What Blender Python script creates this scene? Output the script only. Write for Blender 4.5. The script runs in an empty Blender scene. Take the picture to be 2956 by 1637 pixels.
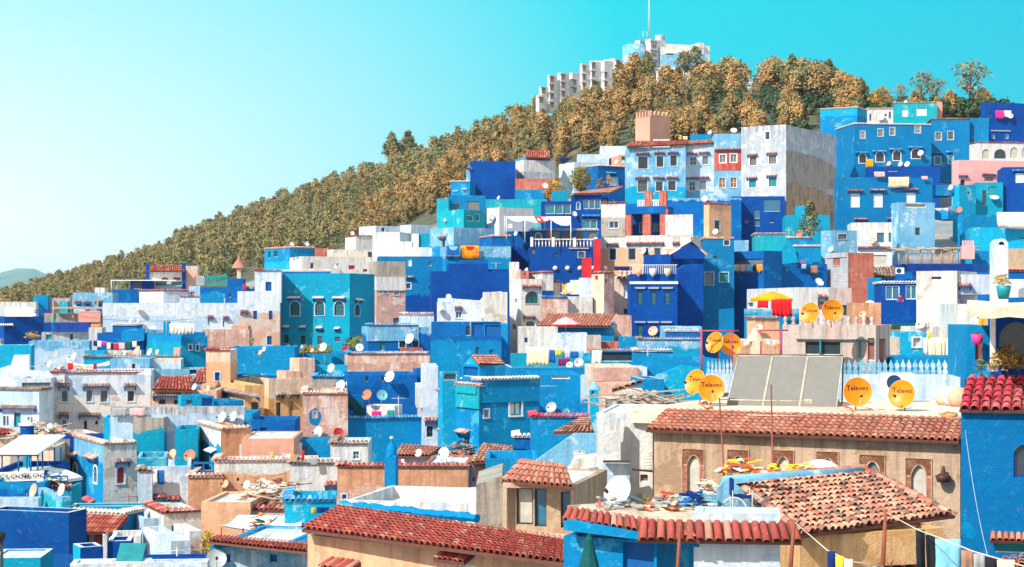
import bpy, math, random
from mathutils import Vector
import numpy as np
random.seed(7)
F = 4927.0; CX = 1478.0; HY = 880.0          # the photograph's own scale, used only to measure the place
C = bpy.context.scene.collection
V = Vector
R = math.radians
def P(x, y, Y):                                # a point of the place seen at (x, y) and standing Y metres away
 return V(((x - CX) / F * Y, Y, (HY - y) / F * Y))
FR = [0.0, 0.0, 1.0]
def fr(ox, oy, s=3.1713):
 FR[0], FR[1], FR[2] = ox, oy, s
def fx(x): return FR[0] + x / FR[2]
def fy(y): return FR[1] + y / FR[2]
# - the lie of the land
def interp(x, tab):
 if x <= tab[0][0]: return tab[0][1]
 for (a, va), (b, vb) in zip(tab, tab[1:]):
  if x <= b:
   t = (x - a) / (b - a)
   return va + (vb - va) * t
 return tab[-1][1]
TOPROW = [(-900, 900), (0, 880), (300, 840), (600, 800), (900, 730), (1150, 640), (1400, 530), (1700, 430), (2000, 400), (2300, 370), (2600, 330), (2956, 320), (3600, 300)]
LOWROW = [(-900, 900), (0, 885), (300, 850), (600, 815), (900, 745), (1150, 665), (1400, 590), (1700, 540), (2000, 500), (2300, 440), (2600, 380), (2956, 370), (3600, 350)]
TOPY = [(-900, 230), (0, 235), (900, 245), (1500, 262), (2200, 285), (2956, 290)]
RIDGEROW = [(-900, 900), (0, 868), (120, 835), (230, 800), (330, 765), (450, 728), (600, 670), (750, 618), (860, 580), (1000, 533), (1150, 487), (1250, 455), (1380, 411), (1500, 362),
   (1560, 335), (1650, 310), (1800, 300), (2000, 275), (2150, 268), (2300, 275), (2500, 300), (2600, 312), (2800, 318), (2956, 325), (3600, 380)]
RIDGEY = [(-900, 900), (0, 850), (700, 760), (1000, 680), (1300, 580), (1600, 480), (1900, 430), (2300, 400), (2956, 370), (3600, 380)]
def townY(u, row):
 rt = interp(u, TOPROW); Yt = interp(u, TOPY)
 t = max(0.0, (1637 - row) / (1637 - rt))
 return 95 + (Yt - 95) * t ** 1.08
def townRow(u, Y):
 rt = interp(u, LOWROW); Yt = interp(u, TOPY)
 t = max(0.0, (Y - 95) / (Yt - 95)) ** (1 / 1.08)
 return 1637 - t * (1637 - rt)
def tz(X, Y):
 Y = max(Y, 1.0)
 u = X / Y * F + CX
 Yt = interp(u, TOPY)
 if Y <= 30: return -17.0 + (30 - Y) * .05
 if Y <= 95:
  z95 = (HY - 1637 - 75) / F * 95
  return -17.0 + (z95 + 17.0) * (Y - 30) / 65
 if Y <= Yt:
  return (HY - townRow(u, Y) - 75 * (1 - .55 * (Y - 95) / (Yt - 95))) / F * Y
 zt = (HY - interp(u, TOPROW) - 34) / F * Yt
 Yr = interp(u, RIDGEY); zr = (HY - interp(u, RIDGEROW)) / F * Yr
 if Y <= Yr:
  t = (Y - Yt) / (Yr - Yt)
  return zt + (zr - zt) * (t ** .92)
 return zr - (Y - Yr) * .35 - min(60, (Y - Yr)) * .1
# - mesh builder
class MB:
 def __init__(s):
  s.v = []; s.f = []; s.uv = []; s.m = []; s.r = []; s.sm = []
 def add(s, pts, uvs=None, m=0, r=.5, sm=False):
  i = len(s.v); s.v.extend(pts); n = len(pts)
  s.f.append(tuple(range(i, i + n)))
  s.uv.extend(uvs if uvs else [(0, 0)] * n)
  s.m.append(m); s.r.append(r); s.sm.append(sm)
 def mesh(s, vs, fs, m=0, r=.5, sm=False, uvf=None):
  i = len(s.v); s.v.extend(vs)
  for f in fs:
   s.f.append(tuple(i + k for k in f))
   for k in f:
    p = vs[k]
    s.uv.append(uvf(p) if uvf else (p[0] + p[1] * .3, p[2]))
   s.m.append(m); s.r.append(r); s.sm.append(sm)
 def box(s, o, a, b, c, m=0, r=.5):
  o, a, b, c = V(o), V(a), V(b), V(c)
  vs = [o, o + a, o + a + b, o + b, o + c, o + a + c, o + a + b + c, o + b + c]
  if a.cross(b).dot(c) < 0:
   fs = [(0, 1, 2, 3), (4, 7, 6, 5), (0, 4, 5, 1), (1, 5, 6, 2), (2, 6, 7, 3), (3, 7, 4, 0)]
  else:
   fs = [(0, 3, 2, 1), (4, 5, 6, 7), (0, 1, 5, 4), (1, 2, 6, 5), (2, 3, 7, 6), (3, 0, 4, 7)]
  s.mesh(vs, fs, m, r)
 def tube(s, pts, rad, n=5, m=0, r=.5, cap=True, sm=True):
  pts = [V(p) for p in pts]
  if not isinstance(rad, (list, tuple)): rad = [rad] * len(pts)
  vs = []; fs = []
  for i, p in enumerate(pts):
   d = (pts[min(i + 1, len(pts) - 1)] - pts[max(i - 1, 0)])
   if d.length < 1e-6: d = V((0, 0, 1))
   d.normalize()
   u = d.cross(V((0, 0, 1)) if abs(d.z) < .9 else V((1, 0, 0))).normalized(); w = d.cross(u)
   for k in range(n):
    t = 2 * math.pi * k / n
    vs.append(p + (u * math.cos(t) + w * math.sin(t)) * rad[i])
  for i in range(len(pts) - 1):
   for k in range(n):
    a = i * n + k; b = i * n + (k + 1) % n
    fs.append((a, b, b + n, a + n))
  if cap:
   fs.append(tuple(range(n))[::-1]); fs.append(tuple(range((len(pts) - 1) * n, len(pts) * n)))
  s.mesh(vs, fs, m, r, sm)
 def lathe(s, o, prof, n=12, m=0, r=.5, sm=True, ax=None):
  o = V(o); ax = (ax or V((0, 0, 1))).normalized()
  u = ax.cross(V((0, 0, 1)) if abs(ax.z) < .9 else V((1, 0, 0))).normalized(); w = ax.cross(u)
  vs = []; fs = []
  for (rad, h) in prof:
   for k in range(n):
    t = 2 * math.pi * k / n
    vs.append(o + ax * h + (u * math.cos(t) + w * math.sin(t)) * rad)
  for i in range(len(prof) - 1):
   for k in range(n):
    a = i * n + k; b = i * n + (k + 1) % n
    fs.append((a, a + n, b + n, b) if False else (a, b, b + n, a + n))
  s.mesh(vs, fs, m, r, sm)
 def build(s, name, mats, parent=None, loc=None):
  o0 = V(parent['_o']) if parent is not None and '_o' in parent else (V(loc) if loc is not None else V((0, 0, 0)))
  me = bpy.data.meshes.new(name)
  me.from_pydata([(p[0] - o0.x, p[1] - o0.y, p[2] - o0.z) for p in s.v], [], s.f)
  uvl = me.uv_layers.new(name='UVMap')
  uvl.data.foreach_set('uv', [c for t in s.uv for c in t])
  at = me.attributes.new('rnd', 'FLOAT', 'FACE'); at.data.foreach_set('value', s.r)
  me.polygons.foreach_set('material_index', s.m)
  me.polygons.foreach_set('use_smooth', s.sm)
  for mt in (mats if isinstance(mats, (list, tuple)) else [mats]): me.materials.append(M(mt) if isinstance(mt, str) else mt)
  me.update()
  ob = bpy.data.objects.new(name, me); C.objects.link(ob)
  if parent is not None: ob.parent = parent
  elif loc is not None: ob.location = loc
  if parent is not None: ob['_o'] = parent['_o']
  return ob
LABELS = {}
def tag(o, label, cat, group=None, kind=None):
 if kind: o['kind'] = kind
 if label:
  o['label'] = label; LABELS.setdefault(label, []).append(o)
 if cat: o['category'] = cat
 if group: o['group'] = group
 return o
def empty(name, loc):
 o = bpy.data.objects.new(name, None); o.empty_display_size = .3
 C.objects.link(o); o.location = loc; o['_o'] = tuple(loc)
 return o
# - materials
MATS = {}
def newmat(name):
 m = bpy.data.materials.new(name); m.use_nodes = True
 nt = m.node_tree; bs = nt.nodes['Principled BSDF']
 return m, nt, bs
def node(nt, t, **k):
 n = nt.nodes.new(t)
 for a, b in k.items():
  if a in n.inputs: n.inputs[a].default_value = b
  else: setattr(n, a, b)
 return n
def mix(nt, fac, a, b, mode='MIX'):
 n = nt.nodes.new('ShaderNodeMix'); n.data_type = 'RGBA'; n.blend_type = mode
 for sock, val in ((n.inputs[0], fac), (n.inputs[6], a), (n.inputs[7], b)):
  if isinstance(val, (int, float)): sock.default_value = val
  elif isinstance(val, tuple): sock.default_value = (*val[:3], 1)
  else: nt.links.new(val, sock)
 return n.outputs[2]
def ramp(nt, src, p0, p1, v0=0., v1=1.):
 n = nt.nodes.new('ShaderNodeMapRange'); n.inputs[1].default_value = p0; n.inputs[2].default_value = p1
 n.inputs[3].default_value = v0; n.inputs[4].default_value = v1
 nt.links.new(src, n.inputs[0]); return n.outputs[0]
def mth(nt, op, a, b=0.):
 n = nt.nodes.new('ShaderNodeMath'); n.operation = op
 for s_, v_ in ((n.inputs[0], a), (n.inputs[1], b)):
  if isinstance(v_, (int, float)): s_.default_value = v_
  else: nt.links.new(v_, s_)
 return n.outputs[0]
def noise(nt, vec, scale, detail=4, rough=.6, sc=(1, 1, 1), off=(0, 0, 0)):
 mp = nt.nodes.new('ShaderNodeMapping'); mp.inputs[3].default_value = sc; mp.inputs[1].default_value = off
 nt.links.new(vec, mp.inputs[0])
 n = nt.nodes.new('ShaderNodeTexNoise'); n.inputs['Scale'].default_value = scale
 n.inputs['Detail'].default_value = detail; n.inputs['Roughness'].default_value = rough
 nt.links.new(mp.outputs[0], n.inputs['Vector']); return n.outputs[0]
# name: base, tint variation, patch colour, patch amount (0..1), streak dirt
PAL = {
 'cobalt': ((.000, .050, .30), (.0, .072, .36), (.0, .11, .44), .10, .06),
 'royal': ((.000, .10, .39), (.0, .14, .46), (.0, .25, .60), .15, .08),
 'azure': ((.000, .21, .52), (.0, .27, .58), (.06, .42, .70), .20, .09),
 'ocean': ((.000, .165, .43), (.0, .20, .48), (.06, .30, .50), .15, .1),
 'cyan': ((.000, .34, .62), (.0, .40, .68), (.25, .60, .80), .22, .15),
 'turq': ((.000, .27, .47), (.0, .33, .53), (.10, .45, .55), .15, .12),
 'teal': ((.000, .36, .50), (.01, .42, .55), (.2, .58, .62), .2, .15),
 'skyb': ((.13, .40, .66), (.22, .50, .74), (.55, .70, .84), .35, .2),
 'pale': ((.40, .58, .80), (.52, .68, .85), (.74, .80, .88), .40, .2),
 'palew': ((.62, .72, .86), (.70, .78, .88), (.36, .55, .80), .30, .2),
 'white': ((.74, .74, .73), (.69, .71, .75), (.50, .62, .78), .32, .28),
 'whiteworn': ((.74, .73, .71), (.66, .68, .72), (.50, .40, .34), .22, .35),
 'greyblue': ((.36, .42, .52), (.46, .52, .60), (.64, .65, .66), .45, .75),
 'concrete': ((.40, .36, .33), (.46, .42, .38), (.30, .25, .22), .30, .35),
 'greypink': ((.52, .44, .43), (.56, .50, .49), (.62, .44, .42), .35, .3),
 'pink': ((.74, .42, .34), (.78, .51, .43), (.80, .68, .62), .35, .25),
 'pinkwall': ((.80, .40, .42), (.82, .45, .46), (.78, .48, .45), .1, .08),
 'pinkmix': ((.58, .47, .43), (.64, .55, .52), (.62, .34, .24), .45, .35),
 'cobaltdark': ((.0, .05, .25), (.0, .07, .30), (.0, .1, .35), .1, .06),
 'azuredk': ((.0, .13, .38), (.0, .155, .42), (.0, .24, .52), .1, .05),
 'tanlt': ((.52, .37, .26), (.56, .42, .31), (.44, .30, .2), .3, .3),
 'salmon': ((.66, .33, .25), (.70, .38, .29), (.60, .30, .22), .2, .1),
 'peach': ((.80, .42, .25), (.82, .49, .32), (.64, .36, .24), .30, .2),
 'ochre': ((.74, .44, .20), (.78, .50, .26), (.64, .34, .14), .30, .25),
 'tan': ((.52, .36, .25), (.58, .42, .31), (.36, .23, .15), .40, .35),
 'cream': ((.80, .61, .48), (.80, .68, .57), (.66, .48, .36), .3, .25),
 'red': ((.60, .02, .04), (.68, .04, .06), (.5, .02, .03), .1, .1),
 'soot': ((.05, .05, .055), (.08, .08, .08), (.03, .03, .03), .3, .1),
}
BRK = {
 'obrick': ((.68, .30, .16), (.75, .38, .22), (.60, .44, .32), .25),
 'rbrick': ((.56, .12, .09), (.64, .17, .12), (.50, .30, .26), .12),
 'pbrick': ((.64, .33, .27), (.70, .40, .33), (.76, .66, .62), .35),
 'redbrick': ((.72, .08, .05), (.78, .13, .08), (.55, .35, .3), .06),
 'redgrey': ((.55, .13, .09), (.42, .40, .42), (.46, .44, .46), .5),
 'whitebrick': ((.50, .56, .66), (.66, .70, .76), (.55, .34, .28), .2),
}
def wallmat(key, split=None, low=None, seed=0):
 """painted or bare masonry. UV is in metres: u along the wall, v up from the roof line (0 at the top)."""
 nm = key + (f'_{low}_{split:.1f}' if low else '') + f'_{seed % 5}'
 if nm in MATS: return MATS[nm]
 m, nt, bs = newmat(nm)
 uv = nt.nodes.new('ShaderNodeTexCoord').outputs['UV']
 off = (seed % 5 * 13.7, seed % 5 * 7.3, 0)
 sv = nt.nodes.new('ShaderNodeSeparateXYZ'); nt.links.new(uv, sv.inputs[0]); topw = ramp(nt, sv.outputs[1], -2.6, 0, .35, 1.5)
 def layer(k, o):
  if k in BRK:
   a, b, c, am = BRK[k]
   bt = nt.nodes.new('ShaderNodeTexBrick'); nt.links.new(uv, bt.inputs[0])
   bt.inputs['Color1'].default_value = (*a, 1); bt.inputs['Color2'].default_value = (*b, 1)
   bt.inputs['Mortar'].default_value = (*[x * .72 + .08 for x in c], 1)
   bt.inputs['Scale'].default_value = 1.0; bt.inputs['Brick Width'].default_value = .34; bt.inputs['Row Height'].default_value = .16
   bt.inputs['Mortar Size'].default_value = .018
   col = bt.outputs[0]
   col = mix(nt, ramp(nt, noise(nt, uv, .8, 5, .7, off=o), .42, .6, 0., .6), col, tuple(x * .68 for x in a))
   dirt = .3
  else:
   a, b, c, am, dirt = PAL[k]
   col = mix(nt, ramp(nt, noise(nt, uv, .28, 5, .65, off=o), .38, .62), a, b)
  pt = noise(nt, uv, .42, 7, .72, off=(o[0] + 5, o[1] - 9, 0))
  th = .615 - .22 * am
  col = mix(nt, ramp(nt, pt, th, th + .035, 0, .88), col, c)
  # run-off streaks and grime, older plaster shows more
  st = noise(nt, uv, 1.0, 5, .7, sc=(2.6, .22, 1), off=o)
  d = tuple(x * .55 + .02 for x in a)
  col = mix(nt, mth(nt, 'MULTIPLY', ramp(nt, st, .45, .64, 0, min(.9, dirt * 2.4)), topw), col, d)
  sp = noise(nt, uv, 2.6, 6, .8, off=o)
  col = mix(nt, ramp(nt, sp, .545, .64, 0, min(.9, dirt * 1.7)), col, tuple(x * .6 for x in a))
  lt = noise(nt, uv, 3.1, 6, .8, off=(o[1] + 40, o[0], 0))
  col = mix(nt, ramp(nt, lt, .565, .64, 0, .2 + dirt * .6), col, tuple(min(.85, x * .75 + .16) for x in c))
  return col
 col = layer(key, off)
 if low:
  c2 = layer(low, (off[0] + 3, off[1] + 31, 0))
  sep = nt.nodes.new('ShaderNodeSeparateXYZ'); nt.links.new(uv, sep.inputs[0])
  wob = ramp(nt, noise(nt, uv, .7, 6, .7, off=off), 0, 1, -.9, .9)
  h = mth(nt, 'ADD', sep.outputs[1], wob)
  col = mix(nt, ramp(nt, h, -split - .06, -split + .06, 1, 0), col, c2)
 nt.links.new(col, bs.inputs['Base Color'])
 bs.inputs['Roughness'].default_value = .88; bs.inputs['Specular IOR Level'].default_value = .12
 bp = nt.nodes.new('ShaderNodeBump'); bp.inputs['Strength'].default_value = .8; bp.inputs['Distance'].default_value = .09
 nt.links.new(noise(nt, uv, 3.5, 8, .75, off=off), bp.inputs['Height']); nt.links.new(bp.outputs[0], bs.inputs['Normal'])
 MATS[nm] = m; return m
def simple(nm, col, rough=.7, spec=.3, metal=0., var=.15, emit=None, nsc=3.):
 m, nt, bs = newmat(nm)
 tc = nt.nodes.new('ShaderNodeTexCoord').outputs['Object']
 c = mix(nt, ramp(nt, noise(nt, tc, nsc, 4, .7), .35, .65), tuple(x * (1 - var) for x in col), tuple(min(.9, x * (1 + var)) for x in col))
 nt.links.new(c, bs.inputs['Base Color'])
 bs.inputs['Roughness'].default_value = rough; bs.inputs['Specular IOR Level'].default_value = spec; bs.inputs['Metallic'].default_value = metal
 MATS[nm] = m; return m
def tilemat(nm, cols, rough=.8, pat=None):
 """clay tiles: every tile has its own fired colour, plus lichen and soot, and sun glare painted on the crimson ones"""
 m, nt, bs = newmat(nm)
 at = nt.nodes.new('ShaderNodeAttribute'); at.attribute_name = 'rnd'
 cr = nt.nodes.new('ShaderNodeValToRGB'); nt.links.new(at.outputs['Fac'], cr.inputs[0])
 cr.color_ramp.interpolation = 'LINEAR'
 el = cr.color_ramp.elements
 el[0].position = 0; el[0].color = (*cols[0], 1); el[1].position = 1; el[1].color = (*cols[-1], 1)
 for i, c in enumerate(cols[1:-1]):
  e = el.new((i + 1) / (len(cols) - 1)); e.color = (*c, 1)
 tc = nt.nodes.new('ShaderNodeTexCoord').outputs['Object']
 col = mix(nt, ramp(nt, noise(nt, tc, 1.3, 7, .75), .5, .68, 0, .4), cr.outputs[0], pat or (.16, .08, .07))
 col = mix(nt, ramp(nt, noise(nt, tc, 9, 4, .7, off=(4, 4, 4)), .58, .7, 0, .4), col, (.62, .48, .42))
 nt.links.new(col, bs.inputs['Base Color']); bs.inputs['Roughness'].default_value = rough; bs.inputs['Specular IOR Level'].default_value = .3
 bp = nt.nodes.new('ShaderNodeBump'); bp.inputs['Strength'].default_value = .4; bp.inputs['Distance'].default_value = .02
 nt.links.new(noise(nt, tc, 14, 5, .7), bp.inputs['Height']); nt.links.new(bp.outputs[0], bs.inputs['Normal'])
 MATS[nm] = m; return m
def foliage(nm, a, b, c, sc=.35):
 m, nt, bs = newmat(nm)
 tc = nt.nodes.new('ShaderNodeTexCoord').outputs['Object']
 oi = nt.nodes.new('ShaderNodeObjectInfo').outputs['Random']
 at = nt.nodes.new('ShaderNodeAttribute'); at.attribute_name = 'rnd'
 col = mix(nt, ramp(nt, noise(nt, tc, sc, 4, .7), .4, .62), a, b)
 col = mix(nt, ramp(nt, at.outputs['Fac'], .6, .9, 0, .9), col, c)
 col = mix(nt, ramp(nt, oi, .3, 1, 0, .65), col, b)
 nt.links.new(col, bs.inputs['Base Color']); bs.inputs['Roughness'].default_value = .75; bs.inputs['Specular IOR Level'].default_value = .2
 MATS[nm] = m; return m
def M(k):
 if k in MATS: return MATS[k]
 if k in PAL or k in BRK: return wallmat(k)
 S = {
  'glass': ((.03, .05, .07), .12, .6), 'glassblue': ((.03, .16, .28), .12, .6), 'glassteal': ((.02, .22, .27), .15, .5), 'dark': ((.012, .014, .02), .6, .2),
  'shutblue': ((.0, .10, .36), .6, .3), 'shutteal': ((.01, .26, .30), .6, .3), 'shutwhite': ((.66, .76, .84), .6, .3), 'curtain': ((.52, .50, .46), .8, .1),
  'shutred': ((.50, .03, .04), .6, .3), 'wood': ((.33, .13, .06), .6, .3), 'darkwood': ((.07, .03, .025), .5, .4), 'greyshut': ((.30, .28, .26), .6, .3),
  'fwhite': ((.78, .80, .80), .6, .3), 'fblue': ((.0, .12, .42), .5, .4), 'fcobalt': ((.0, .04, .32), .5, .4), 'fdark': ((.06, .04, .04), .5, .4), 'fteal': ((.01, .22, .26), .5, .4),
  'fred': ((.50, .05, .06), .6, .3), 'fpink': ((.72, .30, .26), .7, .3), 'iron': ((.05, .06, .07), .5, .5), 'ironwhite': ((.7, .72, .72), .5, .4), 'rust': ((.28, .08, .05), .7, .3),
  'dishwhite': ((.74, .75, .74), .45, .4), 'dishgrey': ((.42, .46, .50), .5, .4), 'dishteal': ((.16, .42, .52), .5, .4), 'dishrust': ((.52, .20, .13), .7, .3), 'dishpink': ((.76, .42, .30), .6, .3),
  'dishred': ((.45, .02, .03), .6, .3), 'dishorange': ((.80, .25, .0), .42, .4), 'dishbeige': ((.80, .60, .42), .5, .4), 'black': ((.015, .015, .018), .5, .4),
  'clothwhite': ((.78, .77, .74), .9, .1), 'clothred': ((.68, .02, .03), .9, .1), 'clothorange': ((.86, .34, .02), .9, .1), 'clothyellow': ((.86, .58, .06), .9, .1),
  'clothblue': ((.02, .12, .42), .9, .1), 'clothnavy': ((.01, .03, .16), .9, .1), 'clothsky': ((.22, .55, .80), .9, .1), 'clothpink': ((.80, .03, .28), .9, .1), 'clothrose': ((.80, .45, .50), .9, .1),
  'clothblack': ((.02, .022, .03), .9, .1), 'clothbeige': ((.72, .60, .44), .9, .1), 'clothteal': ((.02, .30, .30), .9, .1), 'clothgrey': ((.34, .36, .38), .9, .1), 'clothbrown': ((.36, .20, .14), .9, .1),
  'clothcream': ((.84, .76, .55), .9, .1), 'clothgreen': ((.01, .09, .10), .9, .1), 'clothpurple': ((.25, .02, .12), .9, .1),
  'tarp': ((.74, .70, .64), .8, .2), 'tarpbeige': ((.78, .62, .50), .8, .2), 'rubble': ((.46, .36, .30), .9, .1), 'timber': ((.46, .34, .26), .85, .2), 'bark': ((.12, .08, .06), .9, .1),
  'plastic': ((.02, .35, .40), .4, .4), 'pot': ((.60, .22, .10), .8, .2), 'potpink': ((.80, .05, .30), .5, .4), 'cable': ((.75, .60, .52), .6, .3), 'cablered': ((.66, .10, .05), .5, .4), 'cableorange': ((.80, .28, .05), .5, .4),
  'steel': ((.55, .56, .56), .35, .5), 'skin': ((.50, .28, .19), .6, .3), 'hair': ((.03, .02, .02), .6, .3), 'brownpanel': ((.24, .10, .09), .7, .3), 'redbrick_loose': ((.70, .12, .06), .8, .2),
  'frame_red': ((.45, .05, .09), .5, .4), 'pantile': ((.17, .07, .055), .9, .1), 'glassgrey': ((.15, .18, .21), .15, .5), 'dishlt': ((.46, .54, .64), .5, .4), 'snow': ((.8, .8, .8), .7, .3),
 }
 if k in S:
  col, ro, sp = S[k]; return simple(k, col, ro, sp)
 raise KeyError(k)
T_RED = tilemat('clay_red', [(.20, .035, .035), (.33, .05, .045), (.42, .08, .06), (.26, .05, .055), (.50, .17, .11), (.46, .28, .24)])
T_PINK = tilemat('clay_rose', [(.32, .09, .07), (.42, .14, .10), (.50, .20, .14), (.36, .15, .12), (.60, .31, .22), (.27, .12, .10)])
T_SAND = tilemat('clay_sand', [(.42, .13, .09), (.56, .24, .16), (.64, .34, .24), (.16, .08, .075), (.66, .40, .29), (.50, .20, .13), (.40, .07, .05)])
T_BRIGHT = tilemat('clay_crimson', [(.40, .02, .05), (.46, .03, .07), (.34, .02, .045), (.55, .16, .18)], pat=(.72, .58, .56))  # pale patches put sun glare into the tile colour
T_WHITE = tilemat('tile_whitewashed', [(.66, .62, .60), (.74, .70, .68), (.60, .44, .38), (.78, .76, .75)], pat=(.4, .3, .28))
T_MIX = tilemat('tile_red_white', [(.46, .14, .11), (.72, .66, .62), (.55, .20, .15), (.68, .55, .50), (.36, .10, .09)])
T_BLUE = tilemat('tile_blue', [(.0, .18, .45), (.02, .30, .58), (.0, .12, .40), (.25, .50, .70)], pat=(.3, .55, .75))
T_GREY = tilemat('tile_old', [(.22, .14, .12), (.34, .22, .18), (.16, .10, .09), (.45, .36, .32)])
TILES = {'t': T_RED, 'p': T_PINK, 's': T_SAND, 'c': T_BRIGHT, 'w': T_WHITE, 'm': T_MIX, 'b': T_BLUE, 'g': T_GREY}
# - clay tiles
def halfpipe(mb, p0, p1, side, up, r0, r1, m=0, rnd=.5, n=4):
 """one barrel tile from p0 (low, wide) to p1 (high, narrow)"""
 vs = []; fs = []
 for p, r in ((p0, r0), (p1, r1)):
  for k in range(n + 1):
   t = math.pi * k / n
   vs.append(p + side * (math.cos(t) * r) + up * (math.sin(t) * r))
 for k in range(n): fs.append((k, k + 1, n + 2 + k, n + 1 + k))
 # the open mouth shows the tile's thickness
 q = .82
 b = len(vs)
 for k in range(n + 1):
  t = math.pi * k / n
  vs.append(p0 + side * (math.cos(t) * r0 * q) + up * (math.sin(t) * r0 * q))
 for k in range(n): fs.append((k + 1, k, b + k, b + k + 1))
 mb.mesh(vs, fs, m, rnd, True)
def quadroof(A, B, Cc, D, name='tiled_roof', parent=None, mat='t', tw=.21, tl=.36, thick=.08, lift=.0, rows=None, jit=.012, under='pantile', label=None):
 """tiles laid on the slope A-B (eave, left to right) up to D-C (ridge)"""
 A, B, Cc, D = V(A), V(B), V(Cc), V(D)
 mb = MB()
 nrm = (B - A).cross(D - A).normalized()
 if nrm.z < 0: nrm = -nrm
 wd = max((B - A).length, (Cc - D).length)
 n = max(2, int(wd / tw)); sl = max((D - A).length, (Cc - B).length)
 m_ = rows or max(1, int(round(sl / tl)))
 seg = 5 if tw < .3 else 4
 rg = random.Random(int(abs(A.x * 91 + A.z * 37)) + n)
 for i in range(n):
  t = (i + .5) / n
  e = A.lerp(B, t); r = D.lerp(Cc, t)
  side = ((B - A) * (1 - .0)).normalized()
  rad = ((A.lerp(B, (i + 1) / n) - A.lerp(B, i / n)).length * .5 + (D.lerp(Cc, (i + 1) / n) - D.lerp(Cc, i / n)).length * .5) * .5
  up = nrm
  hue = rg.random()
  for j in range(m_):
   p0 = e.lerp(r, j / m_); p1 = e.lerp(r, min(1, (j + 1.12) / m_))
   jx = side * rg.uniform(-jit, jit); p0 = p0 + jx + up * (.035 + rg.uniform(0, jit)) - (r - e).normalized() * rg.uniform(0, jit * 2); p1 = p1 + jx
   halfpipe(mb, p0, p1, side, up, rad * .93, rad * .76, 0, min(1, max(0, hue * .35 + rg.random() * .65)), seg)
 # the bed the tiles lie in, gap shade put into its dark colour
 k = -nrm * thick
 vs = [A, B, Cc, D, A + k, B + k, Cc + k, D + k]
 mb.mesh([v_ - nrm * .012 for v_ in vs], [(0, 1, 2, 3), (4, 7, 6, 5), (0, 4, 5, 1), (1, 5, 6, 2), (2, 6, 7, 3), (3, 7, 4, 0)], 1, .3)
 o = mb.build(name, [TILES[mat], M(under) if isinstance(under, str) else under], parent)
 if label: o['label'] = label
 return o
def coping(mb, O, d, L, n, z, kind, mi, depth=.5, out=.16, drop=.10, tw=.24, r=None):
 """a row of short tiles along a wall top, poking out over the face"""
 if kind == 'P':
  mb.box(O + n * .07 + V((0, 0, z + .003)), d * L, -n * (.42), V((0, 0, .09)), mi); return
 k = max(1, int(L / tw)); w = L / k
 rg = random.Random(int(abs(O.x * 13 + z * 7)))
 for i in range(k):
  c = O + d * ((i + .5) * w)
  p0 = c + n * out + V((0, 0, z + .02 + rg.uniform(-.01, .015))); p1 = c - n * (depth - out) + V((0, 0, z + .02 + drop))
  halfpipe(mb, p0, p1, d, V((0, 0, 1)), w * .47, w * .40, mi, rg.random(), 4)
 mb.box(O + n * (out - .06) + V((0, 0, z - .04)), d * L, -n * (depth), V((0, 0, .05)), mi, .6)
# - walls with real openings
class Face:
 def __init__(s, O, d, n, L, zb, zt):
  s.O, s.d, s.n, s.L, s.zb, s.zt = O, d, n, L, zb, zt
 def hit(s, x, y):
  r = V(((x - CX) / F, 1, (HY - y) / F))
  t = s.O.dot(s.n) / r.dot(s.n)
  p = r * t
  return (p - s.O).dot(s.d), p.z
 def pt(s, u, z, off=0.):
  p = s.O + s.d * u + s.n * off
  return V((p.x, p.y, z))
def wallgrid(mb, f, holes, zt0, m=0, rev=.16, uoff=0., zprof=None):
 us = sorted({0.0, f.L, *[h[0] for h in holes], *[h[1] for h in holes]})
 zs = sorted({f.zb, f.zt, *[h[2] for h in holes], *[h[3] for h in holes]})
 q = lambda u, z: (u + uoff, z - zt0)
 for a, b in zip(us, us[1:]):
  run = None
  cells = []
  for c, d in zip(zs, zs[1:]):
   um, zm = (a + b) / 2, (c + d) / 2
   if any(h[0] < um < h[1] and h[2] < zm < h[3] for h in holes):
    if run: cells.append(run); run = None
    continue
   run = (run[0], d) if run else (c, d)
  if run: cells.append(run)
  for c, d in cells:
   mb.add([f.pt(a, c), f.pt(b, c), f.pt(b, d), f.pt(a, d)], [q(a, c), q(b, c), q(b, d), q(a, d)], m)
 for (a, b, c, d) in holes:
  for (u0, z0, u1, z1) in ((a, c, b, c), (b, c, b, d), (b, d, a, d), (a, d, a, c)):
   mb.add([f.pt(u0, z0), f.pt(u1, z1), f.pt(u1, z1, -rev), f.pt(u0, z0, -rev)], [q(u0, z0), q(u1, z1), q(u1 + rev, z1), q(u0 + rev, z0)], m)
PANE = {'k': 'glass', 'b': 'glassblue', 't': 'glassteal', 'o': 'dark', 's': 'shutblue', 'T': 'shutteal', 'W': 'shutwhite', 'C': 'curtain', 'R': 'shutred', 'D': 'wood', 'G': 'greyshut', 'N': 'brownpanel'}
FRM = {'w': 'fwhite', 'b': 'fblue', 'c': 'fcobalt', 'd': 'fdark', 't': 'fteal', 'r': 'fred', 'p': 'fpink'}
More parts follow.
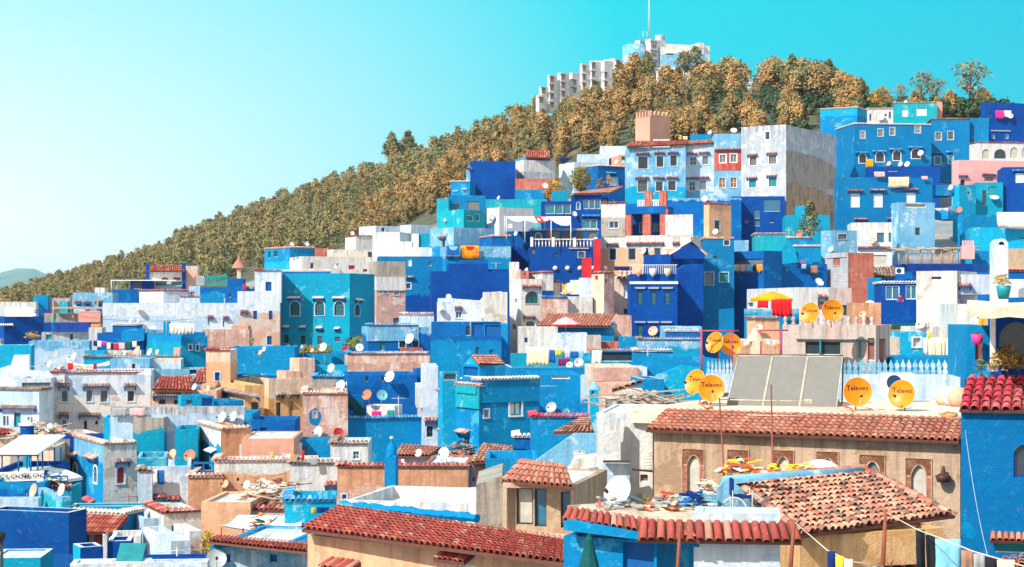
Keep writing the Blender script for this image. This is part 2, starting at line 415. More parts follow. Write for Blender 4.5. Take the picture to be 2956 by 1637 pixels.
def window(par, f, rect, code, wm, rev=.16, name=None):
 """code: frame letter, pane letter, then flags: g grille, m mullions, v one mullion, x painted surround, a round arch, q pointed arch,
  h tiled hood, H white ledge, S sill, l louvres, d it is a door"""
 a, b, c, d = rect
 fc, pc, fl = code[0], code[1], code[2:]
 fm = M(FRM.get(fc, 'fwhite')); pmat = 'glassgrey' if pc == 'k' and int(rect[0] * 97 + rect[3] * 31) % 10 < 3 else PANE[pc]  # some dark panes turn grey, a reflection put into the glass colour
 Z = V((0, 0, 1)); dr, n = f.d, f.n
 w = b - a; h = d - c
 mb = MB()
 isdoor = 'd' in fl
 t = min(.07, w * .09)
 if fc != 'n':
  dp = -.07
  for (u0, u1, z0, z1) in ((a, b, c, c + t), (a, b, d - t, d), (a, a + t, c + t, d - t), (b - t, b, c + t, d - t)):
   mb.box(f.pt(u0, z0, dp), dr * (u1 - u0), Z * (z1 - z0), -n * .05)
  if 'm' in fl or 'v' in fl:
   mb.box(f.pt((a + b) / 2 - t * .4, c + t, dp - .005), dr * t * .8, Z * (h - 2 * t), -n * .04)
  if 'm' in fl:
   k = 2 if h / w < 1.7 else 3
   for i in range(1, k):
    mb.box(f.pt(a + t, c + h * i / k - t * .35, dp - .008), dr * (w - 2 * t), Z * t * .7, -n * .03)
 if 'a' in fl or 'q' in fl:
  N = 12; sp = []
  rr = w / 2
  hh = rr if 'a' in fl else rr * 1.35
  hh = min(hh, h * .6)
  for i in range(N + 1):
   s_ = i / N
   if 'a' in fl: uu, zz = a + w / 2 - math.cos(math.pi * s_) * rr, d - hh + math.sin(math.pi * s_) * hh
   else:
    x_ = abs(2 * s_ - 1); uu = a + w * s_; zz = d - hh + hh * (1 - x_ ** 1.9)
   sp.append((uu, zz))
  for (u0, z0), (u1, z1) in zip(sp, sp[1:]):
   mb.add([f.pt(u0, z0, .003), f.pt(u1, z1, .003), f.pt(u1, d + .002, .003), f.pt(u0, d + .002, .003)], [(u0, z0 - f.zt), (u1, z1 - f.zt), (u1, d - f.zt), (u0, d - f.zt)], 1)
   mb.add([f.pt(u0, z0, .003), f.pt(u0, z0, -rev), f.pt(u1, z1, -rev), f.pt(u1, z1, .003)], [(u0, 0), (u0, rev), (u1, rev), (u1, 0)], 1)
 if 'x' in fl or 'X' in fl:
  s_ = .13 if 'x' in fl else .09; pr = .035
  if 'a' in fl:
   for (u0, z0), (u1, z1) in zip(sp, sp[1:]):
    cu, cz = a + w / 2, d - hh
    e = lambda u, z: (cu + (u - cu) * (1 + 2 * s_ / w), cz + (z - cz) * (1 + s_ / hh))
    (U0, Z0), (U1, Z1) = e(u0, z0), e(u1, z1)
    mb.mesh([f.pt(u0, z0, pr), f.pt(u1, z1, pr), f.pt(U1, Z1, pr), f.pt(U0, Z0, pr), f.pt(U1, Z1, 0), f.pt(U0, Z0, 0)], [(0, 1, 2, 3), (3, 2, 4, 5)], 2)
   for u0 in (a - s_, b):
    mb.box(f.pt(u0, c - s_, 0.001), dr * s_, Z * (d - hh - c + s_), n * pr, 2)
  else:
   mb.box(f.pt(a - s_, d, .001), dr * (w + 2 * s_), Z * s_, n * pr, 2)
   for u0 in (a - s_, b): mb.box(f.pt(u0, c, .001), dr * s_, Z * h, n * pr, 2)
  if not isdoor: mb.box(f.pt(a - s_, c - s_ * .8, .001), dr * (w + 2 * s_), Z * s_ * .8, n * (pr + .03), 2)
 if 'S' in fl:
  mb.box(f.pt(a - .1, c - .09, .001), dr * (w + .2), Z * .085, n * .12, 2)
 if not mb.v: mb.box(f.pt(a, c, -rev + .03), dr * w, Z * .04, n * .05)
 wo = mb.build(name or ('door' if isdoor else 'window'), [fm, wm, M('fwhite' if 'X' not in fl else 'pale')], par)
 pb = MB()
 z0 = c
 pb.add([f.pt(a, z0, -rev + .02), f.pt(b, z0, -rev + .02), f.pt(b, d, -rev + .02), f.pt(a, d, -rev + .02)], [(0, 0), (w, 0), (w, h), (0, h)])
 if 'l' in fl:
  k = int(h / .12)
  for i in range(k):
   pb.box(f.pt(a + .02, c + h * (i + .2) / k, -rev + .025), dr * (w - .04), Z * (h / k * .5) + n * .02, n * .02)
 pn = pb.build('pane' if pc in 'kbto' else ('door_leaf' if isdoor else 'shutter' if pc not in 'C' else 'curtain'), [M(pmat)], wo)
 if 'g' in fl:
  gb = MB(); k = max(2, int(w / .17)); r = .014
  for i in range(1, k): gb.box(f.pt(a + w * i / k - r, c, -.035), dr * 2 * r, Z * h, n * 2 * r)
  k = max(2, int(h / .42))
  for i in range(1, k): gb.box(f.pt(a, c + h * i / k - r, -.03), dr * w, Z * 2 * r, n * 2 * r)
  gb.build('grille', [M('ironwhite' if 'G' in fl else 'iron')], wo)
 return wo
def hood(par, f, a, b, z, kind='t', out=.42, name='window_hood'):
 mb = MB(); n, d = f.n, f.d; Z = V((0, 0, 1)); L = b - a
 if kind == 'H':
  vs = [f.pt(a, z, .001), f.pt(b, z, .001), f.pt(b + .06, z + .16, .001), f.pt(a - .06, z + .16, .001), f.pt(a, z, .16), f.pt(b, z, .16), f.pt(b + .06, z + .16, .24), f.pt(a - .06, z + .16, .24)]
  mb.mesh(vs, [(0, 4, 5, 1), (4, 7, 6, 5), (3, 2, 6, 7), (0, 3, 7, 4), (1, 5, 6, 2)], 0)
  return mb.build(name, [M('fwhite')], par)
 k = max(2, int(L / .2)); w = L / k
 rg = random.Random(int(abs(a * 31 + z * 17)))
 for i in range(k):
  u = a + (i + .5) * w
  halfpipe(mb, f.pt(u, z + .02, out), f.pt(u, z + .02 + out * .45, 0.0), d, (Z * .9 + n * .4).normalized(), w * .48, w * .42, 0, rg.random(), 4)
 mb.box(f.pt(a, z - .03, .002), d * L, n * (out - .03), Z * .045, 1)
 for u in (a + .05, b - .11):
  mb.mesh([f.pt(u, z - .03, .0), f.pt(u + .06, z - .03, .0), f.pt(u + .06, z - .33, .0), f.pt(u, z - .33, .0), f.pt(u, z - .03, out * .75), f.pt(u + .06, z - .03, out * .75)],
    [(0, 4, 3), (1, 2, 5), (4, 5, 2, 3)], 1)
 return mb.build(name, [TILES.get(kind, T_MIX), M('fblue')], par)
HS = {}
class HO: pass
def parse(w):
 out = []
 for it in w.split(';'):
  it = it.split()
  if len(it) < 4: continue
  out.append((fx(float(it[0])), fy(float(it[1])), fx(float(it[2])), fy(float(it[3])), it[4] if len(it) > 4 else 'wk'))
 return out
GROUND_EXTRA = 0.6
def walls(ho, par, name, xl, xc, xr, yt, Y, mat, a, w, cope, d, zb=None, par_h=.55, split=None, low=None, deck='white', sideonly=False, pane_name=None, flat=False, ct=.2, matL=None, lowL=None, splitL=None):
 seed = len(HS) + int(xc)
 k = (xc - CX) / F
 if a is None: a = -math.degrees(math.atan(k)) * .6 if xl >= xc - .5 else 32.0
 if xl < xc - .5: a = max(a, math.degrees(math.atan(-(xl - CX) / F)) + 13)
 ho.two = xl < xc - .5
 ar = R(a); dR = V((math.cos(ar), math.sin(ar), 0)); dL = V((-math.sin(ar), math.cos(ar), 0))
 Cn = P(xc, yt, Y); zt = Cn.z; O = V((Cn.x, Cn.y, 0))
 kr = (xr - CX) / F
 den = math.cos(ar) - kr * math.sin(ar)
 LR = (kr * O.y - O.x) / den if xr > xc + .5 else d
 LR = max(.1, LR)
 if xl < xc - .5:
  kl = (xl - CX) / F
  den = math.sin(ar) + kl * math.cos(ar)
  LL = (O.x - kl * O.y) / den if den > .02 else 14
  LL = max(1.0, min(LL, 24))
 else: LL = d
 nR = V((math.sin(ar), -math.cos(ar), 0)); nL = V((-math.cos(ar), -math.sin(ar), 0))
 pts = [O, O + dR * LR, O + dR * LR + dL * LL, O + dL * LL]
 if zb is None: zb = min(tz(p.x, p.y) for p in pts) - GROUND_EXTRA
 zb = min(zb, zt - 1.5)
 fR = Face(O, dR, nR, LR, zb, zt)
 fL = Face(O + dL * LL, -dL, nL, LL, zb, zt)
 sp = ((fy(split) - yt) / F * Y) if split is not None else None
 wm = wallmat(mat, sp, low, seed) if (mat in PAL or mat in BRK) else M(mat)
 mb = MB()
 pr = {0: [], 1: []}
 for (x0, y0, x1, y1, code) in parse(w):
  fi = 0 if ((x0 + x1) / 2 >= xc) else 1
  f = fR if fi == 0 else fL
  u0, z1 = f.hit(x0, y0); u1, z0 = f.hit(x1, y1)
  if 'z' in code: pr[fi].append((None, (u0, u1, z0, z1), code)); continue
  u0 = max(u0, .06); u1 = min(u1, f.L - .06); z1 = min(z1, zt - .06); z0 = max(z0, zb + .05)
  if u1 - u0 < .12 or z1 - z0 < .12: continue
  if any(h[0] < u1 + .02 and u0 < h[1] + .02 and h[2] < z1 + .02 and z0 < h[3] + .02 for _, h, _c in pr[fi] if _): continue
  pr[fi].append((True, (u0, u1, z0, z1), code))
 wallgrid(mb, fR, [h for ok, h, c_ in pr[0] if ok], zt, 0)
 wmL = wm
 if matL:
  spL = ((fy(splitL) - yt) / F * Y) if splitL is not None else None
  wmL = wallmat(matL, spL, lowL, seed)
 wallgrid(mb, fL, [h for ok, h, c_ in pr[1] if ok], zt, 3, uoff=-LL - 2)
 b, c = zb, zt
 p1, p2, p3 = pts[1], pts[2], pts[3]
 up = lambda p, z: V((p.x, p.y, z))
 mb.add([up(p1, b), up(p2, b), up(p2, c), up(p1, c)], [(LR, b - c), (LR + LL, b - c), (LR + LL, 0), (LR, 0)], 0)
 mb.add([up(p2, b), up(p3, b), up(p3, c), up(p2, c)], [(0, b - c), (LR, b - c), (LR, 0), (0, 0)], 0)
 th = ct
 inn = [O + dR * th + dL * th, O + dR * (LR - th) + dL * th, O + dR * (LR - th) + dL * (LL - th), O + dR * th + dL * (LL - th)]
 for i in range(4):
  j = (i + 1) % 4
  mb.add([up(pts[i], c), up(pts[j], c), up(inn[j], c), up(inn[i], c)], [(pts[i].x, 0), (pts[j].x, 0), (pts[j].x, th), (pts[i].x, th)], 2)
  mb.add([up(inn[i], c), up(inn[j], c), up(inn[j], c - par_h), up(inn[i], c - par_h)], [(0, 0), (3, 0), (3, -par_h), (0, -par_h)], 0)
 mb.add([up(p_, c - par_h) for p_ in inn], [(p_.x, p_.y) for p_ in inn], 1)
 wo = mb.build(name, [wm, M(deck), M('white') if cope == 'P' else wm, wmL], par)
 for fi, f in ((0, fR), (1, fL)):
  for ok, h, code in pr[fi]:
   if not ok:
    if 'H' in code: hood(par if name == 'wall' else wo, f, h[0], h[1], h[2], 'H')
    else: hood(par if name == 'wall' else wo, f, h[0], h[1], h[2], code[0] if code[0] in TILES else 't')
    continue
   window(par if name == 'wall' else wo, f, h, code, wm)
   if 'h' in code[2:]: hood(par if name == 'wall' else wo, f, h[0] - .22, h[1] + .22, h[3] + .22, {'1': 'g'}.get(code[-1], 't'))
   if 'H' in code[2:]: hood(par if name == 'wall' else wo, f, h[0] - .15, h[1] + .15, h[3] + .35, 'H')
 if cope and cope != 'P':
  cb = MB()
  for f in (fR, fL):
   coping(cb, f.O, f.d, f.L, f.n, zt, cope[0], 0)
  cb.build('coping', [TILES[cope[0]]], par if name == 'wall' else wo)
 ho.__dict__.update(root=par, wall=wo, fR=fR, fL=fL, zt=zt, zd=zt - par_h, O=O, dR=dR, dL=dL, LR=LR, LL=LL, Y=Y, zb=zb, xc=xc, a=a, short=None, mat=wm)
 return ho
def h(key, label, short, xs, yt, yb, mat, w='', a=None, Y=None, cope='', d=7., name='house', cat='house', group='houses of the hillside town', **kw):
 xs = [fx(x) for x in xs]
 if len(xs) == 2: xl = xc = xs[0]; xr = xs[1]
 else: xl, xc, xr = xs
 yt = fy(yt)
 if Y is None: Y = townY((xc + xr) / 2, fy(yb))
 ho = HO()
 base = P(xc, yt, Y); zg = tz(base.x, base.y)
 root = empty(name, (base.x, base.y, zg)); tag(root, label, cat, group)
 walls(ho, root, 'wall', xl, xc, xr, yt, Y, mat, a, w, cope, d, **kw)
 ho.short = short; ho.key = key
 HS[key] = ho
 return ho
def room(key, on, xs, yt, mat, w='', a=None, dY=1.0, cope='', d=4., zb=None, name='rooftop_room', **kw):
 """a part of house `on`: an upper room, annexe or bay set dY metres behind (or before, if negative) its front corner"""
 H_ = HS[on]
 xs = [fx(x) for x in xs]
 if len(xs) == 2: xl = xc = xs[0]; xr = xs[1]
 else: xl, xc, xr = xs
 ho = HO()
 if hasattr(H_, 'LL'):
  f = H_.fR if (xc >= H_.xc - .5 or not H_.two) else H_.fL
  r_ = V(((xc - CX) / F, 1, 0)); yf = f.O.dot(f.n) / r_.dot(f.n)
  Y = min(max(yf, H_.Y - 8), H_.Y + 14) + dY
 else: Y = H_.Y + dY
 if a is None and len(xs) == 2: a = H_.a
 if zb is None: zb = H_.zt - 1.2 if dY > 0 else H_.zb
 walls(ho, H_.root, name, xl, xc, xr, fy(yt), Y, mat, a, w, cope, d, zb=zb, **kw)
 ho.short = H_.short; ho.key = key
 HS[key] = ho
 return ho
def slab(pts, Y, th, mat, name, parent=None, a=0., at=None, uvz=None):
 """a wall of the outline pts standing on the vertical plane through depth Y, th metres thick going back"""
 pts = [(fx(x), fy(y)) for x, y in pts]
 ar = R(a); n = V((math.sin(ar), -math.cos(ar), 0))
 x0 = at if at is not None else pts[0][0]
 O = P(x0, HY, Y)
 def hit(x, y):
  r = V(((x - CX) / F, 1, (HY - y) / F)); return r * (O.dot(n) / r.dot(n))
 fp = [hit(*p) for p in pts]
 area = sum(fp[i].x * fp[(i + 1) % len(fp)].z - fp[(i + 1) % len(fp)].x * fp[i].z for i in range(len(fp)))
 if area < 0: fp = fp[::-1]
 bp = [p - n * th for p in fp]
 mb = MB(); zt = max(p.z for p in fp)
 mb.add(fp, [(p.x, p.z - zt) for p in fp]); mb.add(bp[::-1], [(p.x, p.z - zt) for p in bp[::-1]])
 for i in range(len(fp)):
  j = (i + 1) % len(fp)
  mb.add([fp[j], fp[i], bp[i], bp[j]], [(fp[j].x, fp[j].z - zt), (fp[i].x, fp[i].z - zt), (fp[i].x + th, fp[i].z - zt), (fp[j].x + th, fp[j].z - zt)])
 wm = wallmat(mat, seed=int(O.x * 3)) if (mat in PAL or mat in BRK) else M(mat)
 if parent is None: return mb.build(name, [wm], None, loc=(fp[0] * 1.0))
 return mb.build(name, [wm], parent)
def roofpx(on, A, B, Cc, D, Ye, Yr, mat='t', name='tiled_roof', **k):
 """tiled slope from four seen corners: eave A-B at depth Ye, ridge D-C at depth Yr"""
 g = lambda p, Y: P(fx(p[0]), fy(p[1]), Y)
 Yes = Ye if isinstance(Ye, tuple) else (Ye, Ye); Yrs = Yr if isinstance(Yr, tuple) else (Yr, Yr)
 return quadroof(g(A, Yes[0]), g(B, Yes[1]), g(Cc, Yrs[1]), g(D, Yrs[0]), name, HS[on].root if isinstance(on, str) else on, mat, **k)
# - satellite dishes
DISHC = {'w': ('dishwhite', 'white'), 'g': ('dishgrey', 'grey'), 't': ('dishteal', 'blue-grey'), 'r': ('dishrust', 'rusty'), 'p': ('dishpink', 'faded pink'), 'R': ('dishred', 'dark red'), 'b': ('dishbeige', 'beige')}
def dish_geo(root, c, ax, D, mat, mastz, mastxy=None, n=20, feed=True, rim=None, mast='steel', logo=None):
 r = D / 2; dep = D * .13
 mb = MB()
 prof = [(r * i / 5 if i else .004, dep * (i / 5) ** 2) for i in range(6)]
 mb.lathe(c, prof, n, 0, ax=ax)
 mb.lathe(c - ax * .025, prof[::-1], n, 1, ax=ax)
 mb.lathe(c, [(r, dep), (r * 1.015, dep + .006), (r * 1.015, dep - .03), (r, dep - .03)], n, 2, ax=ax)
 mb.build('reflector', [M(mat), M(mat), M(rim or mat)], root)
 if feed:
  up = V((0, 0, 1)); s = ax.cross(up).normalized(); dn = s.cross(ax).normalized()
  if dn.z > 0: dn = -dn
  tip = c + ax * (D * .62) + dn * D * .18
  low = c + dn * r * .95 + ax * dep
  fb = MB(); fb.tube([low, low + ax * D * .25 + dn * D * .03, tip], .014 * max(1, D), 4)
  fb.lathe(tip, [(.005, .05), (.045, .05), (.05, -.06), (.005, -.07)], 8, 1, ax=-(ax - dn * .2).normalized())
  fb.build('feed_arm', [M('steel'), M('black')], root)
 mbm = MB()
 b = c - ax * .06
 q = V((b.x - ax.x * .12, b.y - ax.y * .12, b.z - .05))
 if mastxy is not None: end = V(mastxy)
 else: end = V((q.x, q.y, mastz))
 mbm.tube([b, q, V((q.x, q.y, q.z - .1)) if mastxy is None else q.lerp(end, .4), end], .024, 6)
 mbm.lathe(b + ax * .02, [(.07, .02), (.07, -.07), (.01, -.07)], 8, ax=ax)
 mbm.build('mast', [M(mast)], root)
NDISH = 0
def dish(x, y, D, on, col='w', az=None, el=22, extra='', dY=None, label=None, mid=None):
 """D in frame px (largest extent). stands on the roof of house `on`, or is bolted to its front when seen below the roof line"""
 global NDISH
 NDISH += 1
 H_ = HS[on]; X_, Y_ = fx(x), fy(y)
 f = H_.fR if X_ >= H_.xc else H_.fL
 r_ = V(((X_ - CX) / F, 1, (HY - Y_) / F))
 yf = f.O.dot(f.n) / r_.dot(f.n)
 if dY is None: dY = 1.2
 p = r_ * (yf + dY)
 onroof = p.z - .1 > H_.zd
 if not onroof: p = r_ * (yf - .45)
 Dm = D / FR[2] / F * p.y
 if az is None: az = random.uniform(-48, -22) if NDISH % 3 else random.uniform(-60, -45)
 a_ = R(az); e_ = R(el)
 ax = V((math.sin(a_) * math.cos(e_), -math.cos(a_) * math.cos(e_), math.sin(e_)))
 mat, cn = DISHC[col]
 if onroof:
  root = empty('satellite_dish', (p.x, p.y, H_.zd))
  dish_geo(root, p, ax, Dm, mat, H_.zd)
 else:
  w_ = r_ * (yf); root = empty('satellite_dish', tuple(w_))
  q = p - f.n * .45
  dish_geo(root, p, ax, Dm, mat, 0, mastxy=(q.x, q.y, p.z - .25))
 lb = label or (f'{cn} satellite dish {extra + " " if extra else ""}{"on the roof of" if onroof else "bolted to the front of"} {H_.short}')
 lb = lb.replace('satellite dish', 'dish') if len(lb.split()) > 16 else lb
 tag(root, ' '.join(lb.split()[:16]), 'satellite dish', 'satellite dishes of the town')
 return root
def roofhit(on, x, y, dY=1.2):
 H_ = HS[on]; X_, Y_ = fx(x), fy(y)
 f = H_.fR if X_ >= H_.xc else H_.fL
 r_ = V(((X_ - CX) / F, 1, (HY - Y_) / F))
 return r_ * (f.O.dot(f.n) / r_.dot(f.n) + dY)
def antenna(x, y, ylow, on, label, dY=1.5, boom=True, span=1.2, mat='steel'):
 p = roofhit(on, x, y, dY); q = roofhit(on, x, ylow, dY)
 zb = min(q.z, HS[on].zt) - .1
 zb = max(zb, HS[on].zd) if q.z > HS[on].zd - .5 else HS[on].zd
 root = empty('television_aerial', (p.x, p.y, HS[on].zd))
 mb = MB(); mb.tube([V((p.x, p.y, HS[on].zd)), p], .028, 5); mb.build('mast', [M(mat)], root)
 if boom:
  bb = MB(); s = span; z = p.z - .12
  d_ = V((.93, .36, 0)); e_ = V((-.36, .93, 0))
  bb.tube([V((p.x, p.y, z)) - d_ * s * .5, V((p.x, p.y, z)) + d_ * s * .5], .018, 4)
  for i in range(7):
   c_ = V((p.x, p.y, z)) + d_ * s * (-.48 + .16 * i); ln = .16 + .03 * i
   bb.tube([c_ - e_ * ln + V((0, 0, .0)), c_ + e_ * ln], .010, 3)
  bb.build('boom', [M(mat)], root)
 tag(root, label, 'aerial', 'television aerials')
 return root
# - cloth
def cloth(x0, y0, x1, y1, on, mat, label, dY=None, Y=None, name='laundry', cat='laundry', group=None, wave=.05, line=False, sag=0., skew=0.):
 """a cloth hung from a line, folds running down"""
 x0, y0, x1, y1 = fx(x0), fy(y0), fx(x1), fy(y1)
 if Y is None:
  H_ = HS[on]; f = H_.fR if (x0 + x1) / 2 >= H_.xc else H_.fL
  r_ = V((((x0 + x1) / 2 - CX) / F, 1, 0)); Y = f.O.dot(f.n) / r_.dot(f.n) + (-.25 if dY is None else dY)
 a = P(x0, y0, Y); b = P(x1, y0, Y); zl = P(x0, y1, Y).z; W = b.x - a.x; Hh = a.z - zl
 nx = max(6, min(28, int(W / .09))); nz = 4
 rg = random.Random(int(x0 * 7 + y0)); ph = rg.uniform(0, 6); fq = 2 * math.pi / max(.18, W / max(2, int(W / .28)))
 vs = []; fs = []
 for s_ in (0, 1):
  for j in range(nz + 1):
   for i in range(nx + 1):
    t = i / nx; v_ = j / nz
    amp = wave * (.25 + .75 * v_)
    y = Y + math.sin(t * W * fq + ph + v_ * .8) * amp + s_ * .012
    z = a.z - Hh * v_ * (1 + .04 * math.sin(t * 7 + ph)) - sag * 4 * t * (1 - t) * (1 - v_ * .5)
    vs.append(V((a.x + W * t + W * .03 * math.sin(v_ * 5 + ph) * v_ + skew * v_, y, z)))
 n1 = (nx + 1) * (nz + 1)
 for j in range(nz):
  for i in range(nx):
   q = j * (nx + 1) + i
   fs.append((q, q + nx + 1, q + nx + 2, q + 1)); fs.append((n1 + q, n1 + q + 1, n1 + q + nx + 2, n1 + q + nx + 1))
 for i in range(nx): fs.append((i, i + 1, n1 + i + 1, n1 + i)); q = nz * (nx + 1) + i; fs.append((q, n1 + q, n1 + q + 1, q + 1))
 for j in range(nz):
  q = j * (nx + 1); fs.append((q, n1 + q, n1 + q + nx + 1, q + nx + 1)); q += nx; fs.append((q, q + nx + 1, n1 + q + nx + 1, n1 + q))
 mb = MB(); mb.mesh(vs, fs, 0, .5, True)
 o = mb.build(name, [M(mat)], None, loc=tuple(a)); tag(o, label, cat, group)
 return o
def line(pts, mat, label, r=.012, name='clothes_line', cat='line'):
 mb = MB(); mb.tube(pts, r, 4); o = mb.build(name, [M(mat)], None, loc=tuple(pts[0])); tag(o, label, cat); return o
# - plants and trees
def crown_mesh(name, hgt, wid, nclump, per, leaf, seed, shape='pine', mats=None, trunk=.25, base=.18):
 """foliage as sprays of small faces on clumps spread through the crown; trunk with limbs as a second mesh"""
 rg = random.Random(seed); mb = MB(); tb = MB()
 lean = rg.uniform(-.04, .04) * hgt
 tb.tube([(0, 0, -.6), (lean * .3, 0, hgt * .35), (lean, 0, hgt * .8)], [trunk, trunk * .7, trunk * .2], 6)
 vs = [];
 for k in range(nclump):
  t = rg.random() ** .85
  if shape == 'pine':
   rr = wid / 2 * (math.sin(min(1, (t * .93 + .12)) * math.pi) ** .75) * (1 - .35 * t)
   z = hgt * (base + (1 - base) * t)
  elif shape == 'round':
   rr = wid / 2 * math.sqrt(max(.05, 1 - (2 * t - 1) ** 2)); z = hgt * (base + (1 - base) * t)
  elif shape == 'cone':
   rr = wid / 2 * (1 - t) ** .8 + .1; z = hgt * (base + (1 - base) * t)
  else:
   rr = wid / 2 * math.sqrt(max(.08, 1 - (2 * t - 1) ** 2)); z = hgt * (base + (1 - base) * t)
  ang = rg.uniform(0, 6.283); q = rg.uniform(.35, 1) if shape != 'sparse' else rg.uniform(.5, 1)
  c = V((math.cos(ang) * rr * q + lean * t, math.sin(ang) * rr * q, z))
  if k % 3 == 0:
   tb.tube([(lean * t * .8, 0, max(hgt * base * .6, z - rr * .7)), tuple(c)], [trunk * .3, trunk * .08], 3, cap=False)
  cr = wid * rg.uniform(.09, .17); hue = rg.random()
  out = V((c.x - lean * t, c.y, rr * .5)).normalized()
  for j in range(per):
   d_ = V((rg.gauss(0, 1), rg.gauss(0, 1), rg.gauss(0, 1))).normalized()
   p = c + d_ * cr * rg.uniform(.35, 1) ; p.z += cr * .25
   nn = (d_ * .55 + out + V((0, 0, .25))).normalized()
   u = (nn.cross(V((rg.gauss(0, 1), rg.gauss(0, 1), rg.gauss(0, 1)))).normalized() + V((0, 0, .45)) + d_ * .25).normalized(); w = u.cross(nn).normalized()
   _u = (d_ + V((rg.gauss(0, .5), rg.gauss(0, .5), rg.gauss(0, .5) + .5)) + out * .4).normalized()
   l_ = leaf * rg.uniform(.6, 1.4); b_ = l_ * .38
   mb.add([p - w * b_, p + u * l_ * .4 + w * b_ * .6, p + u * l_, p + u * l_ * .45 - w * b_ * .9], None, 0, min(1, max(0, hue * .85 + rg.random() * .15)), True)
 return mb, tb
def mesh_only(mb, name, mats):
 o = mb.build(name, mats); me = o.data; bpy.data.objects.remove(o); return me
def tree(name, proto, loc, s, rz, label, cat='tree', group=None, sz=None):
 cm, tm = proto
 root = bpy.data.objects.new(name, None); C.objects.link(root); root.location = loc; root.rotation_euler[2] = rz; root.scale = (s, s, sz or s); root.empty_display_size = .5
 for nm, me in (('crown', cm), ('trunk', tm)):
  o = bpy.data.objects.new(nm, me); C.objects.link(o); o.parent = root
 tag(root, label, cat, group)
 return root
# = camera, light, sky
sc = bpy.context.scene
cam = bpy.data.cameras.new('camera'); co = bpy.data.objects.new('camera', cam); C.objects.link(co); sc.camera = co
co.location = (0, 0, 0); co.rotation_euler = (R(90), 0, 0)
cam.sensor_width = 36; cam.lens = F / 2956 * 36; cam.shift_y = (HY - 818.5) / 2956; cam.clip_end = 30000; cam.clip_start = 1
SUN = V((-.55, -.52, .66)).normalized()
sl = bpy.data.lights.new('sun', 'SUN'); sl.energy = 4.6; sl.angle = R(.5); sl.color = (1, .93, .80)
so = bpy.data.objects.new('sun', sl); C.objects.link(so); so.rotation_euler = SUN.to_track_quat('Z', 'Y').to_euler(); so.location = (-60, -60, 120)
w = bpy.data.worlds.new('World'); sc.world = w; w.use_nodes = True; nt = w.node_tree
bg = nt.nodes['Background']
sky = nt.nodes.new('ShaderNodeTexSky'); sky.sky_type = 'NISHITA'; sky.sun_disc = False
sky.sun_elevation = math.asin(SUN.z); sky.sun_rotation = math.atan2(SUN.x, SUN.y)
# this sky goes from a milky glow low on the left to a strong cyan high on the right
tcw = nt.nodes.new('ShaderNodeTexCoord').outputs['Generated']
def dotn(vec):
 n = nt.nodes.new('ShaderNodeVectorMath'); n.operation = 'DOT_PRODUCT'; n.inputs[1].default_value = vec; nt.links.new(tcw, n.inputs[0]); return n.outputs['Value']
glow = ramp(nt, dotn(tuple(V((-.42, .905, .03)).normalized())), .872, .994)
sepw = nt.nodes.new('ShaderNodeSeparateXYZ'); nt.links.new(tcw, sepw.inputs[0])
el_ = ramp(nt, sepw.outputs[2], .0, .24)
base = mix(nt, ramp(nt, sepw.outputs[0], .05, .34), (.0, 6.2, 7.4), (.0, 4.7, 6.5))
base = mix(nt, el_, mix(nt, .22, base, (1.5, 6.2, 7.2)), base)
g2 = mth(nt, 'MULTIPLY', glow, ramp(nt, sepw.outputs[2], .0, .26, 1.0, .30))
g2 = mth(nt, 'POWER', g2, 1.15)
colw = mix(nt, g2, base, (9.6, 10.2, 10.3))
# the half of the sky round the sun, behind the viewer, is milky white
colw = mix(nt, ramp(nt, sepw.outputs[1], .45, -.25), colw, (7.6, 7.2, 6.8))
colw = mix(nt, .012, colw, sky.outputs[0])
# below the horizon the ground bounce is dull
nt.links.new(colw, bg.inputs[0]); bg.inputs[1].default_value = .098
sc.view_settings.view_transform = 'Standard'; sc.view_settings.look = 'None'; sc.view_settings.gamma = 1; sc.view_settings.exposure = .36
try:
 sc.cycles.max_bounces = 6; sc.cycles.diffuse_bounces = 3; sc.cycles.use_denoising = True; sc.cycles.volume_bounces = 0
except Exception: pass
# = terrain
STARTY = [(-900, 520), (0, 480), (900, 430), (1300, 380), (1700, 340), (2300, 325), (2956, 318)]
_tz0 = tz
def tz(X, Y):
 Yc = max(Y, 1.0); u = X / Yc * F + CX
 Yt = interp(u, TOPY)
 if Yc <= Yt: return _tz0(X, Y)
 Ys = interp(u, STARTY); Yr = interp(u, RIDGEY)
 zt = (HY - interp(u, LOWROW) - 34) / F * Yt; zs = (HY - interp(u, TOPROW) - 22) / F * Ys
 zr = (HY - interp(u, RIDGEROW)) / F * Yr
 if Yc <= Ys: return zt + (zs - zt) * (Yc - Yt) / (Ys - Yt)
 if Yc <= Yr:
  t = (Yc - Ys) / (Yr - Ys); return zs + (zr - zs) * (t ** .9) + math.sin(X * .07 + Y * .03) * 1.2 * min(1, 4 * t * (1 - t))
 return zr - min(Yc - Yr, 260) * .42 - max(0, min(Yc - Yr - 260, 4000)) * .004
us = list(range(-2600, 5601, 60)); Ys = [4, 15, 30, 45, 60, 75, 95, 105] + [115 + 9 * i for i in range(22)] + [315 + 14 * i for i in range(20)] + [600 + 25 * i for i in range(18)] + [1100, 1300, 1800, 3000, 6000, 9500]
mb = MB(); vs = []; fs = []
for Yv in Ys:
 for u in us:
  X = (u - CX) / F * Yv * (1 if Yv > 60 else 1.6); vs.append(V((X, Yv, tz(X, Yv))))
nu = len(us)
for j in range(len(Ys) - 1):
 for i in range(nu - 1):
  q = j * nu + i; fs.append((q, q + 1, q + nu + 1, q + nu))
mb.mesh(vs, fs, 0, .5, True, uvf=lambda p: (p[0], p[1]))
m, nt, bs = newmat('hill_soil')
tc = nt.nodes.new('ShaderNodeTexCoord').outputs['Object']
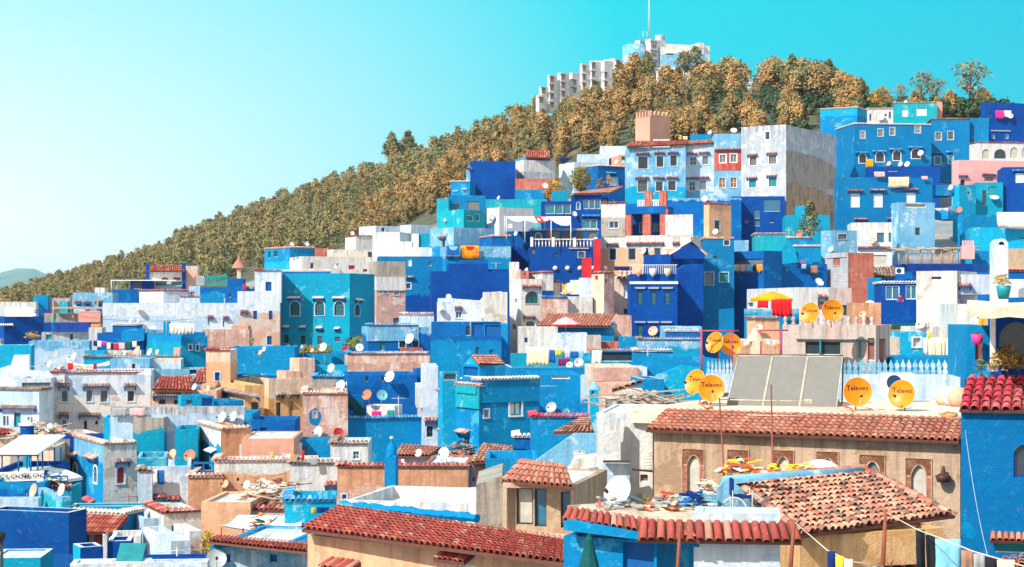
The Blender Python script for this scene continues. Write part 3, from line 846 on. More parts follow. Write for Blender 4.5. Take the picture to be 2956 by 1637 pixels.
c1 = mix(nt, ramp(nt, noise(nt, tc, .05, 6, .7), .42, .6), (.13, .11, .06), (.045, .07, .04))  # dark undergrowth tone, with shade between the pines put into the colour
c1 = mix(nt, ramp(nt, noise(nt, tc, .35, 6, .75), .52, .66), c1, (.30, .23, .17))
c1 = mix(nt, ramp(nt, noise(nt, tc, .9, 5, .75, off=(9, 9, 9)), .55, .68), c1, (.04, .07, .05))
geo = nt.nodes.new('ShaderNodeNewGeometry').outputs['Position']; sp_ = nt.nodes.new('ShaderNodeSeparateXYZ'); nt.links.new(geo, sp_.inputs[0])
c1 = mix(nt, ramp(nt, sp_.outputs[1], 262, 300), mix(nt, ramp(nt, noise(nt, tc, .3, 4), .45, .6), (.44, .42, .40), (.28, .34, .40)), c1)
nt.links.new(c1, bs.inputs['Base Color']); bs.inputs['Roughness'].default_value = .95
bp = nt.nodes.new('ShaderNodeBump'); bp.inputs['Distance'].default_value = .6; nt.links.new(noise(nt, tc, .8, 8, .8), bp.inputs['Height']); nt.links.new(bp.outputs[0], bs.inputs['Normal'])
g = mb.build('ground', [m]); tag(g, 'stony hillside the town is built on', None, kind='structure')
# far mountains beyond the valley on the left
mb = MB(); vs = []; fs = []
prof = [(-2600, 700), (-1500, 640), (-900, 720), (-300, 790), (-60, 800), (0, 788), (30, 779), (60, 772), (100, 776), (125, 782), (150, 800), (260, 845), (420, 872), (900, 868), (1600, 860), (3400, 850), (5600, 860)]
k = 0
for Yv, s_ in ((5200, 0.), (6200, .62), (7000, 1.), (8600, .55), (9400, 0)):
 for (u, r_) in [(a, interp(a, prof)) for a in range(-2600, 5601, 50)]:
  z = (HY - r_) / F * 7000 * s_ - 60 * (1 - s_) + math.sin(u * .05 + Yv) * 6 * (s_ < 1) * (s_ > 0)
  vs.append(V(((u - CX) / F * Yv, Yv, z)))
 k += 1
nu = len(range(-2600, 5601, 50))
for j in range(k - 1):
 for i in range(nu - 1):
  q = j * nu + i; fs.append((q, q + 1, q + nu + 1, q + nu))
mb.mesh(vs, fs, 0, .5, True)
g = mb.build('mountains', [simple('mountain_haze_tint', (.13, .23, .26), .95, .1, var=.3, nsc=.004)]); tag(g, 'distant mountain range beyond the valley', None, kind='structure')  # blue-grey base puts distance haze into the mountain colour
# = hillside forest
FOL_PINE = foliage('pine_needles', (.50, .28, .105), (.12, .165, .085), (.64, .39, .18), .35)  # tan for lit clumps, dark green for shaded gaps, put into the colour
FOL_DARK = foliage('pine_needles_dark', (.09, .14, .075), (.22, .19, .08), (.36, .28, .12), .5)
FOL_SHRUB = foliage('shrub_leaves', (.03, .075, .04), (.05, .10, .055), (.20, .18, .07), .6)
FOL_GOLD = foliage('golden_leaves', (.50, .29, .06), (.22, .17, .04), (.62, .42, .10), .9)
FOL_GREEN = foliage('green_leaves', (.06, .13, .04), (.16, .17, .04), (.40, .36, .10), 1.2)
FOL_YEL = foliage('yellow_blossom', (.66, .40, .02), (.16, .20, .04), (.80, .56, .05), 2.5)
BARK = M('bark')
def proto(name, *a, fol=FOL_PINE, **k):
 cm, tb = crown_mesh(name, *a, **k)
 return mesh_only(cm, 'crown', [fol]), mesh_only(tb, 'trunk', [BARK])
PINES = [proto('pine', 5.9, 4.0 + .4 * (i % 3), 120, 24, .46, 100 + i, shape='round' if i == 3 else 'pine', trunk=.16, base=.06 if i == 3 else .12) for i in range(5)]
ROUNDP = [proto('pine', 5.2, 6.2, 210, 22, .50, 640 + i, shape='round', trunk=.2, base=.04) for i in range(2)]
DARKP = [proto('pine', 6.5, 4.4, 120, 16, .55, 200 + i, fol=FOL_DARK, shape='pine', trunk=.18, base=.2) for i in range(2)]
SHRUB = [proto('shrub', 2.0, 3.0, 34, 12, .38, 300 + i, fol=FOL_SHRUB, shape='round', trunk=.06, base=.05) for i in range(3)]
UMB = [proto('umbrella_pine', 8.5, 4.2, 80, 16, .45, 400 + i, fol=FOL_DARK, shape='round', trunk=.16, base=.52) for i in range(2)]
SPARSE = [proto('olive', 6, 5.5, 60, 10, .42, 500 + i, fol=foliage(f'dry_leaves_{i}', (.36, .24, .10), (.15, .17, .08), (.5, .32, .14), .6), shape='sparse', trunk=.2, base=.3) for i in range(2)]
rg = random.Random(11); spots = []
Yv = 300.0
while Yv < 900:
 st = 5.5 if Yv < 420 else 6.0
 umin, umax = -250, 3150
 x = (umin - CX) / F * Yv
 while x < (umax - CX) / F * Yv:
  X = x + rg.uniform(-2, 2); Y_ = Yv + rg.uniform(-2.4, 2.4); x += st
  u = X / Y_ * F + CX
  if Y_ < interp(u, STARTY) - 4 or Y_ > interp(u, RIDGEY) + 5: continue
  if rg.random() < (.30 if Y_ < 430 and u > 1350 else .10): continue
  # the bare rocks, the terrace and the hotel's own ground
  row = HY - tz(X, Y_) / Y_ * F
  if 1990 < u < 2420 and row < 352 and rg.random() < .72: continue
  if 1560 < u < 2080 and Y_ > 428: continue
  if u > 2470 and rg.random() < .9: continue
  if u < 420 and rg.random() < .25: continue
  s_ = rg.uniform(.58, 1.2) * (.8 if u < 500 else 1)
  spots.append((Y_, X, tz(X, Y_), s_, rg.uniform(0, 6.28), rg.randrange(5), u))
 Yv += st * .95
spots.sort()
near = [s_ for s_ in spots if s_[0] < 470 and s_[6] > 1000]
near = sorted(near, key=lambda s_: -s_[3] / s_[0])[:255]
ns = set(id(s_) for s_ in near)
for s_ in near:
 tree('pine_tree', PINES[s_[5]], (s_[1], s_[0], s_[2]), s_[3], s_[4], 'orange-green pine growing among its like in the hillside forest', 'tree', 'pines of the hillside forest')
rest = [s_ for s_ in spots if id(s_) not in ns]
# the remaining far forest: one mass
pr = []
for i in range(4):
 cm, tb = crown_mesh('p', 5.6, 4.0 + .3 * i, 48, 10, .60, 700 + i, shape='round' if i % 2 else 'pine', trunk=.16, base=.1)
 pv = np.array([tuple(p) for p in cm.v]); pr.append((pv, np.array(cm.r)))
 tv = cm
vall = []; rall = []
for (Y_, X, z, s_, rz, k, u) in rest:
 pv, rr = pr[k % 4]; c_, s2 = math.cos(rz), math.sin(rz)
 q = pv * s_; q = np.stack([q[:, 0] * c_ - q[:, 1] * s2 + X, q[:, 0] * s2 + q[:, 1] * c_ + Y_, q[:, 2] * rg.uniform(.85, 1.2) + z], 1)
 vall.append(q); rall.append(np.clip(rr * .7 + rg.uniform(-.1, .35), 0, 1))
va = np.concatenate(vall); ra = np.concatenate(rall)
me = bpy.data.meshes.new('pine_forest'); nq = len(va) // 4
me.vertices.add(len(va)); me.vertices.foreach_set('co', va.astype(np.float32).ravel())
me.loops.add(len(va)); me.loops.foreach_set('vertex_index', np.arange(len(va), dtype=np.int32))
me.polygons.add(nq); me.polygons.foreach_set('loop_start', np.arange(nq, dtype=np.int32) * 4); me.polygons.foreach_set('loop_total', np.full(nq, 4, dtype=np.int32))
at = me.attributes.new('rnd', 'FLOAT', 'FACE'); at.data.foreach_set('value', ra.astype(np.float32))
me.materials.append(foliage('far_needles', (.52, .30, .12), (.15, .185, .095), (.66, .41, .19), .10)); me.update(calc_edges=True)  # far needles carry the same painted lit and shaded tones
fo = bpy.data.objects.new('pine_forest', me); C.objects.link(fo); tag(fo, 'orange-green pine forest covering the long slope', 'forest', kind='stuff')
# dark shrubs of the slope under the hotel
for i in range(110):
 u = rg.uniform(1950, 2900); Y_ = rg.uniform(interp(u, STARTY), interp(u, RIDGEY) - 6); X = (u - CX) / F * Y_
 tree('shrub', SHRUB[i % 3], (X, Y_, tz(X, Y_) - .1), rg.uniform(.8, 1.7), rg.uniform(0, 6), 'low dark green shrub on the rocky slope below the hotel', 'shrub', 'shrubs of the rocky slope')
def at_row(u, row, Y): return P(u, row, Y)
def special(name, pr_, u, rowbase, hpx, Y, label, hm, cat='tree', group=None, rz=1.):
 p = P(u, rowbase, Y); s_ = hpx / F * Y / hm
 z = tz(p.x, p.y);
 return tree(name, pr_, (p.x, p.y, p.z), s_, rz, label, cat, group)
special('pine_tree', DARKP[0], 1133, 478, 86, 655, 'taller dark pine standing out on the ridge, first of the dark pair', 6.5)
special('pine_tree', DARKP[1], 1175, 478, 90, 660, 'taller dark pine with a bent top on the ridge, second of the dark pair', 6.5, rz=3.)
special('pine_tree', DARKP[1], 1430, 400, 52, 560, 'small dark pine breaking the ridge line above the left forest', 6.5, rz=2.)
special('umbrella_pine', UMB[0], 1977, 262, 108, 418, 'tall bare-stemmed umbrella pine in front of the white hotel', 8.5)
special('umbrella_pine', UMB[1], 2008, 222, 84, 430, 'small round-topped umbrella pine against the blue hotel wall', 8.5)
for i, (u, b_, hp, lb) in enumerate([(1790, 262, 70, 'orange-green pine at the foot of the hotel beside its round tower'), (1870, 238, 66, 'dark round pine just below the main white hotel block'), (1830, 260, 88, 'tall narrow pine before the stepped hotel wing'),
  (1922, 290, 84, 'broad orange pine below the hotel restaurant terrace'), (2035, 280, 92, 'broad orange pine to the right of the hotel terrace'), (2110, 278, 100, 'wide double-headed pine right of the hotel on the crest'), (2230, 270, 90, 'dense broad pine on the crest behind the garden wall')]):
 special('pine_tree', ROUNDP[i % 2] if i > 3 else PINES[i % 5] if i != 1 else DARKP[0], u, b_, hp, 415 + 4 * i, lb, 5.4, rz=i * 1.3)
for i in range(7):
 u = 2290 + i * 33; special('pine_tree', ROUNDP[i % 2] if i % 3 else DARKP[i % 2], u, interp(u, RIDGEROW) + 6, (96, 104, 100, 92, 84, 76, 62)[i], 372 - i, 'dense pine in the dark clump on the right-hand crest', 5.6, group='pines of the crest', rz=i * 1.1)
for i, (u, b_, hp) in enumerate([(2660, 300, 84), (2705, 302, 70), (2600, 300, 50), (2800, 300, 118)]):
 special('olive_tree', SPARSE[i % 2], u, b_, hp, 350, ['sparse spreading tree on the bare crest above the blue houses', 'smaller sparse tree leaning right on the bare crest', 'low sparse bushy tree at the left end of the bare crest', 'tallest sparse tree on the bare crest, with open airy crown'][i], 6, rz=i * 2.)
for i, (u, hp) in enumerate(((2545, 52), (2745, 46), (2835, 60))): special('pine_tree', ROUNDP[i % 2], u, interp(u, RIDGEROW) + 8, hp, 352, ('golden round tree at the left end of the bare crest', 'small golden round tree in the middle of the bare crest', 'golden round tree near the right end of the crest')[i], 5.2)
for i in range(10):
 u = 2480 + i * 42; special('shrub', proto('shrub', 2., 3., 30, 12, .36, 800 + i, fol=FOL_GOLD if i % 2 else FOL_PINE, shape='round', trunk=.05, base=.02) if i < 3 else SHRUB[0] if i % 3 == 0 else (last_gold if i % 2 else SHRUB[1]), u, interp(u, RIDGEROW) + 4, 24 + (i * 7) % 13, 345, 'dry golden bush on the rocky crest above the blue houses', 2.0, 'bush', 'bushes of the bare crest')
 if i == 1: last_gold = (C.objects[-1].data if False else bpy.data.objects[-1].data, bpy.data.objects[-1].data) if False else SHRUB[2]
# = the air of the valley
mb = MB(); mb.box((-9000, -60, -420), (18500, 0, 0), (0, 9900, 0), (0, 0, 560)); hz = mb.build('haze', [])
m = bpy.data.materials.new('valley_air'); m.use_nodes = True; nt = m.node_tree; nt.nodes.remove(nt.nodes['Principled BSDF'])
pv = nt.nodes.new('ShaderNodeVolumePrincipled'); pv.inputs['Color'].default_value = (.80, .93, .96, 1); pv.inputs['Density'].default_value = .00008; pv.inputs['Anisotropy'].default_value = .2
nt.links.new(pv.outputs[0], nt.nodes['Material Output'].inputs['Volume']); hz.data.materials.append(m); tag(hz, 'pale haze filling the valley', None, kind='stuff')
# = hotel on the hilltop
fr(1500, 50)
HT = empty('hotel', P(1700, 300, 450)); tag(HT, 'stepped white hotel with blue round tower crowning the wooded hill', 'hotel')
class _H: pass
base_h = _H(); base_h.root = HT; base_h.Y = 450; base_h.zt = P(0, 100, 450).z; base_h.zb = P(0, 330, 450).z; base_h.a = 35; base_h.short = 'the white hotel'; base_h.xc = 1600
base_h.zd = base_h.zt; base_h.fR = Face(P(1800, HY, 450), V((1, 0, 0)), V((0, -1, 0)), 30, 0, 80); base_h.fL = base_h.fR
HS['hotel'] = base_h
def wing(i, xs, yt, Y, wn='', mat='white', a=38, zrow=870):
 base_h.Y = Y
 room(f'hotel{i}', 'hotel', xs, yt, mat, wn, a=a, dY=0, d=9, zb=P(0, fy(zrow), Y).z, name='wing', par_h=.3)
def wn(x, ys, wd=30, ht=50): return ';'.join(f'{x} {y} {x + wd} {y + ht} wG;{x - 22} {y - 14} {x + wd - 4} {y - 2} pz' for y in ys)
wing(1, (148, 178, 232), 712, 440, wn(186, [738]))
wing(2, (190, 200, 262), 632, 442, wn(206, [652]))
wing(3, (252, 276, 345), 528, 443, wn(284, [550, 622, 702, 782]), mat='white')
wing(4, (345, 378, 455), 506, 445, wn(388, [528, 602, 682]))
wing(5, (455, 482, 585), 505, 448, wn(490, [578, 650]))
wing(6, (572, 574, 650), 424, 449, wn(582, [448, 528, 606], 22))
wing(7, (640, 660, 760), 402, 450, wn(664, [424, 500, 580], 28))
wing(8, (742, 776, 880), 395, 451, wn(778, [510, 590], 26))
wing(22, (300, 600), 534, 455, '', a=-3); wing(23, (640, 960), 398, 458, '', a=-3)
wing(12, (770, 860, 960), 376, 458, '')
wing(9, (872, 882, 960), 380, 452, wn(888, [400, 478], 26))
wing(10, (945, 972, 1060), 262, 453, wn(980, [286, 370, 450], 26))
wing(11, (1055, 1100, 1195), 208, 456, wn(1112, [262, 350], 30), a=50)
wing(13, (1150, 1200, 1300), 196, 455, wn(1210, [238, 318, 402], 46), a=50)
wing(14, (1300, 1742), 240, 460, '1430 280 1480 292 nk', a=18)
wing(15, (1288, 1640), 268, 457, '', a=12)
wing(16, (1338, 1702), 328, 452, '1345 330 1410 348 nk', mat='skyb', a=10)
wing(17, (1700, 1742), 335, 458, '', a=20)
wing(18, (1640, 1690), 232, 462, '', a=20)
wing(19, (1240, 1288, 1332), 158, 462, '1316 172 1330 212 nk', a=40, zrow=300)
wing(20, (1250, 1690), 462, 448, ';'.join(f'{x} {478 + (x-1290)//60*2} {x + 22} {502 + (x-1290)//60*2} wb' for x in range(1290, 1640, 44)), a=-4)
wing(21, (1700, 2230), 548, 446, '', mat='palew', a=8, zrow=700)
mb = MB(); c_ = P(fx(1056), fy(255), 451); mb.lathe(V((c_.x, c_.y, P(0, fy(440), 451).z)), [(2.9, 0), (2.9, c_.z - P(0, fy(440), 451).z), (2.6, c_.z - P(0, fy(440), 451).z), (2.6, c_.z - P(0, fy(440), 451).z - .5), (.01, c_.z - P(0, fy(440), 451).z - .5)], 28)
mb.build('round_tower', [M('skyb')], HT)
mb = MB(); p = P(fx(1185), fy(200), 456); q = P(fx(1185), fy(-160), 456)
for dx, dy in ((-.25, 0), (.25, 0), (0, .4)):
 mb.tube([p + V((dx, dy, 0)), q + V((dx * .3, dy * .3, 0))], .07, 4)
for i in range(24):
 t = i / 24; k = .25 * (1 - .7 * t); z = p.z + (q.z - p.z) * t; s_ = 1 if i % 2 else -1
 mb.tube([V((p.x - k * s_, p.y, z)), V((p.x + k * s_, p.y, p.z + (q.z - p.z) * (i + 1) / 24))], .04, 3)
mb.build('radio_mast', [M('steel')], HT)
mb = MB();
for x in (1130, 1168): mb.tube([P(fx(x), fy(210), 455), P(fx(x), fy(132), 455)], .08, 4)
mb.tube([P(fx(1130), fy(135), 455), P(fx(1168), fy(130), 455)], .06, 4); mb.build('roof_aerial', [M('steel')], HT)
# = the town, from the hill down
# ---- upper right: (x, y) below are read off the place at the scale set by fr()
fr(2156, 250)
h('crest_aqua', 'light blue block with a curved tiled parapet at the left end of the top row', 'the light blue block on the top row', (672, 1010, 1100), 190, 500, 'cyan', a=62, cope='w', w='802 318 826 360 wk', low='azure', split=260)
h('crest_villa', 'small aqua villa with tiled roof edge and white lattice balconies on the crest', 'the aqua villa on the crest', (1350, 1740), 150, 420, 'teal', cope='m', w='1420 210 1475 275 wW;1550 200 1645 265 wW', d=5, Y=300)
h('crest_pinkend', 'little salmon pink gable beside the aqua villa on the crest', 'the salmon gable', (1730, 1790), 140, 380, 'salmon', d=5, Y=301)
h('crest_cobalt', 'deep blue house with pale parapet at the far right end of the crest', 'the deep blue house at the right end of the crest', (2140, 2178, 2600), 145, 480, 'cobalt', a=12, cope='P', w='2212 245 2240 290 bk;2240 440 2270 480 wt;2362 436 2395 478 wt;2235 405 2410 412 Hz')
h('crest_low', 'low blue house with red tiled edge and zigzag relief on the top row', 'the blue house with zigzag relief', (1690, 2040), 300, 620, 'ocean', cope='t', w='1725 420 1780 490 wGgX;1840 410 1892 486 wkgX;1716 640 1775 715 wTX;1842 632 1890 705 wTX;1698 604 1786 614 bz;1826 598 1880 606 bz')
h('crest_wall', 'plain blue house without windows between the zigzag house and the cobalt one', 'the plain blue house on the top row', (2038, 2215), 290, 620, 'ocean')
h('white_railhouse', 'white roof room with blue pillars and a railing between the two aqua blocks', 'the white roof room', (1100, 1340), 205, 330, 'whiteworn', cope='w', d=4, w='1122 250 1138 312 bs;1300 232 1318 290 bs;1260 250 1280 275 nk')
h('blue_palace', 'wide blue house with two window rows and four arched windows under curved hoods', 'the wide blue house with four arched windows', (815, 985, 1690), 340, 760, 'ocean', a=8, cope='w', d=8,
 w='1040 408 1082 475 wkgGX;1200 388 1248 456 wkgGX;1308 376 1354 446 wkgGX;1538 356 1590 426 wkgGX;1028 614 1090 700 ckax;1182 596 1254 688 ckax;1338 586 1406 676 ckax;1508 570 1586 658 ckax;990 604 1104 612 bz;1150 592 1270 600 bz;1296 574 1422 582 bz;1476 556 1612 564 bz')
h('cobalt_back', 'deep blue lower storey block beneath the four arched windows', 'the deep blue block under the arched windows', (1110, 1770), 735, 840, 'cobalt', d=5, w='1290 768 1380 778 nk;1430 810 1490 850 nk')
h('arcade_white', 'white house with a tiled loggia of horseshoe arches above the pink wall', 'the white arcaded house', (1890, 2110, 2700), 510, 700, 'white', a=10, cope='t', w='2155 572 2222 665 nCa;2265 572 2372 660 nka;2410 556 2484 652 nCa;1980 648 2026 674 nN;2520 545 2600 650 nCa')
h('pink_house', 'pink house with a black horseshoe window and two small tiled hoods', 'the pink house', (1875, 1940, 2640), 672, 920, 'pinkwall', a=12, w='1955 848 1996 914 nka;1936 812 2018 822 tz;2152 800 2275 810 tz;2175 825 2255 870 nG', low='cyan', split=905)
h('deep_right', 'deep blue house with a shuttered window cutting into the pink one at the right edge', 'the deep blue house beside the pink one', (2342, 2800), 738, 1100, 'cobalt', w='2458 794 2536 880 wWv;2430 768 2560 774 bz;2545 1000 2600 1060 wk')
h('teal_terrace', 'turquoise roof terrace with open doorway and white dish below the pink wall', 'the turquoise terrace', (2090, 2345), 880, 1100, 'turq', w='2155 950 2192 1088 nk;2210 915 2285 1000 nTd')
h('cyan_side', 'bright cyan narrow wall rising beneath the pink house', 'the bright cyan narrow house', (1885, 1945, 2095), 900, 1180, 'cyan', a=30, w='2022 962 2040 992 nk')
h('blue_three', 'blue house with three white shuttered windows under red hoods', 'the blue house with white shutters', (800, 835, 1700), 830, 1330, 'ocean', a=4,
 w='948 980 1034 1106 wW;1158 980 1244 1106 wW;1458 972 1544 1060 wW;920 950 1058 960 tz;1122 944 1270 954 tz;1434 938 1562 948 tz;982 1210 1102 1220 tz;1282 1208 1340 1216 tz')
room('blue_three_r', 'blue_three', (1700, 1900), 900, 'ocean', dY=.5, d=4, zb=None)
h('tower_sky', 'sky blue tower house with lattice panel and peeling white corner', 'the sky blue lattice tower', (1322, 1385, 1720), 1060, 1560, 'skyb', a=10, cope='P', w='1540 1290 1585 1360 tk;1448 1072 1640 1108 wGl', Y=222)
room('tower_peel', 'tower_sky', (1720, 1842, 1925), 1110, 'whiteworn', a=60, dY=.3, low='azure', split=1130, zb=None)
h('far_right_az', 'blue corner block below the cyan narrow wall', 'the blue corner block', (1930, 1975, 2300), 1170, 1420, 'azure', a=18)
h('cyan_wall_r', 'bright cyan wall with a crumpled white sheet over its corner at the right edge', 'the bright cyan wall at the right edge', (2050, 2700), 1290, 1660, 'cyan', w='2510 1382 2600 1400 nk;2280 1385 2370 1440 Gka')
cloth(2290, 1150, 2600, 1300, 'cyan_wall_r', 'clothwhite', 'large crumpled white sheet hanging over the bright cyan wall', dY=-1.2, wave=.15)
for (x0, y0, x1, y1, c, n_, on) in ((1090, 666, 1158, 738, 'clothorange', 'orange towel hanging below the first arched window', 'blue_palace'), (2275, 220, 2352, 292, 'clothpink', 'crimson cloth drying on the deep blue crest house', 'crest_cobalt'), (2354, 220, 2420, 280, 'clothwhite', 'white cloth drying beside the crimson one on the crest', 'crest_cobalt'),
  (1165, 780, 1262, 828, 'clothrose', 'pink and white laundry hanging above the shuttered blue house', 'blue_three'), (1296, 828, 1484, 925, 'clothbeige', 'beige flowered carpet hung over the blue parapet', 'blue_three'), (1598, 820, 1656, 850, 'clothrose', 'small pale pink cloth on the line at the blue roof', 'blue_three')):
 cloth(x0, y0, x1, y1, on, c, n_, dY=-.5)
dish(1592, 610, 56, 'blue_palace', 'w', extra='beside the fourth arched window,'); dish(1302, 706, 46, 'blue_palace', 'p'); dish(1408, 710, 48, 'blue_palace', 'w', extra='left of the low pair,'); dish(1470, 712, 54, 'blue_palace', 'w', extra='right of the low pair,')
dish(2406, 266, 60, 'crest_cobalt', 'b', az=10); dish(1870, 925, 60, 'blue_three', 'g'); dish(2266, 1022, 80, 'teal_terrace', 'w', az=-5, el=60); dish(1232, 282, 66, 'white_railhouse', 'w'); dish(1455, 142, 40, 'crest_villa', 'w')
dish(1345, 1102, 52, 'tower_sky', 'p', az=-20); dish(1945, 1130, 60, 'far_right_az', 'r')
fr(2156, 600)
h('skyblock', 'square sky blue roof block with one small wide window, white on its left side', 'the square sky blue roof block', (678, 775, 1008), 205, 520, 'skyb', a=20, w='835 240 912 288 dkX;728 260 746 320 wk', Y=205)
h('white_wide', 'white house with a blue casement window and a pink dish above a wooden door', 'the white house with the wooden door', (958, 1330), 135, 540, 'white', w='1190 228 1256 316 tbv;1298 228 1322 312 tTd;1132 432 1280 532 nC;1162 470 1242 532 dDv;1012 362 1318 370 tz', Y=214)
dish(1160, 302, 62, 'white_wide', 'p'); dish(770, 382, 50, 'skyblock', 'w'); dish(488, 236, 76, 'skyblock', 'r', dY=3)
h('bamboo_house', 'blue café terrace with a bamboo and lattice pergola behind a railing', 'the bamboo pergola terrace', (1370, 2270), 515, 640, 'cobalt', w='', d=8, Y=196)
h('redbrick', 'half-built house of raw red brick beside a whitewashed brick wall', 'the raw red brick house', (718, 920, 1162), 412, 900, 'rbrick', a=16, d=6, Y=188)
room('redbrick_w', 'redbrick', (717, 921, 925), 405, 'whitebrick', a=16, dY=-.12, w='786 434 856 528 tkX', d=1)
h('red_tile_shed', 'blue shed with a dark red tiled roof between the brick house and the pergola', 'the red tiled shed', (1150, 1370), 632, 860, 'azure', d=5, Y=192)
roofpx('red_tile_shed', (1150, 636), (1372, 632), (1355, 540), (1120, 545), 191.5, 196, 'g', tw=.34, rows=3)
h('cone_roof', 'blue house with swooping gable wall and tiled lean-to roof', 'the blue gabled house', (0, 300, 470), 405, 700, 'royal', a=20, cope='', Y=196)
slab([(300, 405), (378, 285), (440, 370), (470, 500), (300, 520)], 195.6, .35, 'turq', 'gable_wall', HS['cone_roof'].root)
h('blue_back1', 'low turquoise house with white-edged wall below the grey tower', 'the low turquoise house', (75, 372), 240, 420, 'teal', cope='m', Y=214)
h('blue_back2', 'small blue house with a pale coping next to the spiky tree', 'the small blue house by the spiky tree', (375, 606), 275, 380, 'azure', cope='w', Y=212)
h('blue_back3', 'blue house with irregular tiled parapet right of the gabled one', 'the blue house right of the gable', (430, 678), 352, 620, 'azure', cope='w', Y=200)
h('laundry_blue', 'royal blue house with a laundry-hung parapet left of the brick one', 'the laundry-hung blue house', (158, 330, 735), 512, 740, 'royal', a=14, w='360 540 392 590 cT', Y=190)
dish(106, 428, 60, 'cone_roof', 'w'); antenna(385, 190, 280, 'blue_back2', 'thin aerial pole above the small blue house by the spiky tree', boom=False)
for (x0, y0, x1, y1, c, n_) in ((462, 498, 492, 552, 'clothblack', 'black shirt on the line of the laundry-hung blue roof'), (492, 488, 535, 506, 'clothpink', 'magenta cloth on the line of the laundry-hung blue roof'), (500, 515, 545, 560, 'clothsky', 'sky blue cloth on the line of the laundry-hung blue roof'), (552, 528, 580, 605, 'clothnavy', 'navy trousers on the line of the laundry-hung blue roof'), (582, 530, 650, 600, 'clothbrown', 'brown towel at the right end of the blue roof line'), (600, 495, 665, 512, 'clothgreen', 'dark green cloth on the line of the laundry-hung blue roof')):
 cloth(x0, y0, x1, y1, 'laundry_blue', c, n_, dY=-.4)
h('wht_right', 'tall cream white house with blackened upper wall right of the blue glazed one', 'the tall cream white house', (1552, 1925, 2110), 576, 1130, 'whiteworn', a=62, cope='P', w='1690 630 1780 660 nk', Y=128)
room('wht_right2', 'wht_right', (1925, 2280), 610, 'palew', a=0, dY=.4, w='1938 800 2028 872 bs;1935 710 2055 722 tz;2120 820 2165 862 nk', d=6, cope='P')
h('glazed_blue', 'cobalt blue house with wide glazed verandah windows', 'the glazed cobalt house', (1230, 1562), 690, 1050, 'cobalt', w='1268 716 1398 842 wbv;1452 710 1560 838 wbv;1256 868 1400 932 tt;1430 868 1500 932 tt', Y=140, cope='w')
h('dkwall', 'blue wall piece squeezed between brick house and glazed verandah', 'the squeezed blue wall', (1160, 1232), 640, 860, 'azure', Y=150)
h('lowblock', 'small beige rendered lean-to in front of the red brick wall', 'the beige lean-to', (765, 960), 735, 1000, 'greypink', d=4, w='870 890 950 990 nk', Y=150)
h('white_orange', 'long white house behind the orange parasol', 'the long white house behind the orange parasol', (0, 448, 768), 728, 1010, 'white', a=6, cope='', w='648 850 712 940 wN;646 808 732 820 tz;5 868 56 908 nb', Y=152, d=9)
dish(660, 682, 84, 'white_orange', 'w', az=30, el=35)
h('greenblue', 'blue plastered parapet wall under the orange parasol', 'the blue parapet under the parasol', (0, 480), 925, 1010, 'skyb', Y=135, d=4, low='azure', split=960)
h('brownflat', 'peach house with tiled edge left of the grey terrace room', 'the peach house', (0, 66, 296), 1015, 1180, 'peach', a=10, cope='g', Y=112)
h('brick_r', 'low brown brick wall with white dishes right of the orange dishes', 'the low brown brick wall', (962, 1228), 868, 1000, 'obrick', Y=122, d=5)
dish(1125, 908, 118, 'brick_r', 'w', az=-35, dY=.6); dish(1064, 976, 66, 'brick_r', 'p', az=-35, dY=.2)
dish(115, 1098, 62, 'brownflat', 'w', az=-30)
# ---- (1700, 350)
fr(1700, 350)
h('salmon_tower', 'salmon pink crenellated tower among the trees', 'the salmon crenellated tower', (425, 558, 742), -40, 190, 'salmon', a=42, Y=292)
T_ = HS['salmon_tower']; mbx = MB()
for f in (T_.fR, T_.fL):
 k = 5
 for i in range(k):
  u = f.L * (i + .15) / k; w_ = f.L / k * .62
  mbx.mesh([f.pt(u, f.zt, 0), f.pt(u + w_, f.zt, 0), f.pt(u + w_ * .8, f.zt + .8, 0), f.pt(u + w_ / 2, f.zt + 1.15, 0), f.pt(u + w_ * .2, f.zt + .8, 0)] + [f.pt(u, f.zt, -.35), f.pt(u + w_, f.zt, -.35), f.pt(u + w_ * .8, f.zt + .8, -.35), f.pt(u + w_ / 2, f.zt + 1.15, -.35), f.pt(u + w_ * .2, f.zt + .8, -.35)],
   [(0, 1, 2, 3, 4), (9, 8, 7, 6, 5), (0, 5, 6, 1), (1, 6, 7, 2), (2, 7, 8, 3), (3, 8, 9, 4), (4, 9, 5, 0)])
mbx.build('battlements', [M('salmon')], T_.root)
h('bluestrip', 'low wavy-topped blue wall behind the pale terraced row', 'the wavy blue wall', (935, 1142), 120, 220, 'azure', Y=286, d=4)
h('white_bits', 'small white roof structures below the salmon tower', 'the white roof bits under the salmon tower', (590, 740), 165, 240, 'white', Y=284, d=4)
h('grey_tower', 'tall weathered grey and white house with a bare brown side wall', 'the tall weathered grey house', (1395, 1805, 2262), 30, 830, 'greyblue', a=58, Y=243, w='1612 98 1656 168 wkx;1474 322 1536 402 dGgx;1648 312 1716 388 dGgx;1466 524 1532 606 ttvx;1646 510 1720 596 ttvx;1452 306 1546 312 pz;1628 290 1724 296 pz;1444 516 1544 522 pz;1626 498 1722 504 pz')
T_ = HS['grey_tower']
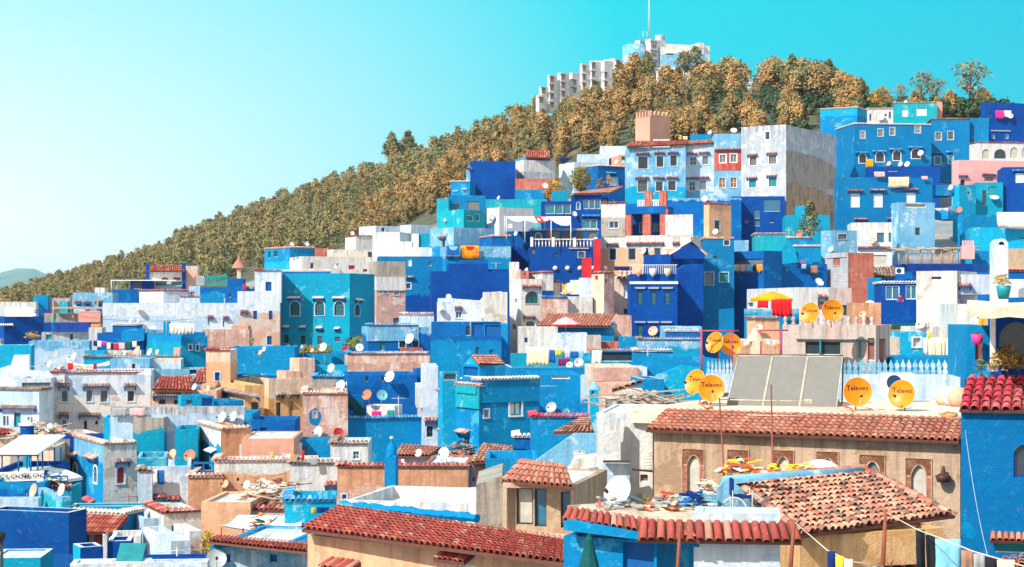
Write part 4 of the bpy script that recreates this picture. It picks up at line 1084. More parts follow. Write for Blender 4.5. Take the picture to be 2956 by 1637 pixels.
for nm_, k_, z0_, z1_, o_ in (('side_render', 'concrete', (262, 0), (560, 0), .02), ('side_render_lower', 'tan', (560, 0), (860, 0), .02)):
 f = T_.fR; mbx = MB(); za = P(0, fy(z0_[0]), T_.Y).z; zb_ = P(0, fy(z1_[0]), T_.Y).z
 mbx.mesh([f.pt(.02, zb_, .012), f.pt(f.L - .02, zb_, .012), f.pt(f.L - .02, za - 1.2, .012), f.pt(f.L * .6, za - .1, .012), f.pt(.02, za, .012)], [(0, 1, 2, 3, 4)], uvf=lambda p: (p[0] + p[1], p[2] - za)); mbx.build('render_patch', [wallmat(k_, seed=3)], T_.root)
h('red_strip', 'narrow house with a bright red painted storey between pale neighbours', 'the narrow red-fronted house', (1145, 1398), 105, 690, 'skyb', Y=249, cope='t',
 w='1198 306 1254 380 wkvx;1296 302 1352 376 wkvx;1192 520 1250 612 wDmX;1296 516 1354 608 wDmX;1150 256 1394 264 tz')
f = HS['red_strip'].fR; mbx = MB(); za = P(0, fy(262), 249).z; zb_ = P(0, fy(452), 249).z
u_ = [HS['red_strip'].fR.hit(fx(a_), fy(340))[0] for a_ in (1198, 1254, 1296, 1352)]; z_ = [P(0, fy(y_), 249).z for y_ in (302, 380)]
for (ua, ub, ya, yb_) in ((.05, u_[0] - .15, za, zb_), (u_[1] + .15, u_[2] - .15, za, zb_), (u_[3] + .15, f.L - .05, za, zb_), (u_[0] - .15, u_[1] + .15, z_[1] - .12, zb_), (u_[2] - .15, u_[3] + .15, z_[1] - .12, zb_), (u_[0] - .15, u_[1] + .15, za, z_[0] + .15), (u_[2] - .15, u_[3] + .15, za, z_[0] + .15)):
 mbx.mesh([f.pt(ua, yb_, .03), f.pt(ub, yb_, .03), f.pt(ub, ya, .03), f.pt(ua, ya, .03)], [(0, 1, 2, 3)], uvf=lambda p: (p[0], p[2]))
mbx.build('red_brick_facing', [wallmat('redbrick')], HS['red_strip'].root)
h('pale_two', 'pale stained house of four windows between the red front and the blue one', 'the pale four-windowed house', (880, 1145), 205, 690, 'pale', Y=250, cope='p', w='924 326 984 402 wkmX;1040 318 1096 398 wkX;916 552 974 638 wkmX;1014 542 1078 632 wkX;900 294 994 302 tz;1004 286 1106 294 tz;892 518 996 526 tz;1000 512 1100 520 tz', low='skyb', split=640)
h('blue_six', 'pale blue house of six dark windows with a red tiled roof', 'the pale blue six-windowed house', (345, 885), 240, 740, 'skyb', Y=248, d=9,
 w='450 324 542 438 wkgX;618 320 686 420 wkgX;744 312 808 412 wkgX;446 532 538 650 wkgX;612 552 680 642 wkX;724 546 798 636 wkX;430 292 552 300 tz;600 286 694 294 tz;720 284 818 292 tz;422 514 548 522 tz;586 514 690 522 tz;708 512 816 520 tz', low='cyan', split=600)
roofpx('blue_six', (345, 238), (890, 214), (905, 180), (380, 186), 247.4, 251, 't', tw=.3, rows=4)
roofpx('pale_two', (885, 214), (1142, 200), (1142, 172), (905, 184), 249.4, 252.5, 'p', tw=.3, rows=3)
dish(1108, 104, 44, 'bluestrip', 'g', extra='upper,'); dish(1325, 88, 60, 'red_strip', 'w', az=0, el=40);
for (x0, y0, x1, y1, c, n_) in ((780, 132, 815, 172, 'clothorange', 'orange cloth drying behind the tiled roof'), (822, 128, 850, 170, 'clothyellow', 'yellow cloth drying behind the tiled roof'), (860, 138, 905, 172, 'clothbeige', 'beige cloth drying behind the tiled roof')):
 cloth(x0, y0, x1, y1, 'bluestrip', c, n_, dY=-3)
h('cobalt_under', 'cobalt blue ground storeys beneath the weathered grey house', 'the cobalt storeys under the grey house', (1300, 1795), 690, 1020, 'cobalt', Y=238, d=7, a=-8, w='1596 714 1752 826 nb;1510 806 1566 890 nb;1512 905 1566 960 nb;1430 900 1462 930 nk;1656 905 1690 930 nk')
h('teal_yard', 'turquoise yard wall behind the spiky tree', 'the turquoise yard wall', (1795, 2205), 860, 1050, 'turq', Y=226, d=7, a=-6)
room('teal_yard2', 'teal_yard', (1895, 2030), 775, 'turq', dY=3, d=3)
h('mid_cyan', 'low cyan wall with two grey pillars beneath the pale row', 'the low cyan wall', (690, 1395), 705, 800, 'skyb', Y=236, d=4, low='royal', split=725)
dish(1062, 712, 60, 'mid_cyan', 'w', dY=-.6); dish(1212, 720, 36, 'mid_cyan', 't'); dish(1296, 716, 36, 'mid_cyan', 'r')
# white and peach mansion with blue balcony
h('mansion', 'large white and peach mansion with a recessed blue balcony on brick pillars', 'the white and peach mansion', (108, 952, 1302), 1040, 1400, 'whiteworn', a=70, Y=207, par_h=.2, low='peach', split=1160,
 w='184 1165 252 1272 wkgX;360 1165 430 1272 wkgX;500 1160 548 1230 wkX;596 1160 660 1232 wkX;166 1124 270 1132 tz;345 1112 690 1122 tz;768 1112 830 1120 tz')
room('mansion_tower', 'mansion', (112, 333, 343), 748, 'whiteworn', a=70, dY=0, cope='t', zb=HS['mansion'].zt - .2, w='186 918 270 980 wkvX', d=6, low='concrete', split=880)
room('mansion_mid', 'mansion', (697, 950, 955), 852, 'whiteworn', a=70, dY=0, zb=HS['mansion'].zt - .2, d=4)
room('mansion_back', 'mansion', (333, 700, 710), 830, 'cobalt', a=70, dY=3.2, zb=HS['mansion'].zt - .3, w='458 925 500 1022 kkd;578 930 648 1020 bk', d=4)
room('mansion_upback', 'mansion', (333, 1090, 1100), 742, 'royal', a=70, dY=4.0, zb=HS['mansion'].zt - .3, d=4)
room('mansion_side', 'mansion', (1090, 1100, 1302), 755, 'peach', a=35, dY=2.0, zb=HS['mansion'].zt - .3, cope='t', w='1150 905 1200 1010 wkgX')
f = HS['mansion'].fL; mbx = MB()
for x in (354, 530, 688):
 u, z = f.hit(fx(x), fy(1030)); mbx.box(f.pt(u - .55, HS['mansion'].zt, -.05), f.d * 1.0, f.n * -.6, V((0, 0, 3.2 if x != 354 else 3.0)))
mbx.build('pillars', [wallmat('rbrick')], HS['mansion'].root)
mbx = MB(); u0, z0 = f.hit(fx(335), fy(850)); u1, _ = f.hit(fx(700), fy(850)); mbx.box(f.pt(u0, z0, .05), f.d * (u1 - u0), f.n * -4, V((0, 0, .9))); mbx.build('balcony_roof', [M('royal')], HS['mansion'].root)
mbx = MB()
for x in (540, 674):
 u, z = f.hit(fx(x), fy(822)); mbx.box(f.pt(u - .45, z, -.1), f.d * .9, f.n * -.6, V((0, 0, 2.5)))
mbx.build('roof_pillars', [wallmat('rbrick')], HS['mansion'].root)
mbx = MB(); u0, z0 = f.hit(fx(440), fy(820)); u1, _ = f.hit(fx(700), fy(820))
for i in range(18): mbx.box(f.pt(u0 + (u1 - u0) * i / 18, z0, -.2), f.d * .1, f.n * -.1, V((0, 0, 1.2)))
mbx.box(f.pt(u0, z0 + 1.2, -.15), f.d * (u1 - u0), f.n * -.2, V((0, 0, .12))); mbx.build('railing', [M('fwhite')], HS['mansion'].root)
dish(1160, 1012, 56, 'mansion', 'w', extra='left of the pair,', dY=-1.5); dish(1228, 1004, 62, 'mansion', 'w', extra='right of the pair,', dY=-1.5); dish(502, 1190, 62, 'mansion', 'w', extra='in front of its lower windows,', dY=-2); dish(692, 1212, 62, 'mansion', 'w', extra='beside its right-hand lower window,', dY=-2)
# lower cobalt row
h('cobalt_gable', 'cobalt blue gabled house with a tiled ridge below the mansion', 'the cobalt gabled house', (500, 745, 1050), 1215, 1900, 'cobalt', a=30, Y=180, d=7)
slab([(745, 1225), (935, 1105), (1072, 1225), (1048, 1260), (745, 1260)], 179.7, .4, 'cobalt', 'gable', HS['cobalt_gable'].root)
roofpx('cobalt_gable', (740, 1228), (742, 1216), (940, 1096), (936, 1110), (179.2, 183), (183, 179.2), 'm', tw=.35, rows=1)
roofpx('cobalt_gable', (1076, 1232), (1074, 1216), (940, 1096), (936, 1110), (179.2, 183), (183, 179.2), 'm', tw=.35, rows=1)
h('turq_side', 'blue house with tile edge and two teal windows next to the cobalt gable', 'the blue house beside the cobalt gable', (1050, 1330), 1075, 1850, 'ocean', Y=184, cope='m', w='1238 1090 1284 1136 dkX;1140 1234 1174 1262 tk;1062 1385 1140 1500 tkX;1196 1385 1275 1470 tTmX')
h('sky_low', 'low sky blue box right of the tile-edged blue house', 'the low sky blue box', (1330, 1462), 1090, 1240, 'skyb', Y=196, d=5)
h('laundry_bal', 'royal blue house with a laundry balcony under a red beam', 'the laundry balcony house', (1330, 1600, 1770), 1185, 1500, 'royal', a=40, Y=186, w='1330 1265 1590 1380 nk')
for i, (x0, x1, c, n_) in enumerate([(1325, 1386, 'clothbeige', 'beige shirt at the left end of the balcony line'), (1388, 1440, 'clothrose', 'salmon towel on the balcony line'), (1444, 1500, 'clothsky', 'sky blue towel on the balcony line'), (1502, 1532, 'clothnavy', 'navy cloth on the balcony line'), (1536, 1592, 'clothorange', 'peach cloth at the right end of the balcony line')]):
 cloth(x0, 1312, x1, 1375, 'laundry_bal', c, n_, dY=-.3)
dish(1552, 1222, 62, 'laundry_bal', 'w')
dish(1932, 1026, 72, 'teal_yard', 'r', dY=-14)
# ---- upper centre
fr(1200, 400)
h('cobalt_cube', 'big plain cobalt blue cube of a house at the top centre', 'the plain cobalt cube', (500, 912), 205, 560, 'cobalt', Y=262, a=2, d=8)
slab([(462, 290), (500, 250), (512, 250), (512, 520), (462, 520)], 262.6, 4, 'skyb', 'side_wing', HS['cobalt_cube'].root)  # lighter blue slab puts the sunlit left face into the colour
roofpx('cobalt_cube', (462, 275), (512, 290), (635, 205), (560, 215), 261.8, 266, 'b', tw=.5, rows=2)
h('az_hooded', 'azure lower wing with two small hooded windows left of the cobalt cube', 'the azure hooded wing', (320, 495), 395, 560, 'azure', Y=259, cope='w', a=-12, w='344 470 388 484 Hz;424 452 470 466 Hz;440 480 462 500 wk')
h('grey_pavilion', 'whitewashed grey house topped by a red-tiled pavilion', 'the grey house with tiled pavilion', (915, 990, 1278), 195, 400, 'whiteworn', Y=268, a=25, low='greyblue', split=300)
room('pavil', 'grey_pavilion', (1010, 1232), 172, 'azure', dY=1.5, d=4)
roofpx('grey_pavilion', (1005, 178), (1238, 180), (1226, 115), (1022, 110), 268.6, 273, 't', tw=.35, rows=3)
h('rb_wall', 'low raw red brick wall with a white dish beneath the grey pavilion house', 'the low red brick wall', (912, 1320), 368, 480, 'rbrick', Y=257, d=3, w='')
dish(1182, 432, 56, 'rb_wall', 'w', az=20, extra='',); dish(1012, 538, 40, 'rb_wall', 'w', dY=-5)
h('low_az', 'low azure block in front of the red brick wall', 'the low azure block', (908, 1180), 470, 570, 'azure', Y=252, d=5)
h('palew1', 'pale house with a drying navy cloth right of the pavilion', 'the pale house right of the pavilion', (1312, 1448, 1725), 215, 440, 'palew', Y=272, a=25, w='1340 300 1352 340 wk')
h('palew2', 'pale low block under the forest edge', 'the pale block under the forest', (1480, 1770), 145, 250, 'pale', Y=281, cope='')
h('white3', 'white block with stepped top at the forest edge', 'the white block at the forest edge', (1690, 1935), 68, 200, 'palew', Y=292)
h('salmon_shed', 'salmon gabled shed beside the pale six-windowed house', 'the salmon shed', (1720, 1860, 1935), 150, 260, 'salmon', Y=276, a=10, w='1885 165 1925 205 nk')
h('royal_r', 'royal blue house with corrugated pale roof edge and bright cyan side', 'the royal blue house with cyan side', (1530, 1667, 1935), 248, 460, 'royal', Y=262, a=30, cope='w', w='1786 356 1850 432 wWX;1740 318 1825 324 bz')
cloth(1322, 172, 1388, 215, 'palew1', 'clothnavy', 'navy cloth hung beside the pale house near the forest edge', dY=-.5)
dish(1838, 215, 40, 'royal_r', 'w', extra='left,'); dish(1900, 215, 40, 'royal_r', 't', extra='right,')
h('garden_wall', 'turquoise garden wall below the round golden tree', 'the turquoise garden wall', (1245, 1395), 478, 560, 'turq', Y=246, d=3)
h('riad', 'cobalt blue guest house with wide glass windows and a small brick arch', 'the cobalt guest house', (1428, 1702), 515, 850, 'cobalt', Y=228, d=7, w='1474 586 1504 648 wbXa;1536 562 1588 645 wb;1592 562 1640 645 wb;1645 562 1692 645 wb;1524 740 1600 825 wt;1606 740 1660 825 wt;1524 704 1690 714 bz')
room('riad_r', 'riad', (1702, 1760), 540, 'cobalt', dY=.8, d=5, w='1706 560 1745 640 wb')
roofpx('riad', (1428, 512), (1770, 500), (1900, 442), (1610, 478), (227.5, 227.5), (234, 236), 'p', tw=.34, rows=3)
h('terr_glass', 'glazed turquoise restaurant terrace with cobalt roof slab', 'the glazed restaurant terrace', (1150, 1428), 575, 730, 'cobalt', Y=233, w='1184 604 1275 690 wt;1282 604 1350 690 wt;1356 600 1420 690 wt', d=6)
h('teal_strip', 'long low turquoise parapet behind the white box', 'the long turquoise parapet', (640, 1205), 556, 660, 'teal', Y=243, d=5)
h('ww_box', 'white whitewashed box with a round dish shadow left of the canopy', 'the whitewashed box', (608, 765, 1080), 630, 800, 'white', Y=229, a=35, low='palew', split=690)
h('turq_terr', 'old turquoise house with a recessed upper terrace', 'the old turquoise terrace house', (195, 440, 640), 650, 810, 'teal', Y=226, a=45, w='470 702 528 760 kT;545 690 590 760 wT')
room('turq_up', 'turq_terr', (300, 640), 520, 'ocean', a=2, dY=3, w='345 600 400 650 nk;472 572 586 660 nk', cope='', zb=HS['turq_terr'].zt - 2)
room('turq_left', 'turq_terr', (192, 300), 550, 'teal', a=-5, dY=.3, d=3)
dish(705, 728, 64, 'ww_box', 'g', extra='grey-rimmed,'); dish(760, 542, 36, 'teal_strip', 'w', extra='small,'); dish(262, 745, 36, 'turq_terr', 'w', az=30)
h('pale_hood', 'pale cyan house with a hooded barred window and flared wall', 'the pale cyan flared house', (130, 350, 720), 812, 1100, 'skyb', Y=214, a=35, w='236 918 272 1030 wkgX;222 898 280 908 tz;748 836 770 862 wk', low='azure', split=980)
h('carpet_wall', 'weathered sky blue wall with two carpets thrown over it', 'the carpet wall', (275, 872), 985, 1230, 'skyb', Y=203, a=8, low='azure', split=1090, w='')
cloth(278, 982, 408, 1096, 'carpet_wall', 'clothblue', 'blue carpet with pale medallion hanging over the wall', dY=-.3, wave=.02, name='carpet', cat='carpet')
cloth(414, 980, 578, 1100, 'carpet_wall', 'clothorange', 'orange carpet with dark red medallion hanging over the wall', dY=-.35, wave=.02, name='carpet', cat='carpet')
Yc_ = HS['carpet_wall'].Y - .1
for pts_, k_, pn in (([(465, 985), (485, 1025), (515, 1032), (545, 1020), (562, 985)], 'clothred', 'carpet_medallion'),):
 pass
mbx = MB(); p = P(fx(500), fy(1000), HS['carpet_wall'].Y); rt = [o for o in bpy.data.objects if o.name.startswith('carpet')]
for rc, mt, mx in ((rt[-1], 'clothred', 499), (rt[-2], 'clothsky', 345)):
 mbx = MB(); yy = rc.location.y - .03
 for k in range(12):
  t = k / 12 * math.pi; t2 = (k + 1) / 12 * math.pi
  mbx.add([P(fx(mx), fy(986), yy), P(fx(mx + math.cos(t2) * 40), fy(986 + math.sin(t2) * 38), yy), P(fx(mx + math.cos(t) * 40), fy(986 + math.sin(t) * 38), yy)][::-1])
 for (xa, xb, ya, yb2) in ((mx - 62, mx + 62, 1072, 1076), (mx - 62, mx - 58, 1000, 1076), (mx + 58, mx + 62, 1000, 1076)):
  mbx.add([P(fx(xa), fy(yb2), yy), P(fx(xb), fy(yb2), yy), P(fx(xb), fy(ya), yy), P(fx(xa), fy(ya), yy)])
 rc['_o'] = tuple(rc.location); mbx.build('medallion', [M(mt)], rc)
h('red_edge', 'small blue roof room with red-painted edge above the carpet wall', 'the red-edged roof room', (585, 695, 875), 892, 1000, 'royal', Y=208, a=5, cope='m', d=3)
dish(802, 898, 50, 'red_edge', 'p', az=25); dish(918, 872, 46, 'red_edge', 'w', dY=3, extra='right-hand')
cloth(405, 918, 460, 976, 'red_edge', 'clothwhite', 'white sheet pinned up behind the orange carpet', dY=-.5)
h('pink_dome', 'small red pavement-striped balcony with white bowl rail', 'the striped balcony', (30, 150), 1000, 1100, 'palew', Y=207, d=3, w='52 965 130 995 nR')
h('cobalt_wide', 'wide plain cobalt blue house stepping up in the middle', 'the wide stepped cobalt house', (145, 860), 1215, 1500, 'cobalt', Y=187, a=4, d=7)
room('cw1', 'cobalt_wide', (300, 662), 1145, 'cobalt', dY=.6, d=6); room('cw2', 'cobalt_wide', (405, 660), 1112, 'royal', dY=1.4, d=5); room('cw3', 'cobalt_wide', (560, 855), 1195, 'cobalt', dY=1., w='', d=5)
antenna(735, 1130, 1190, 'cobalt_wide', 'aerial with long boom above the wide cobalt house')
# balcony house with white balusters
h('balus_l', 'royal blue side block with white dishes left of the baluster balcony', 'the royal side block', (815, 1055), 850, 1250, 'royal', Y=213, d=6, low='cobalt', split=1000)
h('balus', 'deep cobalt house with a long white baluster balcony and arcade', 'the cobalt baluster house', (1050, 1640), 990, 1400, 'cobalt', Y=206, d=8, a=2, w='1488 1040 1546 1090 bbX;1405 1004 1582 1012 Hz;1262 1048 1310 1075 bk;1060 1010 1098 1058 bk')
room('balus_up', 'balus', (1060, 1680), 838, 'royal', dY=2.2, a=2, d=6, zb=HS['balus'].zt - .4, cope='w', w='1096 865 1150 925 wkaX;1255 850 1318 935 nk;1335 850 1425 935 nka;1455 850 1545 935 nka;1572 850 1660 935 nka;1198 850 1245 935 nD')
f = HS['balus'].fR; mbx = MB(); L_ = f.L - .2; zt_ = f.zt
for i in range(int(L_ / .42)):
 mbx.lathe(f.pt(.2 + i * .42, zt_ + .003, -.2), [(.03, 0), (.09, .05), (.04, .15), (.11, .4), (.05, .75), (.09, .85)], 6)
mbx.box(f.pt(0, zt_ + .85, -.05), f.d * f.L, f.n * -.3, V((0, 0, .12)))
for i in range(4): mbx.box(f.pt(f.L * i / 3.02, zt_ + .003, .02), f.d * .35, f.n * -.4, V((0, 0, 1.15)))
mbx.build('balustrade', [M('fwhite')], HS['balus'].root)
mbx = MB()
for i in range(6): mbx.lathe(f.pt(3.0 + i * 1.5, zt_ - 2.6, .0), [(.3, 0), (.28, .2), (.15, .36), (.01, .4)], 10, ax=f.n)
mbx.build('wall_bosses', [M('fwhite')], HS['balus'].root)
h('crimson', 'crimson red wall with an air conditioner between the cobalt and white houses', 'the crimson wall', (1525, 1612), 1092, 1330, 'red', Y=197, d=4)
h('crimson2', 'crimson upper wall at the end of the baluster balcony', 'the crimson upper wall', (1632, 1692), 920, 1260, 'red', Y=203, d=3)
root = empty('awning', P(fx(1100), fy(760), 209)); mbx = MB()
pr_ = [(815, 712, 212), (985, 712, 212), (1180, 712, 212), (1420, 712, 212)]; lo_ = [(830, 722, 206), (1000, 748, 205), (1240, 745, 205), (1420, 790, 205)]
tv = [P(fx(a_), fy(b_), c_) for a_, b_, c_ in pr_]; bv = [P(fx(a_), fy(b_), c_) for a_, b_, c_ in lo_]
for i in range(3):
 for s_ in range(4):
  t0, t1 = s_ / 4, (s_ + 1) / 4; sg = lambda t: math.sin(t * math.pi) * .35
  q = [bv[i].lerp(bv[i + 1], t0) - V((0, 0, sg(t0))), bv[i].lerp(bv[i + 1], t1) - V((0, 0, sg(t1))), tv[i].lerp(tv[i + 1], t1), tv[i].lerp(tv[i + 1], t0)]
  mbx.add(q, None, i == 1 and s_ > 1, .5, True); mbx.add([p_ - V((0, 0, .03)) for p_ in q[::-1]], None, 0, .5, True)
mbx.build('canvas', [M('tarp'), M('clothred')], root); mbx = MB()
for p_ in bv + tv: mbx.tube([p_, V((p_.x, p_.y, p_.z - 2.6))], .05, 5)
mbx.build('poles', [M('fwhite')], root); tag(root, 'long cream sail awning with a red stripe over the cobalt restaurant', 'awning')
dish(862, 802, 44, 'balus_l', 'w', az=0); dish(1452, 690, 52, 'riad', 'w', az=30)
# ---- centre strip
fr(650, 650)
h('az_corner', 'azure house with tiled parapet and balcony openings at the forest edge', 'the azure house at the forest edge', (360, 595, 822), 205, 420, 'azure', Y=240, a=35, cope='m', w='395 240 416 300 nk;444 238 484 290 nk', low='cyan', split=330)
dish(606, 172, 44, 'az_corner', 'w', az=35, extra='leaning,'); dish(745, 172, 44, 'az_corner', 'w', az=35, extra='right-hand'); dish(680, 238, 36, 'az_corner', 'w', az=35)
h('red_lean', 'dark red brick bit of wall between azure and cream houses', 'the dark red brick bit', (820, 945), 212, 300, 'rbrick', Y=242, d=3)
h('cream_low', 'long cream-grey house with dark red shutters', 'the long cream-grey house', (590, 705, 1340), 285, 460, 'whiteworn', Y=232, a=12, cope='', w='780 345 808 398 nk;985 352 1032 398 nR;1130 368 1186 408 nR;1262 402 1302 430 nR;620 285 636 330 nb;652 280 672 315 nb')
room('cream_up', 'cream_low', (935, 980, 1348), 222, 'whiteworn', a=12, dY=3, w='1308 245 1346 308 dk', low='cream', split=250)
dish(1000, 378, 50, 'cream_low', 'w', az=35)
h('pinkwhite', 'small cream block with a dish under the pines', 'the small cream block under the pines', (1098, 1196, 1352), 98, 250, 'whiteworn', Y=243, a=30, cope='t')
dish(1162, 75, 42, 'pinkwhite', 'w', az=30)
h('white_up', 'pale blue and white flat house near the forest with a grey side', 'the pale house near the forest', (1225, 1375, 1625), 5, 160, 'palew', Y=246, a=35, w='1432 22 1462 60 wk')
h('greyside', 'grey-blue weathered block above the white terrace', 'the grey-blue weathered block', (1600, 1702, 1890), -5, 220, 'pale', Y=242, a=35)
h('white_slope', 'bright white house with stepped outline and a pink dish', 'the bright white stepped house', (1350, 1600), 65, 360, 'white', Y=233, d=7, a=-14)
room('ws2', 'white_slope', (1600, 1710), 150, 'white', dY=-.6, d=5, a=-14, w='1555 190 1576 245 wk'); room('ws3', 'white_slope', (1705, 1770), 78, 'white', dY=-.4, a=-14, d=4); room('ws4', 'white_slope', (1765, 1890), 78, 'turq', dY=0, d=4, w='', a=-10)
room('ws5', 'white_slope', (1600, 1905), 205, 'white', dY=-1.2, d=3, a=-14)
dish(1670, 240, 52, 'white_slope', 'p', az=-10)
h('mid_ocean', 'ocean blue block with small windows right of the weathered corner', 'the ocean blue block', (1402, 2020), 285, 820, 'ocean', Y=206, a=6, d=7, w='1668 310 1708 376 wW;1862 332 1892 374 nk;1655 530 1700 585 wkX;1655 475 1730 484 gz;1868 555 1885 590 nk', low='cobalt', split=640)
h('weath', 'tall corner house with stained white top and bare pink brick below', 'the stained corner house', (1315, 1385, 1650), 330, 1000, 'concrete', Y=190, a=10, low='pbrick', split=520, w='1446 576 1486 626 wkmX;1548 582 1592 640 wbmX;1540 850 1590 910 bk')
room('weath_band', 'weath', (1315, 1383, 1652), 475, 'white', a=10, dY=-.25, d=.6, zb=P(0, fy(522), 190).z)
h('arched_turq', 'large turquoise house with four arched barred windows', 'the turquoise arched-window house', (500, 1140, 1368), 440, 1120, 'turq', Y=178, a=72, par_h=.3, d=8,
 w='598 698 684 828 ctgaX;824 696 908 826 ctgaX;1000 698 1088 828 ctgaX;1184 724 1232 828 ctgaX;576 664 690 674 wz;804 664 908 674 wz;986 666 1100 674 wz;1186 686 1246 694 wz;538 1004 580 1084 nkg;690 1010 732 1092 nkg;846 1016 888 1096 nkg;1005 1022 1050 1070 nkg;530 934 590 940 wz;682 936 740 942 wz;834 944 896 950 wz;1004 948 1054 954 wz')
fr(650, 650)
h('whitewin', 'tall pale house with white upper storey and bare lower wall, blue shutters', 'the tall pale house with blue shutters', (112, 500), 605, 1130, 'palew', Y=176, a=6, d=7, low='pinkmix', split=800, w='258 784 292 862 bs;400 784 434 864 bs;384 1016 426 1094 bs;136 788 212 798 tz')
room('whitewin_up', 'whitewin', (270, 512), 415, 'palew', dY=.02, d=6, cope='t', w='370 520 424 602 bs')
room('terr_rec', 'arched_turq', (512, 960, 965), 420, 'royal', a=72, dY=3.2, w='640 455 735 530 nb;770 455 940 530 nb', cope='w', zb=HS['arched_turq'].zt - 2)
h('turq_shade', 'small deep blue block with red washing under the pines', 'the deep blue block with red washing', (0, 262), 560, 700, 'royal', Y=196, d=5, w='30 630 55 660 nk')
room('tsh2', 'turq_shade', (20, 170), 488, 'royal', dY=1, d=4)
cloth(162, 542, 196, 588, 'turq_shade', 'clothred', 'red cloth on the roof of the deep blue block', dY=-.3); cloth(220, 540, 262, 585, 'turq_shade', 'clothgrey', 'grey patterned cloth on the roof of the deep blue block', dY=-.3)
h('minaret', 'slender white and red striped chimney tower under the pines', 'the striped chimney', (108, 142), 385, 480, 'cream', Y=205, d=.9, group=None, name='chimney', cat='chimney', par_h=.05, ct=.05)
P_ = HS['minaret']; mbx = MB(); c_ = P_.O + P_.dR * P_.LR / 2 + P_.dL * P_.LL / 2; mbx.lathe(V((c_.x, c_.y, P_.zt)), [(.9, -.1), (.75, .2), (.12, 1.1), (.16, 1.3), (.01, 1.6)], 8); mbx.build('cap', [M('dishrust')], P_.root)
# right part of this strip
h('az_deck', 'sky blue house with tile edge, small windows and a raw brick balcony', 'the sky blue brick-balcony house', (1308, 1870), 935, 1170, 'skyb', Y=160, a=10, cope='', low='royal', split=1000, w='1416 1062 1462 1150 nT;1594 1045 1650 1120 dkX;1712 1040 1768 1116 dkX')
room('azd_cop', 'az_deck', (1308, 1772), 915, 'skyb', dY=-.1, d=2, cope='b', zb=HS['az_deck'].zt - .6)
room('azd_brick', 'az_deck', (1612, 1810), 1125, 'rbrick', dY=-1.1, d=1.1, zb=HS['az_deck'].zb)
h('pale_ledge', 'pale wall with a long tiled ledge below the stained corner house', 'the pale tiled-ledge wall', (1642, 1912), 815, 1160, 'pale', Y=166, a=8, cope='m')
h('pale_wave', 'pale blue house with a wavy parapet, one window and grey streaks', 'the pale wavy-parapet house', (1955, 2525), 700, 920, 'palew', Y=174, a=4, w='2110 790 2165 852 wTvX;2100 758 2172 764 tz')
slab([(2085, 700), (2085, 672), (2330, 690), (2390, 615), (2530, 605), (2530, 740), (2085, 740)], 174.3, .4, 'whiteworn', 'wavy_parapet', HS['pale_wave'].root)
room('pw2', 'pale_wave', (1955, 2090), 668, 'palew', dY=.1, d=4)
dish(2045, 655, 50, 'pale_wave', 'w', az=10); dish(1968, 765, 62, 'pale_wave', 'b', dY=-2); dish(2345, 835, 50, 'pale_wave', 'w', dY=-3); dish(2508, 865, 56, 'pale_wave', 'p', dY=-3)
h('az_open', 'azure blue house with a long open roof terrace and dark niche', 'the azure open-terrace house', (1880, 2530), 1015, 1300, 'royal', Y=156, a=3, d=9, cope='', low='azure', split=1060, w='2294 1120 2322 1190 nb;2418 1140 2452 1190 nb')
room('az_open_up', 'az_open', (1890, 2530), 888, 'royal', dY=2.5, d=6, w='2202 925 2246 1012 nk;2262 895 2515 1022 ns', zb=HS['az_open'].zt - 1)
antenna(2245, 840, 1015, 'az_open', 'pink pole aerial standing on the azure open terrace', boom=False, dY=1)
# middle low row in front of arched house
fr(700, 950)
h('pink_long', 'long pink brick house with blue tile edge and tall thin masts', 'the long pink brick house', (962, 1715), 225, 520, 'pink', Y=141, a=8, cope='b', low='pbrick', split=310, w='1128 425 1146 480 nk;1272 430 1290 480 nk;1415 430 1440 476 nk')
antenna(1412, 235, 600, 'pink_long', 'thin mast leaning over the long pink brick house', boom=False, dY=-2); antenna(1482, 235, 600, 'pink_long', 'second thin mast right of the first over the pink brick house', boom=False, dY=-1)
h('flower_wall', 'blue parapet wall overgrown with yellow flowers', 'the flowered blue parapet', (-20, 958), 225, 470, 'azure', Y=146, a=5, d=9, par_h=1.4, w='')
h('az_court', 'azure sunken roof courtyard with washing and a blue tank', 'the azure roof courtyard', (-60, 410), 430, 640, 'cyan', Y=139, a=5, cope='b', d=5, par_h=1.2, low='cream', split=445)
h('peach_stack', 'peach plastered house with barred windows and stepped chimney wall', 'the peach stepped house', (-160, 240, 645), 455, 820, 'cream', Y=134, a=25, low='ochre', split=620, w='78 668 140 804 dkg;308 672 350 806 dkg;424 664 460 800 dkg;-10 614 165 624 gz;302 598 384 606 gz;424 596 520 604 gz', cope='')
room('peach_ch', 'peach_stack', (520, 662), 270, 'pink', dY=.2, d=2.5, zb=HS['peach_stack'].zb, cope='')
room('peach_ch2', 'peach_stack', (400, 530), 388, 'pink', dY=.1, d=2.5, zb=HS['peach_stack'].zb)
h('cy_niche', 'small cyan roof niche with blue tile edge right of the chimney wall', 'the cyan roof niche', (640, 945), 438, 600, 'cyan', Y=132, cope='b', d=6, par_h=.9, low='concrete', split=450)
room('cyn2', 'cy_niche', (640, 955), 330, 'cyan', dY=5, d=1.2)
dish(815, 360, 84, 'cy_niche', 'w', az=-40, extra='big,')
h('deepblue_mid', 'deep royal blue house with two dark slits left of the swirl roof', 'the royal slit-windowed house', (960, 1600), 422, 760, 'royal', Y=127, a=8, d=7, w='1128 425 1146 480 nk;1272 430 1290 480 nk')
room('dbm2', 'deepblue_mid', (1280, 1600), 505, 'royal', dY=-1.5, d=3, cope='')
room('dbm3', 'deepblue_mid', (1590, 1712), 370, 'royal', dY=.5, d=3)
